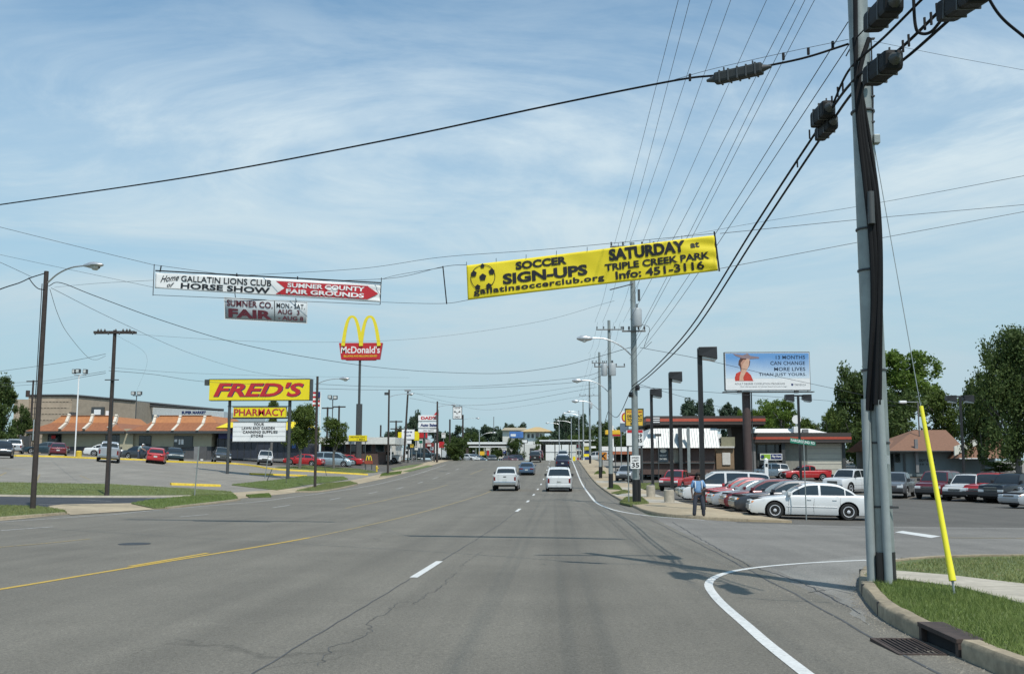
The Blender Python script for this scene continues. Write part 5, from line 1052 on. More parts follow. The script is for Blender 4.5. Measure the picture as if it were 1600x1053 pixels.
def proto(style):
    """parts of one body style: list of (name, mesh, role, parent index, location)"""
    if style in PROTO: return PROTO[style]
    s = STY[style]; L, W, H, wr = s['L'], s['W'], s['H'], s['wr']; hx = L/2; out = []; z0 = .19 if style in ('sedan', 'hatch', 'minivan') else .33
    ra = wr*1.17; top = sorted(s['top'])
    def ztop(x): return lerp_t(top, x)
    def plan(x): a = abs(x)/hx; return W/2*(1-.15*max(0, (a-.55)/.45)**2.2)
    def low(x):
        z = z0+.05*max(0, (abs(x)/hx-.85)/.15)
        for c in s['wx']:
            d = abs(x-c)
            if d < ra: z = max(z, wr+math.sqrt(max(0, ra*ra-d*d)))
        return z
    prof = [(0, .955), (.12, .985), (.35, 1.0), (.62, .998), (.80, .985), (.92, .962), (1.0, .915)]
    def side(x, z):
        t = (z-z0)/max(.1, ztop(x)-z0); return plan(x)*lerp_t(prof, t)
    xsn = set(round(-hx+L*i/26, 3) for i in range(27))
    for c in s['wx']:
        for k in (-1.001, -.98, -.92, -.8, -.6, -.35, 0, .35, .6, .8, .92, .98, 1.001): xsn.add(round(c+ra*k, 4))
    xsn |= {hx-.015, hx-.06, -hx+.015, -hx+.06}
    xsn = sorted(x for x in xsn if -hx <= x <= hx); zt = [0, .1, .25, .42, .6, .76, .88, .95, 1.0]; rows = []; mb = MB()
    for x in xsn:
        lo, hi = low(x), ztop(x); e = 1.0
        if abs(x) > hx-.002: e = .965; hi -= .05; lo += .05
        elif abs(x) > hx-.02: e = .985; hi -= .02; lo += .02
        lo = min(lo, hi-.02); r = []
        for t in zt: z = lo+(hi-lo)*t; r.append((side(x, z)*e, z))
        yb = r[-1][0]; r += [(yb*.86, hi+.014), (yb*.5, hi+.028), (0, hi+.033)]
        rows.append([(x, -y, z) for y, z in r]+[(x, y, z) for y, z in r[-2::-1]])
    k = len(rows[0]); vs = [v for r in rows for v in r]; fs = [(i*k+j, (i+1)*k+j, (i+1)*k+j+1, i*k+j+1) for i in range(len(rows)-1) for j in range(k-1)]
    fs += [tuple(range(k)), tuple(range((len(rows)-1)*k, len(rows)*k))[::-1]]; mb.add(vs, fs)
    bm = mb.mesh('body', P_white, auto=38); out.append(('body', bm, 'paint', None, (0, 0, 0)))
    mb = MB(); mb.box(-hx+.12, hx-.12, -W/2+.2, W/2-.2, z0-.02, s['belt']-.1); mb.box(-hx+.3, hx-.3, -W/2+.07, W/2-.07, z0+.0, z0+.03); out.append(('underbody', mb.mesh('underbody', M_dark), None, None, (0, 0, 0)))
    # cabin
    xa, xb, xc, xd = s['cab']; wb, wt = s['bw'], s['wt']; zb, zt_ = s['belt']-.02, H
    slope = .035 if style in ('suv', 'minivan') else .02
    cp = [(xa, zb), (xa+(xb-xa)*.5, zb+(zt_-zb)*.535), (xb+.07, zt_-.105), (xb-.10, zt_-.035), (xb*.72+xc*.28, zt_-.004), ((xb+xc)/2, zt_), (xb*.25+xc*.75, zt_-.01-slope*.4), (xc+.12, zt_-.035-slope), (xc-.07, zt_-.12-slope), (xd+(xc-xd)*.45, zb+(zt_-zb)*.47), (xd, zb)]
    P2 = [(p.x, p.y) for p in spline([(x, z, 0) for x, z in cp], 5)]; n2 = len(P2); ny = 9
    def wz(z): t = max(0.0, (z-zb)/(zt_-zb)); return wb+(wt-wb)*t**1.25
    ylist = [-1+2*j/(ny-1) for j in range(ny)]; rr_ = [Vector((x, wz(z)*y*(1 if abs(y) < .99 else 1), z-.030*abs(y)**3*(1 if zb+.05 < z else 0))) for x, z in P2 for y in ylist]
    mb = MB(); mb.add(rr_, [(i*ny+j, i*ny+j+1, (i+1)*ny+j+1, (i+1)*ny+j) for i in range(n2-1) for j in range(ny-1)])
    for sd in (-1, 1):
        vs = []; 
        for i, (x, z) in enumerate(P2):
            xm_ = min(max(x, xd+.02), xa-.02)
            for t in (0, .33, .66, 1.0): zz = zb+(z-.030-zb)*t if z > zb+.05 else zb+(z-zb)*t; vs.append((x, sd*wz(zz), zz))
        mb.add(vs, [((i*4+j, i*4+j+1, (i+1)*4+j+1, (i+1)*4+j) if sd > 0 else (i*4+j, (i+1)*4+j, (i+1)*4+j+1, i*4+j+1)) for i in range(n2-1) for j in range(3)])
    me = mb.mesh('roof', P_white); bmx = bmesh.new(); bmx.from_mesh(me); bmesh.ops.remove_doubles(bmx, verts=bmx.verts, dist=.002); bmesh.ops.recalc_face_normals(bmx, faces=bmx.faces); bmx.to_mesh(me); bmx.free()
    me.polygons.foreach_set('use_smooth', [True]*len(me.polygons)); me.set_sharp_from_angle(angle=R(42)); out.append(('roof', me, 'paint', None, (0, 0, 0)))
    def zprof(x):
        for (x1, z1), (x2, z2) in zip(P2, P2[1:]):
            if x2 <= x <= x1: return z1+(z2-z1)*(x1-x)/max(1e-6, x1-x2)
        return zb
    def screen(name, i0, i1, f0, f1):
        rows_ = []; 
        for i in range(i0, i1+1):
            x, z = P2[i]; x1, z1 = P2[max(i-1, 0)]; x2, z2 = P2[min(i+1, n2-1)]; l = math.hypot(x2-x1, z2-z1); nx_, nz_ = (z1-z2)/l*-1, (x1-x2)/l
            nx_, nz_ = (-(z2-z1)/l*-1, (x1-x2)/l); nx_ = (z2-z1)/l; nz_ = (x1-x2)/l
            f = f0+(f1-f0)*(i-i0)/(i1-i0)
            rows_.append([Vector((x+nx_*.007, wz(z)*y*f, z-.030*abs(y*f)**3+nz_*.007)) for y in (-1, -.5, 0, .5, 1)])
        mb = MB(); mb.add([v for r in rows_ for v in r], [(k*5+j, k*5+j+1, (k+1)*5+j+1, (k+1)*5+j) for k in range(len(rows_)-1) for j in range(4)]); out.append((name, mb.mesh(name, M_cglass, smooth=True), None, None, (0, 0, 0)))
    screen('windscreen', 1, 11, .93, .90); screen('rear_window', n2-11, n2-3 if 'pick' not in style else n2-4, .86, .88)
    splits = {'sedan': [(.055, .455), (.485, .80), (.815, .935)], 'hatch': [(.05, .47), (.50, .90)], 'suv': [(.06, .37), (.40, .68), (.71, .95)], 'minivan': [(.08, .37), (.40, .68), (.705, .955)], 'pickup': [(.07, .62), (.67, .93)], 'big_pickup': [(.06, .50), (.53, .92)]}[style]
    span_ = xa-xd
    for (u0, u1) in splits:
        x0_, x1_ = xa-u0*span_, xa-u1*span_; n_ = 9; lean = .10
        for sd in (-1, 1):
            tp, bt = [], []
            for k in range(n_):
                t = k/(n_-1); x = x0_+(x1_-x0_)*t; z1 = zprof(x)-.105
                if z1 < zb+.06: continue
                bt.append((x, zb+.055)); tp.append((x, max(z1, zb+.06)))
            vs = [(x, sd*(wz(z)+.006), z) for x, z in bt]+[(x, sd*(wz(z)+.006), z) for x, z in tp]; q_ = len(bt)
            if q_ < 2: continue
            mid_ = [(x, sd*(wz((za+zc)/2)+.006), (za+zc)/2) for (x, za), (_, zc) in zip(bt, tp)]; mb = MB(); vs = vs[:q_]+mid_+vs[q_:]
            fs = [(r*q_+k, r*q_+k+1, (r+1)*q_+k+1, (r+1)*q_+k) for r in range(2) for k in range(q_-1)]; mb.add(vs, fs if sd > 0 else [f[::-1] for f in fs]); out.append(('side_window', mb.mesh('side_window', M_cglass), None, None, (0, 0, 0)))
    # face and tail
    zf = ztop(hx-.03); van = style in ('suv', 'minivan', 'pickup', 'big_pickup'); bumperz = (.34, .56) if z0 < .3 else (.42, .66)
    wf = plan(hx)
    bb_ = .10 if van else .0
    mb = MB(); mb.box(hx-.25, hx+.045, -wf*.99, wf*.99, *bumperz); out.append(('front_bumper', mb.mesh('front_bumper', P_white if not van else M_plast, bevel=.035), 'paint' if not van or style == 'minivan' else None, None, (0, 0, 0)))
    mb = MB(); mb.box(-hx-.05, -hx+.25, -wf*.99, wf*.99, *bumperz); out.append(('rear_bumper', mb.mesh('rear_bumper', M_chrome if 'pick' in style else P_white, bevel=.035), 'bumper' if 'pick' in style else 'paint', None, (0, 0, 0)))
    gz0, gz1 = bumperz[1]+.015, zf-.04
    mb = MB(); mb.box(hx-.1, hx+.012, -wf*.48, wf*.48, gz0, max(gz1, gz0+.08)); mb.cur = 0; out.append(('grille', mb.mesh('grille', M_steelblk, bevel=.01), None, None, (0, 0, 0))); gi = len(out)-1
    mb = MB(); mb.box(hx-.08, hx+.024, -wf*.5, wf*.5, (gz0+gz1)/2-.012, (gz0+gz1)/2+.012); mb.box(hx-.08, hx+.02, -wf*.5, wf*.5, max(gz1, gz0+.08)-.02, max(gz1, gz0+.08)+.01); out.append(('grille_bar', mb.mesh('grille_bar', M_chrome), None, gi, (0, 0, 0)))
    for sd in (-1, 1):
        y0, y1 = sorted((sd*wf*.53, sd*wf*.985)); mb = MB(); mb.box(hx-.22, hx+.010, y0, y1, gz0+.01, gz0+(.115 if not van else .165)); out.append(('headlight', mb.mesh('headlight', M_head, bevel=.025), None, None, (0, 0, 0)))
        y0, y1 = sorted((sd*wf*.86, sd*wf*1.01)); mb = MB(); mb.box(hx-.26, hx-.06, y0, y1, gz0+.02, gz0+.10); out.append(('turn_lamp', mb.mesh('turn_lamp', M_amber, bevel=.01), None, None, (0, 0, 0)))
        zr = ztop(-hx+.1)-.04
        if style in ('sedan', 'hatch'): y0, y1 = sorted((sd*wf*.5, sd*wf*.99)); q = (-hx-.012, -hx+.2, y0, y1, zr-.17, zr-.02)
        else: y0, y1 = sorted((sd*wf*.83, sd*wf*1.0)); q = (-hx-.012, -hx+.14, y0, y1, bumperz[1]+.05, zr-.06)
        mb = MB(); mb.box(*q); out.append(('taillight', mb.mesh('taillight', M_tail, bevel=.02), None, None, (0, 0, 0)))
        # door seams, handles, trim, mirrors, arch lips
        ux = {'sedan': (.98, .02, -.98), 'hatch': (.95, -.0, -.95), 'suv': (.9, .0, -.95), 'minivan': (1.35, .38, -.95), 'pickup': (1.0, -.22), 'big_pickup': (1.05, .12, -.95)}[style]
        for x in ux:
            zl = max(low(x), z0+.03); mb = MB(); mb.tube([(x+.02*math.sin(i*.8), sd*(side(x, zl+(ztop(x)-zl)*i/6)+.001), zl+(ztop(x)-.02-zl)*i/6) for i in range(7)], .006, 4); out.append(('door_seam', mb.mesh('door_seam', M_dark), None, None, (0, 0, 0)))
        for x in ux[:-1] if len(ux) > 2 else ux[-1:]:
            xh = (x-.86 if style != 'minivan' else x-.8) if len(ux) > 2 else x+.12; zh = s['belt']-.13; yh = sd*side(xh, zh); mb = MB(); mb.box(xh-.0, xh+.16, min(yh, yh+sd*.025), max(yh, yh+sd*.025), zh-.015, zh+.02); out.append(('door_handle', mb.mesh('door_handle', P_white, bevel=.006), 'paint', None, (0, 0, 0)))
        zs = .50 if z0 < .3 else .68; xr = [s['wx'][0]-ra-.04, 0, s['wx'][1]+ra+.04]; mb = MB(); mb.tube([(xr[0]+(xr[2]-xr[0])*i/8, sd*(side(xr[0]+(xr[2]-xr[0])*i/8, zs)+.003), zs) for i in range(9)], .016, 5); out.append(('side_trim', mb.mesh('side_trim', P_white), 'paint', None, (0, 0, 0)))
        xm = xa-.18; mb = MB(); y0, y1 = sorted((sd*(wb+.02), sd*(wb+.20))); mb.box(xm-.06, xm+.08, y0, y1, zb+.04, zb+.19 if not van else zb+.24); out.append(('wing_mirror', mb.mesh('wing_mirror', P_white if not van else M_plast, bevel=.03), 'paint' if not van else None, None, (0, 0, 0)))
        for c in s['wx']:
            mb = MB(); mb.tube([(c+ra*math.cos(t), sd*(side(c+ra*math.cos(t)*.98, wr+ra*math.sin(t))-.004), wr+ra*math.sin(t)) for t in [math.pi*i/14 for i in range(15)]], .012, 4); out.append(('arch_lip', mb.mesh('arch_lip', M_plast), None, None, (0, 0, 0)))
            ty, rim = wheel_meshes(wr); out.append(('wheel', ty, 'wheel%d' % sd, None, (c, sd*(W/2-.125), wr))); out.append(('rim', rim, None, len(out)-1, (0, 0, 0)))
    mb = MB(); mb.box(-hx-.035 if not van else -hx-.012, -hx+.02, -.16, .16, *((bumperz[1]+.03, bumperz[1]+.18) if style != 'sedan' else (bumperz[1]-.02, bumperz[1]+.12))); out.append(('licence_plate', mb.mesh('licence_plate', M_plate), None, None, (0, 0, 0)))
    if 'bed' in s:
        b0, b1 = s['bed']; zb_ = ztop(-1.8); mb = MB(); mb.box(b1, b0, -W/2+.16, W/2-.16, zb_+.018, zb_+.045); out.append(('bed_shade_panel', mb.mesh('bed_shade_panel', M_dark), None, None, (0, 0, 0)))  # flat near-black sheet, painted shade in place of the hollow bed
        for sd in (-1, 1): y0, y1 = sorted((sd*(W/2-.16), sd*(W/2-.075))); mb = MB(); mb.box(b1-.03, b0, y0, y1, zb_-.02, zb_+.065); out.append(('bed_rail', mb.mesh('bed_rail', P_white, bevel=.015), 'paint', None, (0, 0, 0)))
        mb = MB(); mb.box(-hx-.008, -hx+.06, -W/2+.17, W/2-.17, bumperz[1]+.04, zb_+.06); out.append(('tailgate', mb.mesh('tailgate', P_white, bevel=.015), 'paint', None, (0, 0, 0)))
        mb = MB(); mb.box(-hx-.02, -hx-.006, -.1, .1, zb_-.12, zb_-.06); out.append(('tailgate_handle', mb.mesh('tailgate_handle', M_plast), None, len(out)-1, (0, 0, 0)))
    elif van:
        mb = MB(); mb.box(-hx-.012, -hx+.03, -W/2+.28, W/2-.28, bumperz[1]+.05, s['belt']-.02); out.append(('tailgate', mb.mesh('tailgate', P_white, bevel=.02), 'paint', None, (0, 0, 0)))
        for sd in (-1, 1): mb = MB(); mb.tube([(xb-.15, sd*wt*.86, H-.0), (xb-.25, sd*wt*.86, H+.04), (xc+.3, sd*wt*.86, H+.045), (xc+.2, sd*wt*.86, H)], .018, 5); out.append(('roof_rail', mb.mesh('roof_rail', M_plast), None, None, (0, 0, 0)))
        mb = MB(); mb.box(xd-.02, xd+.0, -.02, .34, zb+.1, zb+.115); 
    PROTO[style] = out; return out
KIND = {'sedan': 'car', 'hatch': 'car', 'suv': 'suv', 'minivan': 'van', 'pickup': 'pickup truck', 'big_pickup': 'pickup truck'}
def car(style, pt, label, pos, head, scale=1.0, group=None, two_tone=None, plates=True):
    """head: direction of the nose in degrees, 0 = to the right across the road, 90 = away down the road"""
    p = hit(*pos) if len(pos) == 2 else Vector(pos); a = R(head); f = Vector((math.cos(a), math.sin(a), 0)); l = Vector((-f.y, f.x, 0)); e = 1.2
    gx = (g(p.x+e, p.y)-g(p.x-e, p.y))/(2*e); gy = (g(p.x, p.y+e)-g(p.x, p.y-e))/(2*e); n = Vector((-gx, -gy, 1)).normalized()
    f = (f-n*f.dot(n)).normalized(); l = n.cross(f)
    o = empty({'sedan': 'sedan', 'hatch': 'hatchback', 'suv': 'suv', 'minivan': 'minivan', 'pickup': 'pickup_truck', 'big_pickup': 'pickup_truck'}[style], Vector((p.x, p.y, g(p.x, p.y)+.012)), 0, label, KIND[style], group)
    o.rotation_euler = Matrix((f, l, n)).transposed().to_euler(); o.scale = (scale,)*3; objs = []
    for (nm, me, role, par, loc) in proto(style):
        q = link(nm, me, o if par is None else objs[par]); q.location = loc; objs.append(q)
        if role == 'paint': q.material_slots[0].link = 'OBJECT'; q.material_slots[0].material = (two_tone if two_tone and nm in ('front_bumper', 'rear_bumper', 'side_trim') else pt)
        if role == 'wheel1': q.rotation_euler = (0, 0, math.pi)
    return o
def at(px, Y): q = U(px, 720, Y); q.z = g(q.x, q.y); return q
def ctr(px, py, style, head):
    """centre of a vehicle whose nearest ground point shows at this pixel row"""
    p = hit(px, py); s = STY[style]; a = R(head); d = abs(math.sin(a))*s['L']/2+abs(math.cos(a))*s['W']/2-.3
    q = Vector((p.x, p.y+d, 0)); q.x = (px-800)/FPX*0+p.x*(q.y/p.y); q.z = g(q.x, q.y); return q
TR = 'vehicles driving ahead'
car('pickup', P_white, 'white pickup truck driving ahead in the left lane, seen from behind', ctr(791.5, 767, 'pickup', 90), 90, 1.06, TR)
car('minivan', P_white, 'white minivan driving ahead in the right lane, seen from behind', ctr(873.5, 768, 'minivan', 90), 90, 1.0, TR)
car('sedan', P_blue, 'slate blue sedan ahead of the white pickup in the left lane', ctr(823.5, 742.5, 'sedan', 90), 90, 1.0, TR)
car('suv', P_navy, 'dark suv directly ahead of the white minivan', ctr(879, 733.5, 'suv', 90), 90, 1.06, TR)
car('suv', P_black, 'black suv near the crest beyond the slate blue sedan', ctr(836.5, 722.5, 'suv', 90), 90, 1.0, TR)
car('suv', P_maroon, 'maroon suv near the crest, right of the black one', Vector((-3.3, 176, 0)), 90, 1.0, TR)
car('minivan', P_silver, 'pale van at the crest, half hidden by the dark suv', Vector((1.0, 178, 0)), 90, 1.0, TR)
# the row of cars for sale
row = [('sedan', P_white, 'white sedan in front of the for-sale row, shown side-on', 39.6, 7.35, 1.0), ('sedan', P_dark, 'dark grey sedan parked right behind the white side-on sedan', 42.7, 7.3, 1.0), ('hatch', P_maroon, 'maroon compact car, third in the for-sale row', 45.6, 7.35, 1.0), ('sedan', P_silver, 'silver sedan, fourth in the for-sale row behind the maroon car', 48.4, 7.2, .97),
       ('sedan', P_red, 'bright red sedan, fifth in the for-sale row beside the silver one', 51.2, 7.3, 1.0), ('sedan', P_red, 'second bright red sedan, sixth in the for-sale row next to the white minivan', 54.0, 7.4, 1.03), ('minivan', P_white, 'white minivan in the for-sale row behind the standing man', 57.4, 7.0, 1.0), ('sedan', P_sage, 'sage green sedan at the far end of the for-sale row', 61, 7.2, 1.02)]
for st, pt, lab, Y, xf, sc in row:
    L = STY[st]['L']*sc; car(st, pt, lab, Vector((xf+L/2, Y, 0)), 180 if Y > 41 else 174, sc*(.97 if Y < 41 else 1), 'cars for sale beside the road')
car('pickup', P_red, 'red pickup truck facing the road behind the two concrete lamp stubs', ctr(1058, 768, 'pickup', -118), -112, .95)
car('suv', P_blue, 'slate blue suv parked facing us before the white-roofed shop', ctr(1020, 747, 'suv', -95), -95, .95)
car('sedan', P_white, 'white sedan parked below the small brick annex', ctr(1132, 737, 'sedan', 170), 172, 1.0)
car('hatch', P_dark, 'dark hatchback in the shade of the white-roofed shop', ctr(1098, 742, 'hatch', -120), -120, 1.0)
car('pickup', P_red, 'red pickup truck with a bright windscreen sticker behind the for-sale row', ctr(1260, 751, 'pickup', 185), 188, .9)
car('suv', P_white, 'white boxy wagon half hidden behind the for-sale row', ctr(1200, 748, 'suv', 185), 182, .9)
car('big_pickup', P_white, 'white pickup truck with a black grille just left of the near pole', ctr(1330, 772, 'big_pickup', 215), 226, .95)
car('pickup', P_grey, 'grey pickup truck just right of the near pole', ctr(1402, 779, 'pickup', 240), 243, 1.02)
car('suv', P_maroon, 'maroon suv with a silver nose bar in the right-hand row', ctr(1468, 781, 'suv', 222), 233, 1.03)
car('suv', P_white, 'white suv between the maroon and red ones in the right-hand row', ctr(1517, 784, 'suv', 215), 224, .95)
car('suv', P_red, 'red suv in the right-hand row left of the black truck', ctr(1553, 785, 'suv', 212), 222, 1.0)
car('big_pickup', P_black, 'black pickup truck with polished wheels in the right-hand row', ctr(1590, 787, 'big_pickup', 205), 215, .95)
car('hatch', P_red, 'red compact car at the right edge of the picture', ctr(1632, 786, 'hatch', 200), 198, 1.0)
car('sedan', P_silver, 'silver car cut off by the right edge, lowest of the row', ctr(1640, 795, 'sedan', 195), 195, 1.0)
car('suv', P_navy, 'navy van parked by the wall of the brown-roofed house', ctr(1490, 744, 'suv', 180), 175, 1.0)
car('sedan', P_sage, 'pale green car parked before the brown-roofed house', ctr(1432, 742, 'sedan', 180), 160, .95)
# left lots
car('sedan', P_black, 'black car cut off by the left edge, front towards us', ctr(2, 716, 'sedan', -66), -62, 1.0)
car('suv', P_sage, 'grey green suv at the far left edge behind the black car', at(3, 114), 117, .95)
car('suv', P_silver, 'silver suv seen from behind between the left tree and the first lamp pole', at(22, 110), 116, .95)
car('sedan', P_teal, 'dark teal sedan behind the first lamp pole, facing left', at(72, 116), 196, 1.0)
car('sedan', P_maroon, 'maroon car seen from behind, left of the white floodlight pole', at(89.5, 107), 117, 1.0)
car('sedan', P_white, 'white sedan side-on below the restaurant wall', at(166, 117), 16, 1.0)
car('big_pickup', P_silver, 'silver pickup truck seen from behind, crossed by the crossarm pole', ctr(169, 723, 'big_pickup', 90), 113, .93)
car('sedan', P_dark, 'dark sedan with a person leaning in, left of the red car', at(224, 98.5), -25, .95)
car('hatch', P_red, 'red hatchback seen from behind on the left lot', ctr(243.5, 724.5, 'hatch', 90), 109, .98)
car('sedan', P_teal, 'dark teal sedan facing us, right of the red hatchback', ctr(271, 721, 'sedan', -80), -64, .95)
car('big_pickup', P_dark, 'dark pickup truck facing us, beside the left post of the big sign', ctr(345, 724, 'big_pickup', -75), -66, .93)
car('suv', P_white, 'white suv facing us beneath the letter board', ctr(414, 727, 'suv', -95), -75, .95)
car('minivan', P_ice, 'pale blue minivan side-on, right of the lamp pole', ctr(521, 728.5, 'minivan', -8), -3, 1.0)
car('sedan', P_red, 'red car behind the pale minivan, nearer the flag pole', at(475, 124), 175, 1.0)
car('sedan', P_red, 'red car parked right of the pale minivan by the low building', at(541, 134), 178, .95)
car('big_pickup', P_white, 'white extended cab pickup truck left of the hydrant lamp pole', at(600, 146), 176, .95)
car('suv', P_teal, 'dark teal wagon below the stacked dealer panels', ctr(662, 718.5, 'suv', 0), 0, 1.15)
for px, Y, pt, st, hd, lab in ((691, 186, P_black, 'sedan', -60, 'black car at the far left kerb before the dark bush'), (711, 188, P_silver, 'sedan', -60, 'silver car below the big dark bush'), (733, 190, P_white, 'hatch', -40, 'tiny white car right of the big dark bush'), (742, 192, P_blue, 'hatch', -40, 'tiny blue car under the long flat canopy'), (769, 194, P_dark, 'sedan', -85, 'dark car coming towards us far down the left lanes'), (797, 200, P_maroon, 'hatch', -60, 'tiny dark red car far behind the slate blue sedan'), (800, 204, P_navy, 'suv', 180, 'navy suv before the white walled block'), (935, 186, P_white, 'minivan', 150, 'small white van beyond the third grey pole'), (925, 200, P_navy, 'hatch', 150, 'tiny navy car among the far fuel signs')):
    b = U(px, 718, Y); b.z = g(b.x, b.y); car(st, pt, lab, b, hd, 1.0)
b = U(973, 720, 98); car('pickup', P_silver, 'silver pickup truck parked facing left beside the tobacco sign', Vector((b.x+.5, 98, 0)), -105, .95)
# price stickers on windscreens
def sticker(px, py, Y, w, h, lab): q = U(px, py, Y); mb = MB(); mb.box(-w/2, w/2, -.01, .01, -h/2, h/2); o = mb.build('price_sticker', mat('sticker_green', (.45, .62, .05), .5), None); o.location = q; tag(o, lab, 'sticker')

# ---------------------------------------------------------------- people
def person(base, label, height, face, shirt, trousers, skin, hair, pose, cap=None, strap=False, heading=-90):
    """one skinned body; clothing as child shells grown from the same joints"""
    o = empty('person', base, R(heading)+math.pi/2, label, 'person'); k = height/1.75; P = {a: Vector(v)*k for a, v in pose.items()}
    def skin_mesh(name, verts, edges, radii, m, root=0, sub=2):
        me = bpy.data.meshes.new(name); me.from_pydata([tuple(P[v]) if isinstance(v, str) else tuple(v) for v in verts], edges, []); ob = link(name, me)
        md = ob.modifiers.new('s', 'SKIN'); md.use_smooth_shade = True; sv = me.skin_vertices[0].data
        for i, r in enumerate(radii): sv[i].radius = (r[0]*k, r[1]*k) if isinstance(r, tuple) else (r*k, r*k); sv[i].use_root = (i == root)
        s2 = ob.modifiers.new('u', 'SUBSURF'); s2.levels = sub; s2.render_levels = sub; dg = bpy.context.evaluated_depsgraph_get(); new = bpy.data.meshes.new_from_object(ob.evaluated_get(dg)); bpy.data.objects.remove(ob)
        new.materials.clear(); new.materials.append(m); r = link(name, new, o); return r
    V = ['pel', 'waist', 'chest', 'neck', 'headb', 'headt', 'shL', 'elL', 'wrL', 'haL', 'shR', 'elR', 'wrR', 'haR', 'hipL', 'knL', 'anL', 'toL', 'hipR', 'knR', 'anR', 'toR']
    ix = {v: i for i, v in enumerate(V)}; E = [('pel', 'waist'), ('waist', 'chest'), ('chest', 'neck'), ('neck', 'headb'), ('headb', 'headt'), ('chest', 'shL'), ('shL', 'elL'), ('elL', 'wrL'), ('wrL', 'haL'), ('chest', 'shR'), ('shR', 'elR'), ('elR', 'wrR'), ('wrR', 'haR'), ('pel', 'hipL'), ('hipL', 'knL'), ('knL', 'anL'), ('anL', 'toL'), ('pel', 'hipR'), ('hipR', 'knR'), ('knR', 'anR'), ('anR', 'toR')]
    rad = {'pel': (.14, .11), 'waist': (.135, .10), 'chest': (.16, .11), 'neck': .052, 'headb': (.075, .085), 'headt': (.075, .09), 'shL': .062, 'elL': .04, 'wrL': .027, 'haL': .03, 'shR': .062, 'elR': .04, 'wrR': .027, 'haR': .03, 'hipL': .088, 'knL': .056, 'anL': .038, 'toL': .035, 'hipR': .088, 'knR': .056, 'anR': .038, 'toR': .035}
    skin_mesh('body', V, [(ix[a], ix[b]) for a, b in E], [rad[v] for v in V], skin)
    V2 = ['pel', 'waist', 'chest', 'nb', 'shL', 'slL', 'shR', 'slR']; P['nb'] = P['chest'].lerp(P['neck'], .55); P['slL'] = P['shL'].lerp(P['elL'], .85); P['slR'] = P['shR'].lerp(P['elR'], .85)
    skin_mesh('shirt', V2, [(0, 1), (1, 2), (2, 3), (2, 4), (4, 5), (2, 6), (6, 7)], [(.175, .14), (.17, .13), (.185, .135), (.09, .08), .085, .075, .085, .075], shirt)
    P['lowp'] = P['pel']+Vector((0, 0, .06)); P['cuL'] = P['anL']+Vector((0, 0, .0)); P['cuR'] = P['anR']+Vector((0, 0, .0))
    V3 = ['lowp', 'pel', 'hipL', 'knL', 'cuL', 'hipR', 'knR', 'cuR']; skin_mesh('trousers', V3, [(0, 1), (1, 2), (2, 3), (3, 4), (1, 5), (5, 6), (6, 7)], [(.155, .12), (.165, .135), .105, .082, .078, .105, .082, .078], trousers)
    for s in 'LR':
        P['s0'] = P['an'+s]+Vector((0, 0, -.055)); P['s1'] = P['to'+s]+Vector((0, 0, -.0)); skin_mesh('shoe', ['s0', 's1'], [(0, 1)], [(.055, .05), (.05, .035)], M_white)
        for q, (dx, dz, ln_) in enumerate(((-.03, -.03, .07), (-.01, -.035, .08), (.01, -.035, .075), (.028, -.03, .06), (.04, 0, .05))):
            h = P['ha'+s]; a = h+Vector((dx*.8, 0, -.005)); b_ = h+Vector((dx*1.1, -.015, -ln_)) if q < 4 else h+Vector((dx*1.4*(1 if s == 'L' else -1), -.02, -ln_)); mb = MB(); mb.tube([a, a.lerp(b_, .5)+Vector((0, .006, 0)), b_], [.011, .0095, .007], 6); mb.build('finger', skin, o, smooth=True)
    hc = P['headb'].lerp(P['headt'], .6); mb = MB()
    rows = 9; vs = []; kk = 14
    for i in range(rows):
        t = i/(rows-1); th = t*math.pi*.62
        for j in range(kk):
            a = 2*math.pi*j/kk; y = math.sin(th)*math.sin(a); drop = .0 if y < -.3 else .0
            vs.append(hc+Vector((.094*math.sin(th)*math.cos(a), .012+.108*y, .035+.098*math.cos(th)*(1 if y > -.2 else .72)+(.03 if y < -.2 and t > .6 else 0)))*1)
    mb.add(vs, [(i*kk+j, (i+1)*kk+j, (i+1)*kk+(j+1) % kk, i*kk+(j+1) % kk) for i in range(rows-1) for j in range(kk)]); mb.build('cap' if cap else 'hair', cap or hair, o, smooth=True)
    if cap: mb = MB(); mb.hexa([hc+Vector(v) for v in ((-.07, -.09, .03), (.07, -.09, .03), (.05, -.19, .02), (-.05, -.19, .02))][::-1], [hc+Vector(v) for v in ((-.07, -.09, .045), (.07, -.09, .045), (.05, -.19, .03), (-.05, -.19, .03))][::-1]); mb.build('cap_peak', cap, o)
    for sx in (-1, 1):
        mb = MB(); mb.lathe([(.001, 0), (.011, .004), (.001, .01)], (hc.x+sx*.032, hc.y-.092, hc.z+.0), 8, 'y'); mb.build('eye', M_dark, o)
        mb = MB(); mb.box(hc.x+sx*.082-.008, hc.x+sx*.082+.008, hc.y-.01, hc.y+.03, hc.z-.035, hc.z+.02); mb.build('ear', skin, o, bevel=.006)
    mb = MB(); mb.hexa([hc+Vector(v) for v in ((-.016, -.085, -.035), (.016, -.085, -.035), (.012, -.115, -.03), (-.012, -.115, -.03))][::-1], [hc+Vector(v) for v in ((-.006, -.08, .01), (.006, -.08, .01), (.005, -.088, .01), (-.005, -.088, .01))][::-1]); mb.build('nose', skin, o)
    mb = MB(); mb.box(hc.x-.022, hc.x+.022, hc.y-.092, hc.y-.075, hc.z-.062, hc.z-.054); mb.build('mouth', mat('lip', (.12, .04, .035), .6), o)
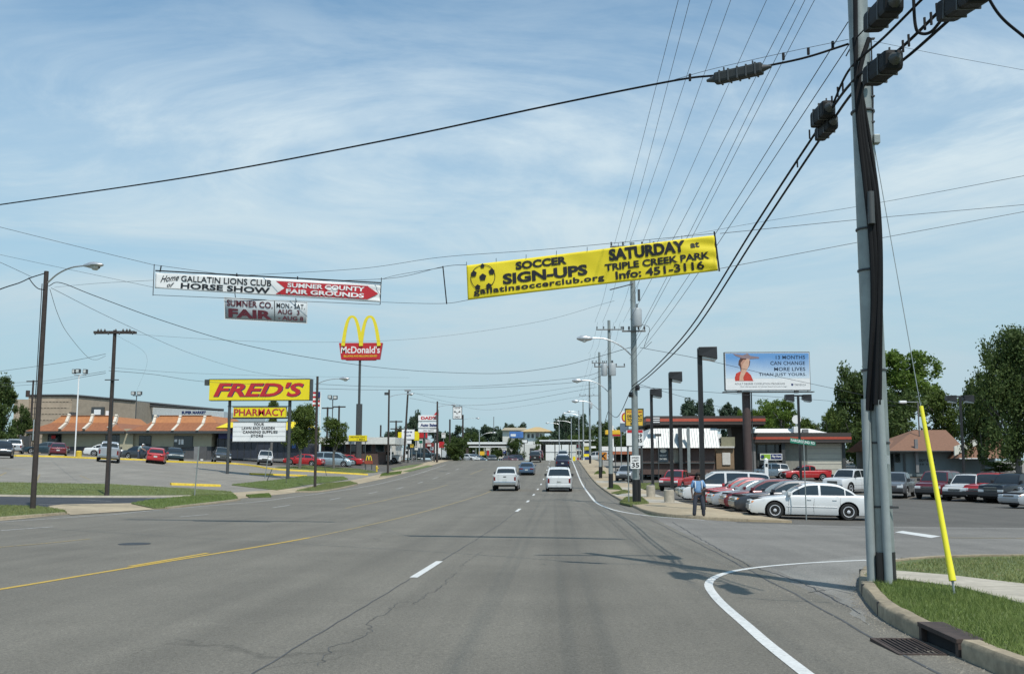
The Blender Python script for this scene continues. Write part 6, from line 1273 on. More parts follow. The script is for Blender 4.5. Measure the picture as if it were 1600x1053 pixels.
    if strap:
        for sx in (-1, 1): mb = MB(); mb.tube([P['chest']+Vector((sx*.12, .10, -.2)), P['chest']+Vector((sx*.13, .05, .13)), P['chest']+Vector((sx*.12, -.13, .08)), P['chest']+Vector((sx*.12, -.16, -.1)), P['waist']+Vector((sx*.13, -.12, .05))], .018, 6); mb.build('backpack_strap', M_white, o, smooth=True)
        mb = MB(); mb.box(-.15*k, .15*k, .11*k, .27*k, 1.02*k, 1.42*k); mb.build('backpack', M_steelblk, o, bevel=.05)
    return o
skin_d = mat('skin_dark', (.09, .05, .035), .55, var=.06); skin_l = mat('skin_light', (.42, .25, .18), .55, var=.06); hair_d = mat('hair_dark', (.015, .012, .01), .8)
stand = dict(pel=(0, 0, .95), waist=(0, -.01, 1.10), chest=(0, 0, 1.32), neck=(0, 0, 1.48), headb=(0, -.015, 1.57), headt=(0, -.015, 1.68), shL=(.18, 0, 1.40), elL=(.27, .02, 1.14), wrL=(.17, -.20, 1.10), haL=(.11, -.27, 1.12), shR=(-.18, 0, 1.40), elR=(-.25, .03, 1.12), wrR=(-.24, -.04, .88), haR=(-.235, -.06, .79),
             hipL=(.11, 0, .88), knL=(.17, -.04, .49), anL=(.19, .03, .10), toL=(.23, -.10, .04), hipR=(-.11, 0, .88), knR=(-.15, -.05, .49), anR=(-.18, -.02, .10), toR=(-.21, -.15, .04))
pb = hit(1092, 810, .0); pb = G(pb.x*41/pb.y if False else pb.x, pb.y, .0)
person(pb, 'man in a light blue shirt and dark baggy trousers standing at the corner pavement', 1.66, 0, mat('shirt_blue', (.16, .30, .50), .8, var=.15, scale=6), mat('trousers_dark', (.035, .04, .055), .85, var=.25, scale=5), skin_d, hair_d, stand, None, True)
lean = dict(stand); lean.update(waist=(0, -.05, 1.10), chest=(0, -.22, 1.27), neck=(0, -.34, 1.38), headb=(0, -.41, 1.44), headt=(0, -.46, 1.53), shL=(.18, -.22, 1.34), elL=(.24, -.4, 1.12), wrL=(.2, -.55, 1.02), haL=(.19, -.62, .98), shR=(-.18, -.22, 1.34), elR=(-.24, -.42, 1.14), wrR=(-.2, -.58, 1.05), haR=(-.19, -.65, 1.0))
b = at(216, 96.5); person(G(b.x, b.y), 'person in white cap and pale shirt leaning over a dark sedan', 1.72, 0, mat('shirt_pale', (.34, .46, .50), .8), mat('trousers_blue', (.05, .06, .09), .85), skin_l, hair_d, lean, M_white, False, 0)

# ---------------------------------------------------------------- trees
def crown_mesh(name, seed, n, lobes, leaf, m, sh=1.0):
    rnd = np.random.RandomState(seed); L = []
    for k in range(lobes):
        a = rnd.uniform(0, 6.28); r = rnd.uniform(.0, .74)**.8; z = rnd.uniform(-.62, .80); sz = rnd.uniform(.20, .42)*(1-.2*abs(z)); L.append((r*math.cos(a)*(1-.45*max(0, z)), r*math.sin(a)*(1-.45*max(0, z)), z, sz))
    L = np.array(L); nc = max(40, n//26); ci = rnd.randint(0, lobes, nc); d = rnd.normal(size=(nc, 3)); d /= np.linalg.norm(d, axis=1)[:, None]; d[:, 2] *= .85
    cc = L[ci, :3]+d*(L[ci, 3]*rnd.uniform(.45, 1.04, nc))[:, None]; cs = rnd.uniform(.030, .075, nc)
    pi = rnd.randint(0, nc, n); p = cc[pi]+np.clip(rnd.normal(size=(n, 3)), -1.9, 1.9)*cs[pi][:, None]; p[:, 2] *= sh
    a = rnd.normal(size=(n, 3)); a /= np.linalg.norm(a, axis=1)[:, None]; b = np.cross(a, rnd.normal(size=(n, 3))); b /= np.linalg.norm(b, axis=1)[:, None]
    s = leaf*rnd.uniform(.6, 1.3, n)[:, None]; v = np.stack([p+a*s, p+b*s*.55, p-a*s, p-b*s*.55], 1).reshape(-1, 3)
    me = bpy.data.meshes.new(name); me.vertices.add(4*n); me.vertices.foreach_set('co', v.ravel()); me.loops.add(4*n); me.loops.foreach_set('vertex_index', np.arange(4*n)); me.polygons.add(n); me.polygons.foreach_set('loop_start', np.arange(0, 4*n, 4)); me.polygons.foreach_set('loop_total', np.full(n, 4)); me.update(); me.validate(); me.materials.append(m); return me
LF_dark = leafy('leaf_dark', (.030, .055, .016), (.11, .155, .042), .36); LF_mid = leafy('leaf_mid', (.040, .072, .016), (.15, .20, .045), .36); LF_bright = leafy('leaf_bright', (.055, .10, .015), (.17, .25, .045), .38); LF_haze = leafy('leaf_far_haze', (.035, .062, .040), (.080, .115, .065), .2)  # the far leaves have distance haze mixed into their colour
CR = {}
def crown(kind, i):
    key = (kind, i % 3)
    if key not in CR:
        m = {'dark': LF_dark, 'mid': LF_mid, 'bright': LF_bright, 'far': LF_haze, 'big': LF_dark}[kind]; n = {'dark': 15000, 'mid': 14000, 'bright': 13000, 'far': 7000, 'big': 34000}[kind]; lf = {'dark': .040, 'mid': .040, 'bright': .040, 'far': .055, 'big': .024}[kind]
        CR[key] = crown_mesh('crown', hash(key[0]) % 7*0+len(CR)*13+5, n, {'far': 12, 'big': 34}.get(kind, 22), lf, m)
    return CR[key]
TRK = {}
def tree(px, Y, ytop, wpx, kind, label, i=0, ybot=None, group=None, name='tree', rot=0, hk=1.0):
    b = U(px, 720, Y); b.z = g(b.x, b.y); top = U(px, ytop, Y).z; w = wpx*Y/FPX; H = top-b.z; bot = (U(px, ybot, Y).z-b.z) if ybot else max(H*.12, .4, H-1.15*w)
    o = empty(name, b, 0, label, 'tree' if name == 'tree' else 'bush', group); rnd = random.Random(i*7+int(px)); cz = (H+bot)/2
    r = max(.08, H*.022); mb = MB(); mb.tube([(0, 0, -.4), (rnd.uniform(-.1, .1), 0, bot*.6), (rnd.uniform(-.3, .3)*r*4, rnd.uniform(-.3, .3), cz), (rnd.uniform(-.3, .3), 0, H*.82)], [r*1.25, r, r*.7, r*.15], 8); tk = mb.build('trunk', M_wood2, o, smooth=True)
    for k in range(6):
        a = k*1.05+rnd.random(); z = bot*.7+(cz-bot*.7)*rnd.random(); mb = MB(); q = Vector((math.cos(a), math.sin(a), 0))*w*.33; mb.tube([(0, 0, z), q*.5+Vector((0, 0, z+(H-z)*.3)), q+Vector((0, 0, z+(H-z)*rnd.uniform(.45, .65)))], [r*.5, r*.32, r*.08], 6); mb.build('limb', M_wood2, tk, smooth=True)
    c = link('crown', crown(kind, i), o); c.location = (0, 0, cz); c.scale = (w*.56, w*.5, (H-bot)*.56*hk); c.rotation_euler = (0, 0, rot or rnd.uniform(0, 6.28)); return o
tree(-8, 118, 596, 84, 'dark', 'dark leafy tree cut off by the left edge', 0, 700); tree(30, 130, 636, 40, 'dark', 'smaller darker tree tucked right of the left edge tree', 1, 700)
tree(468, 112, 632, 62, 'mid', 'full green tree behind the right post of the big sign', 1, 702); tree(424, 122, 626, 24, 'mid', 'narrow pointed tree top showing above the pharmacy panel', 2, 690); tree(522, 118, 655, 52, 'mid', 'rounded green tree below the twin floodlight right of the flag', 0, 700)
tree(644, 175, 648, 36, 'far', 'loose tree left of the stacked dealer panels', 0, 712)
tree(714, 168, 681, 50, 'dark', 'big dark roadside bush-like tree at the crest on the left', 2, 722, name='tree'); tree(776, 222, 696, 22, 'dark', 'small dark tree in front of the flat canopy', 1, 722); tree(805, 220, 687, 32, 'dark', 'rounded dark tree left of the black suv', 0, 724); tree(839, 225, 694, 14, 'dark', 'small tree before the white walled block', 2, 716)
far = [(610, 330, 672, 60), (565, 420, 692, 70), (655, 330, 683, 50), (690, 300, 672, 55), (725, 300, 667, 50), (755, 320, 668, 58), (780, 330, 672, 44), (742, 260, 678, 46), (700, 250, 682, 40), (815, 420, 664, 30), (795, 420, 662, 26), (880, 300, 656, 56), (868, 280, 672, 50), (905, 300, 650, 46), (915, 260, 664, 50), (945, 250, 662, 46), (970, 240, 668, 40), (985, 200, 672, 40), (850, 260, 684, 46), (895, 240, 682, 44), (930, 230, 682, 46), (960, 235, 684, 40), (1010, 260, 664, 50), (530, 400, 688, 60)]
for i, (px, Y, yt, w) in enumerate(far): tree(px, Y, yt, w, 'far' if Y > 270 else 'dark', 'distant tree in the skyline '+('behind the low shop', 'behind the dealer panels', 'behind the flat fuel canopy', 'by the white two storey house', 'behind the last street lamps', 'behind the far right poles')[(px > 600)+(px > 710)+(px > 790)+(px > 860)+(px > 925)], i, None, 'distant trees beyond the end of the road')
# pointed skyline trees behind the yellow roof
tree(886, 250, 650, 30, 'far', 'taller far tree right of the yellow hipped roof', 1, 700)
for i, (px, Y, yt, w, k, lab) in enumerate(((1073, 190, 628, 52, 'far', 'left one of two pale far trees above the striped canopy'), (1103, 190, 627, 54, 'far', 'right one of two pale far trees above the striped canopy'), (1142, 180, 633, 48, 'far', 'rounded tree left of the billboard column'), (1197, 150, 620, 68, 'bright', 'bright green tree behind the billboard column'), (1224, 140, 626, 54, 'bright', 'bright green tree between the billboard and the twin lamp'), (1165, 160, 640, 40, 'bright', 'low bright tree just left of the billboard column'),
      (1262, 200, 655, 60, 'mid', 'low tree in the wood right of the twin lamp'), (1295, 190, 646, 60, 'mid', 'broad tree in the wood behind the garage roof'), (1312, 170, 640, 50, 'mid', 'tree between the garage roof and the near pole'))): tree(px, Y, yt, w, k, lab, i, None)
tree(1343, 135, 583, 92, 'dark', 'dark tree directly behind the near pole', 0, 735); tree(1418, 140, 553, 122, 'bright', 'tall spreading bright tree right of the near pole', 1, 660); tree(1400, 128, 606, 120, 'dark', 'dark understorey tree below the tall bright one', 2, 740); tree(1475, 132, 612, 84, 'mid', 'green tree behind the roof ridge left of the twin lamp', 0, 700); tree(1370, 150, 620, 90, 'mid', 'dense green tree behind the garage end', 1, 745)
tree(1535, 118, 610, 70, 'mid', 'green tree left of the big dark tree, behind the lamp', 2, 720)
tree(1592, 82, 522, 168, 'big', 'huge dark tree filling the right edge of the picture', 0, 742); tree(1640, 88, 540, 150, 'big', 'second huge tree running out of the right edge', 1, 745); tree(1535, 92, 590, 60, 'dark', 'lower dark tree spilling left of the huge right edge tree', 1, 742)
for i, (px, Y, yt, w, lab) in enumerate(((1360, 112, 715, 22, 'scrubby bush at the garage corner'), (1130, 70, 738, 30, 'low shrub between the parked cars behind the man'), (1104, 66, 738, 16, 'small shrub behind the standing man'), (1560, 86, 722, 60, 'bushy undergrowth beneath the huge right edge tree'), (770, 198, 710, 14, 'low hedge bush before the white far wall'), (757, 198, 711, 16, 'low yellow green bush by the far canopy post'))): tree(px, Y, yt, w, 'mid', lab, i, 738 if px > 1000 else 719, name='bush')

# ---------------------------------------------------------------- buildings
M_stucco = mat('restaurant_wall', (.40, .37, .26), .85, var=.08, scale=2, bump=.1); M_wains = mat('dark_wainscot', (.085, .085, .088), .85, var=.15, scale=5)
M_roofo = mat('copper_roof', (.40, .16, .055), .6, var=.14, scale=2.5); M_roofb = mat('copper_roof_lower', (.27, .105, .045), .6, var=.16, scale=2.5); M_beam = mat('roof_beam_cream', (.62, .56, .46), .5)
M_block = mat('tan_block', (.40, .32, .235), .9, var=.12, scale=1.5, patch=.12); M_brick = mat('dark_brick', (.10, .065, .055), .85, var=.2, scale=6)
def S_(name, label, px, Y, cat='building'): return Sign(name, label, px, Y, cat)
# hamburger restaurant
s = S_('restaurant', 'low restaurant with a rusty orange double-pitch roof and white roof beams', 200, 126)
Y0 = 0; a, zb = s.xz(52, 712); c, _ = s.xz(330, 712); _, ze = s.xz(200, 674.5); D_ = 14.
box('wall', M_stucco, s.o, a+.6, c-.3, .8, D_, -1.5, ze+.4); box('wainscot', M_wains, s.o, a+.58, c-.28, .74, D_+.02, -1.5, s.xz(0, 697.5)[1])
x, z = s.xz(185, 700); box('wall_return', M_stucco, s.o, x, x+1.7, .3, .9, -1.5, ze+.3)
for (x0, x1, y0, y1) in ((69.5, 92, 678, 696), (160, 168, 679, 698), (169, 187.5, 679, 698), (213, 233, 680.5, 699.5), (268, 298.5, 681, 699.5)):
    p = s.box('window', M_steelblk, x0, y0, x1, y1, .70, .9); s.box('pane', M_glass, x0+.8, y0+.8, x1-.8, y1-.8, .68, .69, p); xm = (x0+x1)/2; s.box('mullion', M_steelblk, xm-.3, y0, xm+.3, y1, .66, .68, p)
s.box('window_poster', M_white, 269.5, 686, 274, 690, .64, .66); s.box('window_poster', M_white, 276, 686, 279, 694, .64, .66); s.box('window_poster', M_white, 280, 686, 284, 694, .64, .66); s.box('window_poster', M_sred, 76, 680, 83, 685, .64, .66)
def mansard(x0, x1, hipL, hipR):
    (xa, _), (xb, _) = s.xz(x0, 700), s.xz(x1, 700); z0, z1, z2 = s.xz(0, 673.5)[1], s.xz(0, 660)[1], s.xz(0, 649)[1]
    eL, eR = (1.9 if hipL else 0), (1.9 if hipR else 0); mL, mR = (1.0 if hipL else 0), (1.0 if hipR else 0)
    L0 = [(xa-.4*hipL, -.4, z0), (xb+.4*hipR, -.4, z0), (xb+.4*hipR, D_+1, z0), (xa-.4*hipL, D_+1, z0)]
    L1 = [(xa+eL, 1.5, z1), (xb-eR, 1.5, z1), (xb-eR, D_-1, z1), (xa+eL, D_-1, z1)]
    L2 = [(xa+eL+mL, 2.1, z2), (xb-eR-mR, 2.1, z2), (xb-eR-mR, D_-1.6, z2), (xa+eL+mL, D_-1.6, z2)]
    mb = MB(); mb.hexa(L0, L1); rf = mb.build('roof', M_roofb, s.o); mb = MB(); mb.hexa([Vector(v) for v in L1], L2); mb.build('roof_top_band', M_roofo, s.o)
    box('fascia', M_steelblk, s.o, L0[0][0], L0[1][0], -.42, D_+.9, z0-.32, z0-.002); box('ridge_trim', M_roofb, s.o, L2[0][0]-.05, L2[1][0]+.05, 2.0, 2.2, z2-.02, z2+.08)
    n = int((L0[1][0]-L0[0][0])/.42)
    for k in range(n+1):
        t = k/n; p = Vector(L0[0]).lerp(Vector(L0[1]), t); q = Vector(L1[0]).lerp(Vector(L1[1]), min(1, max(0, (p.x-L1[0][0])/(L1[1][0]-L1[0][0])))); 
        if p.x < L1[0][0]: q = Vector(L1[0])
        if p.x > L1[1][0]: q = Vector(L1[1])
        if abs(q.x-p.x) < .01 or k % 2 == 0 or True:
            if abs(q.x-p.x) > .3: 
                f_ = (p.x-L0[0][0])/max(.01, L1[0][0]-L0[0][0]) if p.x < L1[0][0] else (L0[1][0]-p.x)/max(.01, L0[1][0]-L1[1][0]); q = p.lerp(Vector((p.x, 1.5, z1)), f_); 
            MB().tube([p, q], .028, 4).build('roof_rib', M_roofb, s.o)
    return L0, L1, L2
mansard(46, 190, True, True); mansard(203, 354, True, True)
for (x2, y2, x1, y1, x0, y0) in ((108, 645.5, 103.5, 659, 92.5, 670), (145, 645.5, 141, 659, 130, 670), (182, 646.5, 178.5, 659, 169, 668), (243, 647.5, 239.5, 661, 230.5, 672.5), (282, 648, 278.5, 661.5, 269, 672.5), (320.5, 648.5, 317, 661.5, 307.5, 672.5)):
    def q(px, py, y): v = s.xz(px, py, y); return Vector((v[0], y, v[1]))
    pts = [q(x2, y2, 1.9), q(x2-.8, y2+3.5, 1.75), q(x1, y1, 1.1), q(x0, y0, -.55)]; mb = MB(); r_ = .17
    for A_, B_ in zip(pts, pts[1:]): mb.hexa([A_+Vector((-r_, -r_*.2, -.05)), A_+Vector((r_, -r_*.2, -.05)), A_+Vector((r_, .4, -.3)), A_+Vector((-r_, .4, -.3))], [B_+Vector((-r_, -r_*.2, .05)), B_+Vector((r_, -r_*.2, .05)), B_+Vector((r_, .4, -.2)), B_+Vector((-r_, .4, -.2))])
    mb.build('roof_beam', M_beam, s.o)
s.box('roof_unit', M_steelblk, 90, 642, 95, 648, 3, 4.5); s.box('roof_unit', M_grey, 88, 645, 91, 649, 3, 4)
s.box('roof_sign', M_white, 148.5, 640, 159, 648.5, 3, 3.3)
s = S_('play_shelter', 'dark playground shelter with yellow awnings at the right end of the restaurant', 400, 127)
s.box('enclosure', mat('tinted_panels', (.03, .035, .05), .3), 336, 684, 482, 716, .5, 6)
for k in range(14): x = 338+k*10.4; s.box('mullion', M_steelblk, x, 684, x+.7, 716, .4, .5)
def awn(x0, x1, y0, y1): a, c, b, d = s.rect(x0, y0, x1, y1); mb = MB(); mb.hexa([(a, -1, b), (c, -1, b), (c, 7, b), (a, 7, b)], [(a+1.0, 1, d), (c-1.6, 1, d), (c-1.6, 6, d), (a+1.0, 6, d)]); mb.build('awning', mat('awning_yellow', (.66, .52, .02), .6), s.o)
awn(341, 408, 659, 668.5); awn(430, 483, 658, 672)
s.box('awning_edge', mat('awning_blue', (.03, .04, .16), .5), 341, 668, 482, 685, .1, 5.8); s.box('notice', mat('notice_blue', (.05, .12, .32), .5), 455, 693, 461, 700, .3, .5)
# block warehouse and long white store behind
s = S_('warehouse', 'tan block warehouse with a stepped roofline behind the restaurant', 130, 165)
a, c, b, d = s.rect(40, 618, 114, 700); box('wall', M_block, s.o, a, c, 0, 30, -2, d); a2, c2, b2, d2 = s.rect(20, 624, 82, 700); box('low_wall', M_block, s.o, a2, a+.3, -.4, 20, -2, d2); 
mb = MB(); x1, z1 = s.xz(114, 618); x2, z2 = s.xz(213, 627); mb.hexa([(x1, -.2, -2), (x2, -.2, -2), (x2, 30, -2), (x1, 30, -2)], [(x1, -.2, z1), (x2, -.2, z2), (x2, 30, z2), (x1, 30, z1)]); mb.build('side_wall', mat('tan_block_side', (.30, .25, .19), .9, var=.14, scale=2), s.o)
MB().tube([(a, -.1, d+.05), (x1, -.1, d+.05)], .18, 4).build('parapet_cap', M_steelblk, s.o); MB().tube([(x1, -.3, z1+.05), (x2, -.3, z2+.05)], .18, 4).build('parapet_cap', M_steelblk, s.o)
M_bl = mat('block_joint', (.36, .31, .24), .9)
for k in range(9):
    for j in range(13):
        x = a+.1+(c-a)*(j+.5*(k % 2))/13; z = .9+k*1.02
        if x+1 < c and z < d-.6: box('block', M_bl, s.o, x, x+.95, -.03, .01, z, z+.07)
a, c, b, d = s.rect(144, 636, 165, 652); box('sign_panel', M_steelblk, s.o, a, c, -.45, -.2, b, d); a, c, b, d = s.rect(149, 640, 159.5, 648); box('sign_face', M_white, s.o, a, c, -.55, -.45, b, d)
s = S_('long_store', 'long pale flat-roofed store with blue lettering behind the restaurant', 280, 172)
mb = MB(); x1, z1 = s.xz(214, 635); x2, z2 = s.xz(350, 643); mb.hexa([(x1, 0, -2), (x2, 0, -2), (x2, 25, -2), (x1, 25, -2)], [(x1, 0, z1), (x2, 0, z2), (x2, 25, z2), (x1, 25, z1)]); mb.build('wall', mat('pale_wall', (.50, .55, .56), .8), s.o)
for dy in (0, 5): 
    p1, p2 = s.xz(213, 628+dy), s.xz(348+dy, 641); MB().tube([(p1[0], -1.2, p1[1]), (p2[0], -1.2, p2[1])], .22, 4).build('roof_beam', M_steelblk, s.o)
s.text('SUPER MARKET', 284, 642, 322, 646.5, M_snavy, -.05, .05)
# low building left of the pylon
s = S_('low_shop', 'low dark brick shop with a white roof edge behind the arches pylon', 560, 138); a, c, b, d = s.rect(500, 683, 618, 716); box('wall', M_brick, s.o, a, c-2.5, .4, 10, -2, d-.9); box('roof', M_offw, s.o, a-.2, c, -.3, 10.5, d-.95, d)
for k in range(5): p = s.box('window', M_steelblk, 506+k*20, 694, 520+k*20, 706, .3, .4); s.box('pane', M_glass, 507+k*20, 695, 519+k*20, 705, .28, .3, p)
s.box('canopy_post', M_white, 610, 690, 611.5, 718, .0, .3)
s = S_('tall_shop', 'pale gabled shop far behind the hydrant', 600, 150); s.box('wall', M_offw, 575, 690, 618, 715, 0, 6); s.box('roof', M_white, 580, 684, 622, 690.5, -.3, 6.3); s.box('shopfront', M_glass, 580, 695, 610, 712, -.05, 0)
# far clutter of the dealer strip
for i, (x0, x1, y0, y1, Y, m, nm, lab) in enumerate(((628, 647.5, 671, 686, 150, M_white, 'roadside_sign', 'white hand lettered sign far left of the dealer panels'), (633, 643, 687.5, 693, 150, M_white, 'roadside_sign', 'small white strip sign under the hand lettered one'), (622, 628, 675, 684, 165, M_sy, 'roadside_sign', 'yellow sign edge left of the hand lettered one'), (647, 655, 674, 688, 165, M_sy, 'roadside_sign', 'yellow sign right of the hand lettered one'), (655, 668, 676, 684, 166, M_sred, 'roadside_sign', 'red diner-like sign under the dealer panels'),
      (611, 617, 697, 716, 160, M_white, 'fuel_pump', 'white box pump right of the hydrant pole'), (620, 629, 700, 716, 160, M_white, 'fuel_pump', 'second white box behind the hydrant pole'), (633, 640, 702, 715, 160, M_white, 'fuel_pump', 'third white box left of the leaning pole'), (686, 694, 690, 699, 175, M_sred, 'roadside_sign', 'dark red and white sign by the big bush'))):
    s = Sign(nm, lab, (x0+x1)/2, Y); p = s.box('panel', m, x0, y0, x1, y1, -.2, .2); s.box('frame', M_steelblk, x0, y1, x1, y1+.7, -.25, .25); s.post((x0+x1)/2, .08, y1, M_steelblk, 0, 6)
    if 'pump' in nm: s.box('pump_panel', M_glass, x0+1.5, y0+2, x1-1.5, y0+7, -.24, -.2, p)
    if i == 0: s.text('Sports', x0+3, 673, x1-3, 677, M_snavy, -.22, .03, p, shear=.2); s.text('$ 4.99', x0+4, 679, x1-5, 682, M_snavy, -.22, .03, p)
s = S_('strip_shop', 'red and white low shop under the dealer panels', 668, 178); s.box('wall', mat('shop_red', (.22, .03, .03), .7), 664, 692, 680, 712, 0, 8); s.box('white_wall', M_white, 680, 692, 690, 714, -.2, 8); s.box('pale_panel', M_offw, 668, 694, 674, 697, -.3, -.2); s.box('fence', M_white, 640, 703, 664, 716, .3, .6); s.box('gable', M_offw, 648, 686, 664, 703, 1, 8)  # includes a small off-white panel in front of the red wall
# far canopies beyond the crest
s = S_('fuel_canopy', 'long white fuel canopy beyond the crest, left of the road', 770, 225); s.box('roof', M_white, 731, 691, 799, 694.2, -4, 6); s.box('roof_band', mat('band_dark', (.08, .07, .06), .6), 737, 694.2, 797, 697.5, -3.8, 5.8); s.box('roof_lower', M_white, 735, 697.5, 798, 699, -3.9, 5.9)
for px in (744, 758, 777, 793): s.post(px, .15, 698, M_white, 0, 8)
s.box('shop_wall', M_offw, 752, 699, 800, 716, 8, 14)
for k in range(6): p = s.box('window', M_steelblk, 756+k*7, 703, 761+k*7, 711, 7.9, 8); s.box('pane', M_glass, 756.5+k*7, 703.5, 760.5+k*7, 710.5, 7.85, 7.9, p)
s = Sign('fuel_sign', 'small yellow fuel sign far beyond the big dark bush', 752, 210); s.box('panel', mat('station_yellow', (.78, .46, .03)), 748, 705, 757, 711, -.2, .2); s.post(752, .1, 711, M_white, 0, 6)
s = S_('trailer_canopy', 'far white panelled trailer depot with an open truss canopy right of centre', 890, 232)
s.box('roof', M_white, 843, 687.5, 932, 689.5, -3, 8); s.box('soffit', M_grey, 845, 689.5, 930, 692, -2.5, 7)
for k in range(10):
    p1, p2 = s.xz(846+k*9, 690), s.xz(850.5+k*9, 695); p3 = s.xz(855+k*9, 690); MB().tube([(p1[0], -1, p1[1]), (p2[0], -1, p2[1]), (p3[0], -1, p3[1])], .12, 4, False).build('truss', M_offw, s.o)
for px in (850, 866, 882, 897, 913, 930): s.post(px, .12, 690, M_steelblk, -1, 6)
for x0, x1, m in ((853, 867, M_white), (868, 877, M_white), (878, 889, M_white), (890, 900, M_offw)): p = s.box('wall_panel', m, x0, 695, x1-.6, 722, -3.6, -3.3); s.box('panel_joint', M_grey, x0, 706, x1-.6, 706.8, -3.65, -3.6, p)
s.box('brown_door', M_brick, 845, 695, 853, 706, 3, 4)
for i, px in enumerate((901, 911)):
    for k, c_ in enumerate((M_offw, M_sred, M_white, M_sblk, M_offw, M_sred)): s.box('price_panel', c_, px, 690+k*5, px+6, 694.2+k*5, -2, -1.8)
    s.post(px-.6, .12, 688, M_offw, -2, 6); s.post(px+6.6, .12, 688, M_offw, -2, 6)
s = S_('white_block', 'white two storey house with a tan hipped roof beyond the crest', 838, 300); s.box('wall', M_white, 820, 674, 850, 700, 0, 14)
a, c, b, d = s.rect(812, 666, 866, 674.5); mb = MB(); mb.hexa([(a, -1.5, b), (c, -1.5, b), (c, 17, b), (a, 17, b)], [(a+4.5, 6, d), (c-4.5, 6, d), (c-4.5, 9, d), (a+4.5, 9, d)]); mb.build('roof', mat('tan_roof', (.48, .34, .16), .8, var=.1), s.o)
for k in range(4): p = s.box('window', M_steelblk, 824+k*6.5, 678, 827.5+k*6.5, 684, -.1, 0); s.box('pane', M_glass, 824.4+k*6.5, 678.4, 827+k*6.5, 683.6, -.14, -.1, p)
s = S_('long_roof', 'long low tan roof behind the blue billboard', 800, 310); a, c, b, d = s.rect(783, 667.5, 825, 672); mb = MB(); mb.hexa([(a, 0, b), (c, 0, b), (c, 10, b), (a, 10, b)], [(a+1, 3, d), (c-1, 3, d), (c-1, 7, d), (a+1, 7, d)]); mb.build('roof', mat('tan_roof_dull', (.34, .29, .20), .8), s.o); s.box('wall', M_offw, 785, 672, 823, 690, 1, 9)
s = Sign('blue_billboard', 'small far blue billboard left of the white two storey house', 806, 270, 'billboard'); p = s.box('poster', mat('poster_blue', (.07, .18, .45), .5, var=.3, scale=.6), 796, 674, 817.5, 684, -.2, .2); s.box('ledge', M_steelblk, 795, 684, 818, 685, -.4, .4); s.box('print_white', M_white, 798, 678, 806, 681.5, -.24, -.2, p); s.post(808, .25, 685, M_steelblk)
s = Sign('white_notice_sign', 'small white framed notice below the blue billboard', 819, 240); s.box('frame', M_sblk, 814, 686.5, 824.5, 692, -.1, .1); s.box('face', M_white, 815, 687.3, 823.5, 691.3, -.14, -.1); s.post(819, .1, 692, M_steelblk)
s = S_('cream_depot', 'pale walls and doors beyond the crest between canopy and depot', 825, 250); s.box('wall', M_offw, 812, 694, 845, 718, 0, 8); s.box('door', M_steelblk, 828, 700, 834, 718, -.1, 0); s.box('pole_light', M_steelblk, 837, 676, 842, 682, -.3, 0); s.box('bin', M_white, 856, 706, 867, 721, -8, -7)
# fuel signs beyond the third pole on the right
s = S_('fuel_forecourt', 'busy far forecourt of yellow and white boards left of the third grey pole', 920, 168)
for x0, x1, y0, y1, m in ((912, 922, 692, 697, M_offw), (913, 921, 698, 703, mat('board_olive', (.32, .30, .04))), (913, 921, 705, 709, M_snavy), (912, 922, 709, 713, M_sy), (914, 922, 714, 718, M_snavy), (895, 899, 713, 720, M_sy), (923, 931, 697, 700, M_white)): s.box('board', m, x0, y0, x1, y1, -.2, .2)
s.post(912, .1, 690, M_white, 0, 6); s.post(922.5, .1, 690, M_white, 0, 6)
s = S_('right_fuel_shop', 'white and brick fuel shop behind the tobacco sign', 975, 135); s.box('fascia', M_white, 957, 698, 1010, 705, -.5, 6); s.box('red_stripe', mat('brick_orange', (.36, .12, .06), .7), 957, 705, 1010, 709.5, -.48, 5.9); s.box('wall', M_brick, 960, 709.5, 1008, 722, 1, 6); s.box('glazing', M_glass, 964, 711, 985, 719, .9, 1); s.box('panel', M_white, 940, 697, 956, 704, 2, 2.3)
# white roofed shop with standing seam mansard
s = S_('white_roof_shop', 'dark brick shop with a steep white ribbed metal roof', 1065, 100)
s.box('wall', M_brick, 1004, 699, 1118, 741, .6, 11); a, c, b, d = s.rect(1002, 668.5, 1124, 699.5); mb = MB(); mb.hexa([(a-.1, -.1, b), (c, -.1, b), (c, 12, b), (a-.1, 12, b)], [(a+1.1, 1.4, d), (c-.0, 1.4, d), (c-.0, 11, d), (a+1.1, 11, d)]); mb.build('roof', mat('white_metal_roof', (.56, .57, .54), .45, .1), s.o)
for k in range(30):
    x = a+.25+k*(c-a-.3)/29; MB().tube([(x, -.13, b), (max(x, a+1.1), 1.38, d)],  .022, 4).build('roof_seam', mat('seam_grey', (.42, .43, .42), .6), s.o)
s.box('pilaster', M_steelblk, 1061.5, 668, 1065, 741, -.3, .7); s.box('drain_pipe', M_galv, 1074, 668, 1077, 738, -.3, -.1); s.box('window', M_steelblk, 1029, 698.5, 1045, 722, .5, .6); p = s.box('poster', mat('poster_dark', (.03, .045, .06), .4), 1030, 699.5, 1044, 721, .45, .5); x, z = s.xz(1037, 704); flatshape('poster_oval', [circle(x, z, .32, 16, .2)], M_offw, p, .44)
s.text('DISCOUNT', 1031.5, 710, 1042.5, 713, M_offw, .44, .02, p); s.text('MATTRESS', 1031.5, 715, 1042.5, 718, M_offw, .44, .02, p); s.box('door_panel', mat('door_tan', (.33, .30, .24), .7), 1049, 699.5, 1062, 722, .5, .6); s.box('base_ledge', M_steelblk, 1002, 722, 1118, 724, .3, .6)
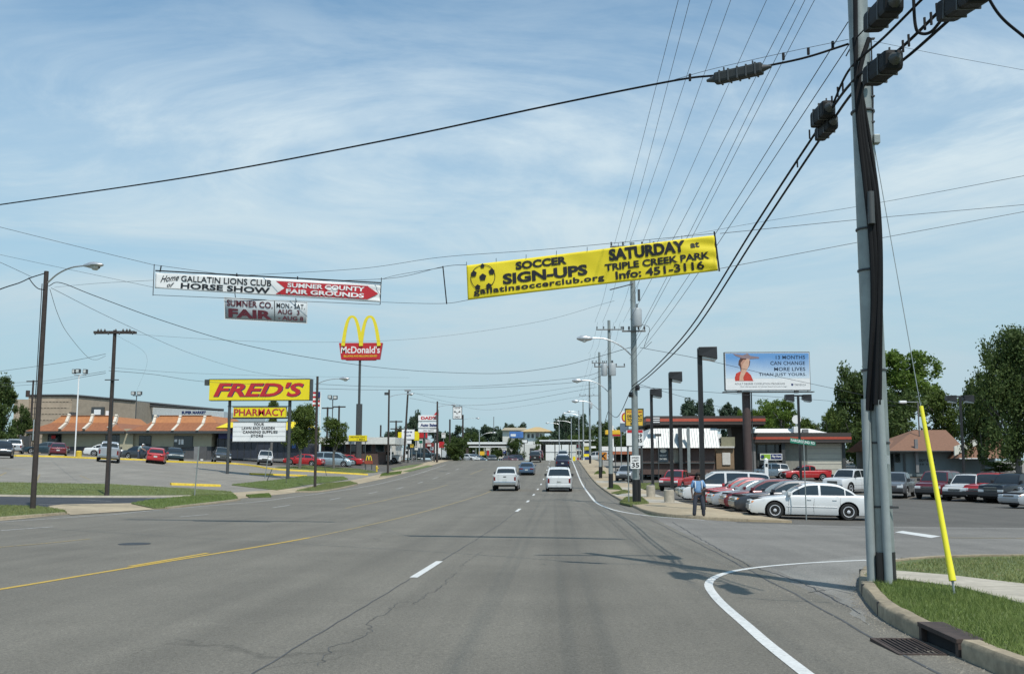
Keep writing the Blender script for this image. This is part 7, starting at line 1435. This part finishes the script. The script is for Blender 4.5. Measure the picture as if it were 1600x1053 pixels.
# annex and striped canopy
s = S_('annex', 'small tan brick annex with a white door between the shop and the fuel station', 1135, 106); s.box('wall', mat('tan_brick', (.26, .18, .11), .85, var=.15, scale=5), 1121, 699, 1148, 741, .5, 8); s.box('roof_edge', M_offw, 1120, 697, 1148, 699.5, .2, 8.2); s.box('door', M_offw, 1130, 707, 1142, 726, .4, .5); s.box('roof_unit', M_white, 1124, 677, 1132, 693, 2, 4); s.box('unit_grille', M_steelblk, 1125, 684, 1131, 692, 1.9, 2); s.box('upper_wall', mat('olive_wall', (.22, .21, .14), .8), 1131, 682, 1152, 697, 1.5, 7)
M_brown = mat('fascia_brown', (.055, .045, .04), .6, var=.1); M_stripe = mat('stripe_orange_red', (.42, .08, .045), .5)
s = S_('fuel_canopy', 'brown canopy with an orange red stripe over the fuel forecourt', 1100, 112)
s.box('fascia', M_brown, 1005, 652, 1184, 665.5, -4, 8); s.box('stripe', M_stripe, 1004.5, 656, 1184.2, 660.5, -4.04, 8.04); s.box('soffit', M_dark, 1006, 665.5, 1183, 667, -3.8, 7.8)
for px in (1152, 1160, 1010): s.post(px, .3, 666, M_brown, 2, 4)
s.box('stair_block', M_brown, 1147, 665, 1174, 742, 1, 3.5)
s = S_('fuel_station', 'brown trimmed fuel station with a striped fascia and a pale garage door', 1250, 112)
s.box('wall', mat('station_wall', (.30, .28, .22), .85, var=.08), 1178, 690, 1322, 744, .6, 10); s.box('fascia', M_brown, 1175.5, 676, 1327.5, 691.5, -.6, 10.5); s.box('stripe', M_stripe, 1175.2, 682.5, 1327.8, 686.5, -.64, 10.54)
a, c, b, d = s.rect(1172, 669, 1300, 676.5); mb = MB(); mb.hexa([(a, 1, b), (c, 1, b), (c, 9.5, b), (a, 9.5, b)], [(a, 1.2, d), (c-2.2, 1.2, d), (c-2.2, 9, d), (a, 9, d)]); mb.build('upper_roof', M_white, s.o)
gd = s.box('garage_door', mat('garage_cream', (.52, .50, .42), .7, var=.05), 1264, 692.5, 1317, 742, .48, .6)
for k in range(5): s.box('door_joint', M_grey, 1264, 700+k*8.2, 1317, 700.5+k*8.2, .465, .48, gd)
s.box('corner_post', M_steelblk, 1319, 691, 1321.5, 742, .3, .6); s.box('shopfront', M_glass, 1185, 695, 1228, 741, .5, .6)
for x in (1185, 1199, 1213, 1227): s.box('mullion', M_steelblk, x, 695, x+1, 741, .42, .5)
s.box('shop_wall', mat('station_grey_wall', (.24, .235, .2), .8), 1228, 692, 1262, 742, .46, .6); s.box('pillar', M_steelblk, 1222, 692, 1226, 742, -.2, .2); s.box('wall_pipe', M_grey, 1174, 690, 1180, 742, -.1, .3)
p = s.box('play_banner', M_white, 1186.5, 708.5, 1220.5, 718.5, -.5, -.46); s.box('banner_green', mat('lotto_green', (.30, .50, .05), .5), 1188, 709.5, 1202, 717, -.52, -.5, p); s.box('banner_blue', M_snavy, 1203, 709.5, 1219.5, 717, -.52, -.5, p); s.text('Play Here', 1204.5, 711, 1218.5, 715.5, M_white, -.54, .03, p, shear=.1)
x, z = s.xz(1195, 713.3); flatshape('banner_dot', [circle(x-.35, z, .2, 12)], M_snavy, p, -.54); s.box('door', M_white, 1210, 727, 1218, 741, .35, .42)
s.box('roof_unit', M_grey, 1257, 670, 1265, 676, .5, 2); s.box('dish_mount', M_white, 1242, 666, 1250, 676, .4, 1.2)
x, z = s.xz(1246.5, 655); mb = MB(); mb.lathe([(.02, .2), (.3, .16), (.45, .05), (.5, -.05)], (x, .6, z), 16, 'y'); mb.build('dish', M_white, s.o, smooth=True); s.box('dish_leg', M_galv, 1245.5, 655, 1247.5, 667, .6, .8)
# small orange barrel and man-sized things by the station
s = Sign('fuel_pump', 'white and dark pump standing before the station window', 1197, 96, 'fuel pump'); s.box('case', M_white, 1194.5, 722, 1199.5, 742, -.2, .2); s.box('screen', M_glass, 1195.3, 724, 1198.7, 729, -.22, -.2); x, z = s.xz(1197, 721); mb = MB(); mb.lathe([(.05, -.15), (.2, 0), (.2, .2), (.05, .33)], (x, 0, z), 10); mb.build('topper', M_white, s.o, smooth=True)
# brown roofed house
s = S_('house', 'grey-blue house with a broad brown shingle roof and white gable board', 1470, 108)
M_shin = mat('brown_shingle', (.20, .105, .065), .9, var=.16, scale=5); s.box('wall', mat('blue_grey_wall', (.17, .21, .22), .85, var=.06), 1392, 704, 1560, 744, .8, 12)
a, z0 = s.xz(1385, 704.5); c, _ = s.xz(1494, 704); x1, z1 = s.xz(1460, 669); x2, _ = s.xz(1512, 669); _, zr = s.xz(1390, 686); xl, _ = s.xz(1390, 686)
mb = MB(); mb.hexa([(a, -.4, z0), (c+1, -.4, z0), (c+1, 13, z0), (a, 13, z0)], [(x1, 6, z1), (x2, 6, z1), (x2, 6.4, z1), (x1, 6.4, z1)]); rf = mb.build('roof', M_shin, s.o); mb = MB(); mb.hexa([(a-.9, .02, z0+.01), (a+4, .02, z0+.01), (a+4, 12, z0+.01), (a-.9, 12, z0+.01)], [(a-.9, 5.6, zr), (a+4, 5.6, zr), (a+4, 6, zr), (a-.9, 6, zr)]); mb.build('left_roof', M_shin, s.o)
gx0, gz0 = s.xz(1482.5, 712); gx1, gz1 = s.xz(1520, 693.5); _, gz2 = s.xz(1482.5, 698); _, gz3 = s.xz(1520, 684)
mb = MB(); mb.add([(gx0, -1.6, gz0), (gx1, -1.6, gz1), (gx1, -1.6, gz3), (gx0, -1.6, gz2), (gx0, -1.4, gz0), (gx1, -1.4, gz1), (gx1, -1.4, gz3), (gx0, -1.4, gz2)], [(0, 1, 2, 3), (7, 6, 5, 4), (0, 4, 5, 1), (3, 2, 6, 7), (0, 3, 7, 4), (1, 5, 6, 2)]); mb.build('gable_board', mat('gable_cream', (.66, .65, .56), .6), s.o)
mb = MB(); e0 = s.xz(1484, 716); e1 = s.xz(1560, 716); mb.hexa([(e0[0], -2.5, e0[1]), (e1[0], -2.5, e1[1]), (e1[0], 4, e1[1]), (e0[0], 4, e0[1])], [(gx0+.6, -1, gz0+.3), (e1[0], -.5, gz1+1.4), (e1[0], 3, gz1+1.4), (gx0+.6, 3, gz0+.3)]); mb.build('porch_roof', M_shin, s.o); s.box('porch_trim', M_white, 1484, 715.5, 1528, 716.8, -2.6, -2.4)
s.box('eave_trim', M_steelblk, 1386, 704, 1484, 705.6, -.44, -.1); s.text('BODY SHOP', 1437, 717, 1465, 721, M_sblk, .76, .03); s.text('615 1126', 1437, 724, 1466, 726.5, M_sblk, .76, .03)
for x0, x1, y0, y1 in ((1393, 1400, 708, 736), (1402, 1410, 708, 722)): p = s.box('window', M_steelblk, x0, y0, x1, y1, .7, .8); s.box('pane', M_glass, x0+.8, y0+.8, x1-.8, y1-.8, .68, .7, p)
s.box('drain_pipe', M_grey, 1433.5, 686, 1435.5, 738, .3, .6); s.box('door', M_steelblk, 1416, 709, 1418, 738, .7, .8); s.post(1489, .07, 714, M_steelblk, -2.4, 6)
s = Sign('street_lamp', 'pale short street lamp over the brown-roofed house, left of the yellow guard', 1413, 112, 'street lamp'); x, z = s.xz(1434, 628); MB().tube([(x, 0, -1), (x, 0, z)], .08, 8).build('pole', M_wood2, s.o); x2, z2 = s.xz(1412, 628); MB().tube([(x, 0, z), (x2, 0, z2)], .04, 5).build('arm', M_alu, s.o); s.box('lamp_head', M_white, 1405, 626, 1416, 630, -.2, .2, bevel=.08)
s = Sign('roadside_sign', 'thin dark mast far behind the flat fuel canopy', 771, 330); s.o['category'] = 'mast'; s.post(771.5, .12, 651, M_grey, 0, 6)
s = Sign('dark_fence', 'dark service gate at the left end of the restaurant', 38, 128, 'gate'); s.box('panel', M_steelblk, 31, 681, 46, 700, 0, .3); s.box('post', M_grey, 30, 679, 31.2, 704, -.05, .35); s.box('post', M_grey, 46, 679, 47, 704, -.05, .35)
for i, (x0, x1, y0, y1) in enumerate(((303, 310, 698, 717), (311.5, 316, 698, 716), (307, 324, 697.5, 698.5))): 
    pass
s = Sign('menu_board', 'dark grey drive-through boards right of the teal sedan', 312, 104, 'menu board'); s.box('panel', M_grey, 303, 697.5, 310.5, 718, -.1, .1); s.box('panel', M_wains, 311, 697.5, 323, 719, -.1, .15); s.box('notice', M_white, 314, 717, 318, 719, -.15, -.1)

for i, (x0, x1, y0, y1, Y, m, lab) in enumerate(((641, 646, 694, 699, 152, M_kyel, 'small yellow board low by the leaning pole'), (648, 653, 697, 703, 156, M_offw, 'small cream board beside the teal wagon'), (655, 660, 688, 692, 168, M_green, 'small green board under the dealer panels'), (672, 677, 698, 703, 160, M_white, 'white notice in front of the teal wagon'),
      (690, 696, 676, 684, 188, M_offw, 'pale square board above the big dark bush edge'), (738, 742, 703, 709, 205, M_sblk, 'dark board right of the big dark bush'), (761, 764, 704, 712, 207, M_sred, 'narrow red board under the flat canopy'), (728, 732, 700, 708, 204, M_rust, 'narrow rust red board at the canopy left end'), (786, 790, 703, 708, 212, M_snavy, 'navy board at the canopy right end'))):
    s = Sign('roadside_sign', lab, (x0+x1)/2, Y); p = s.box('panel', m, x0, y0, x1, y1, -.12, .12); s.box('frame', M_steelblk, x0-.3, y1, x1+.3, y1+.6, -.15, .15); s.post((x0+x1)/2, .06, y1, M_galv, 0, 6)
    a, c, b, d = s.rect(x0+.8, y0+1, x1-.8, y0+2); box('print_bar', M_sblk if m not in (M_sblk, M_snavy) else M_white, p, a, c, -.14, -.12, b, d)
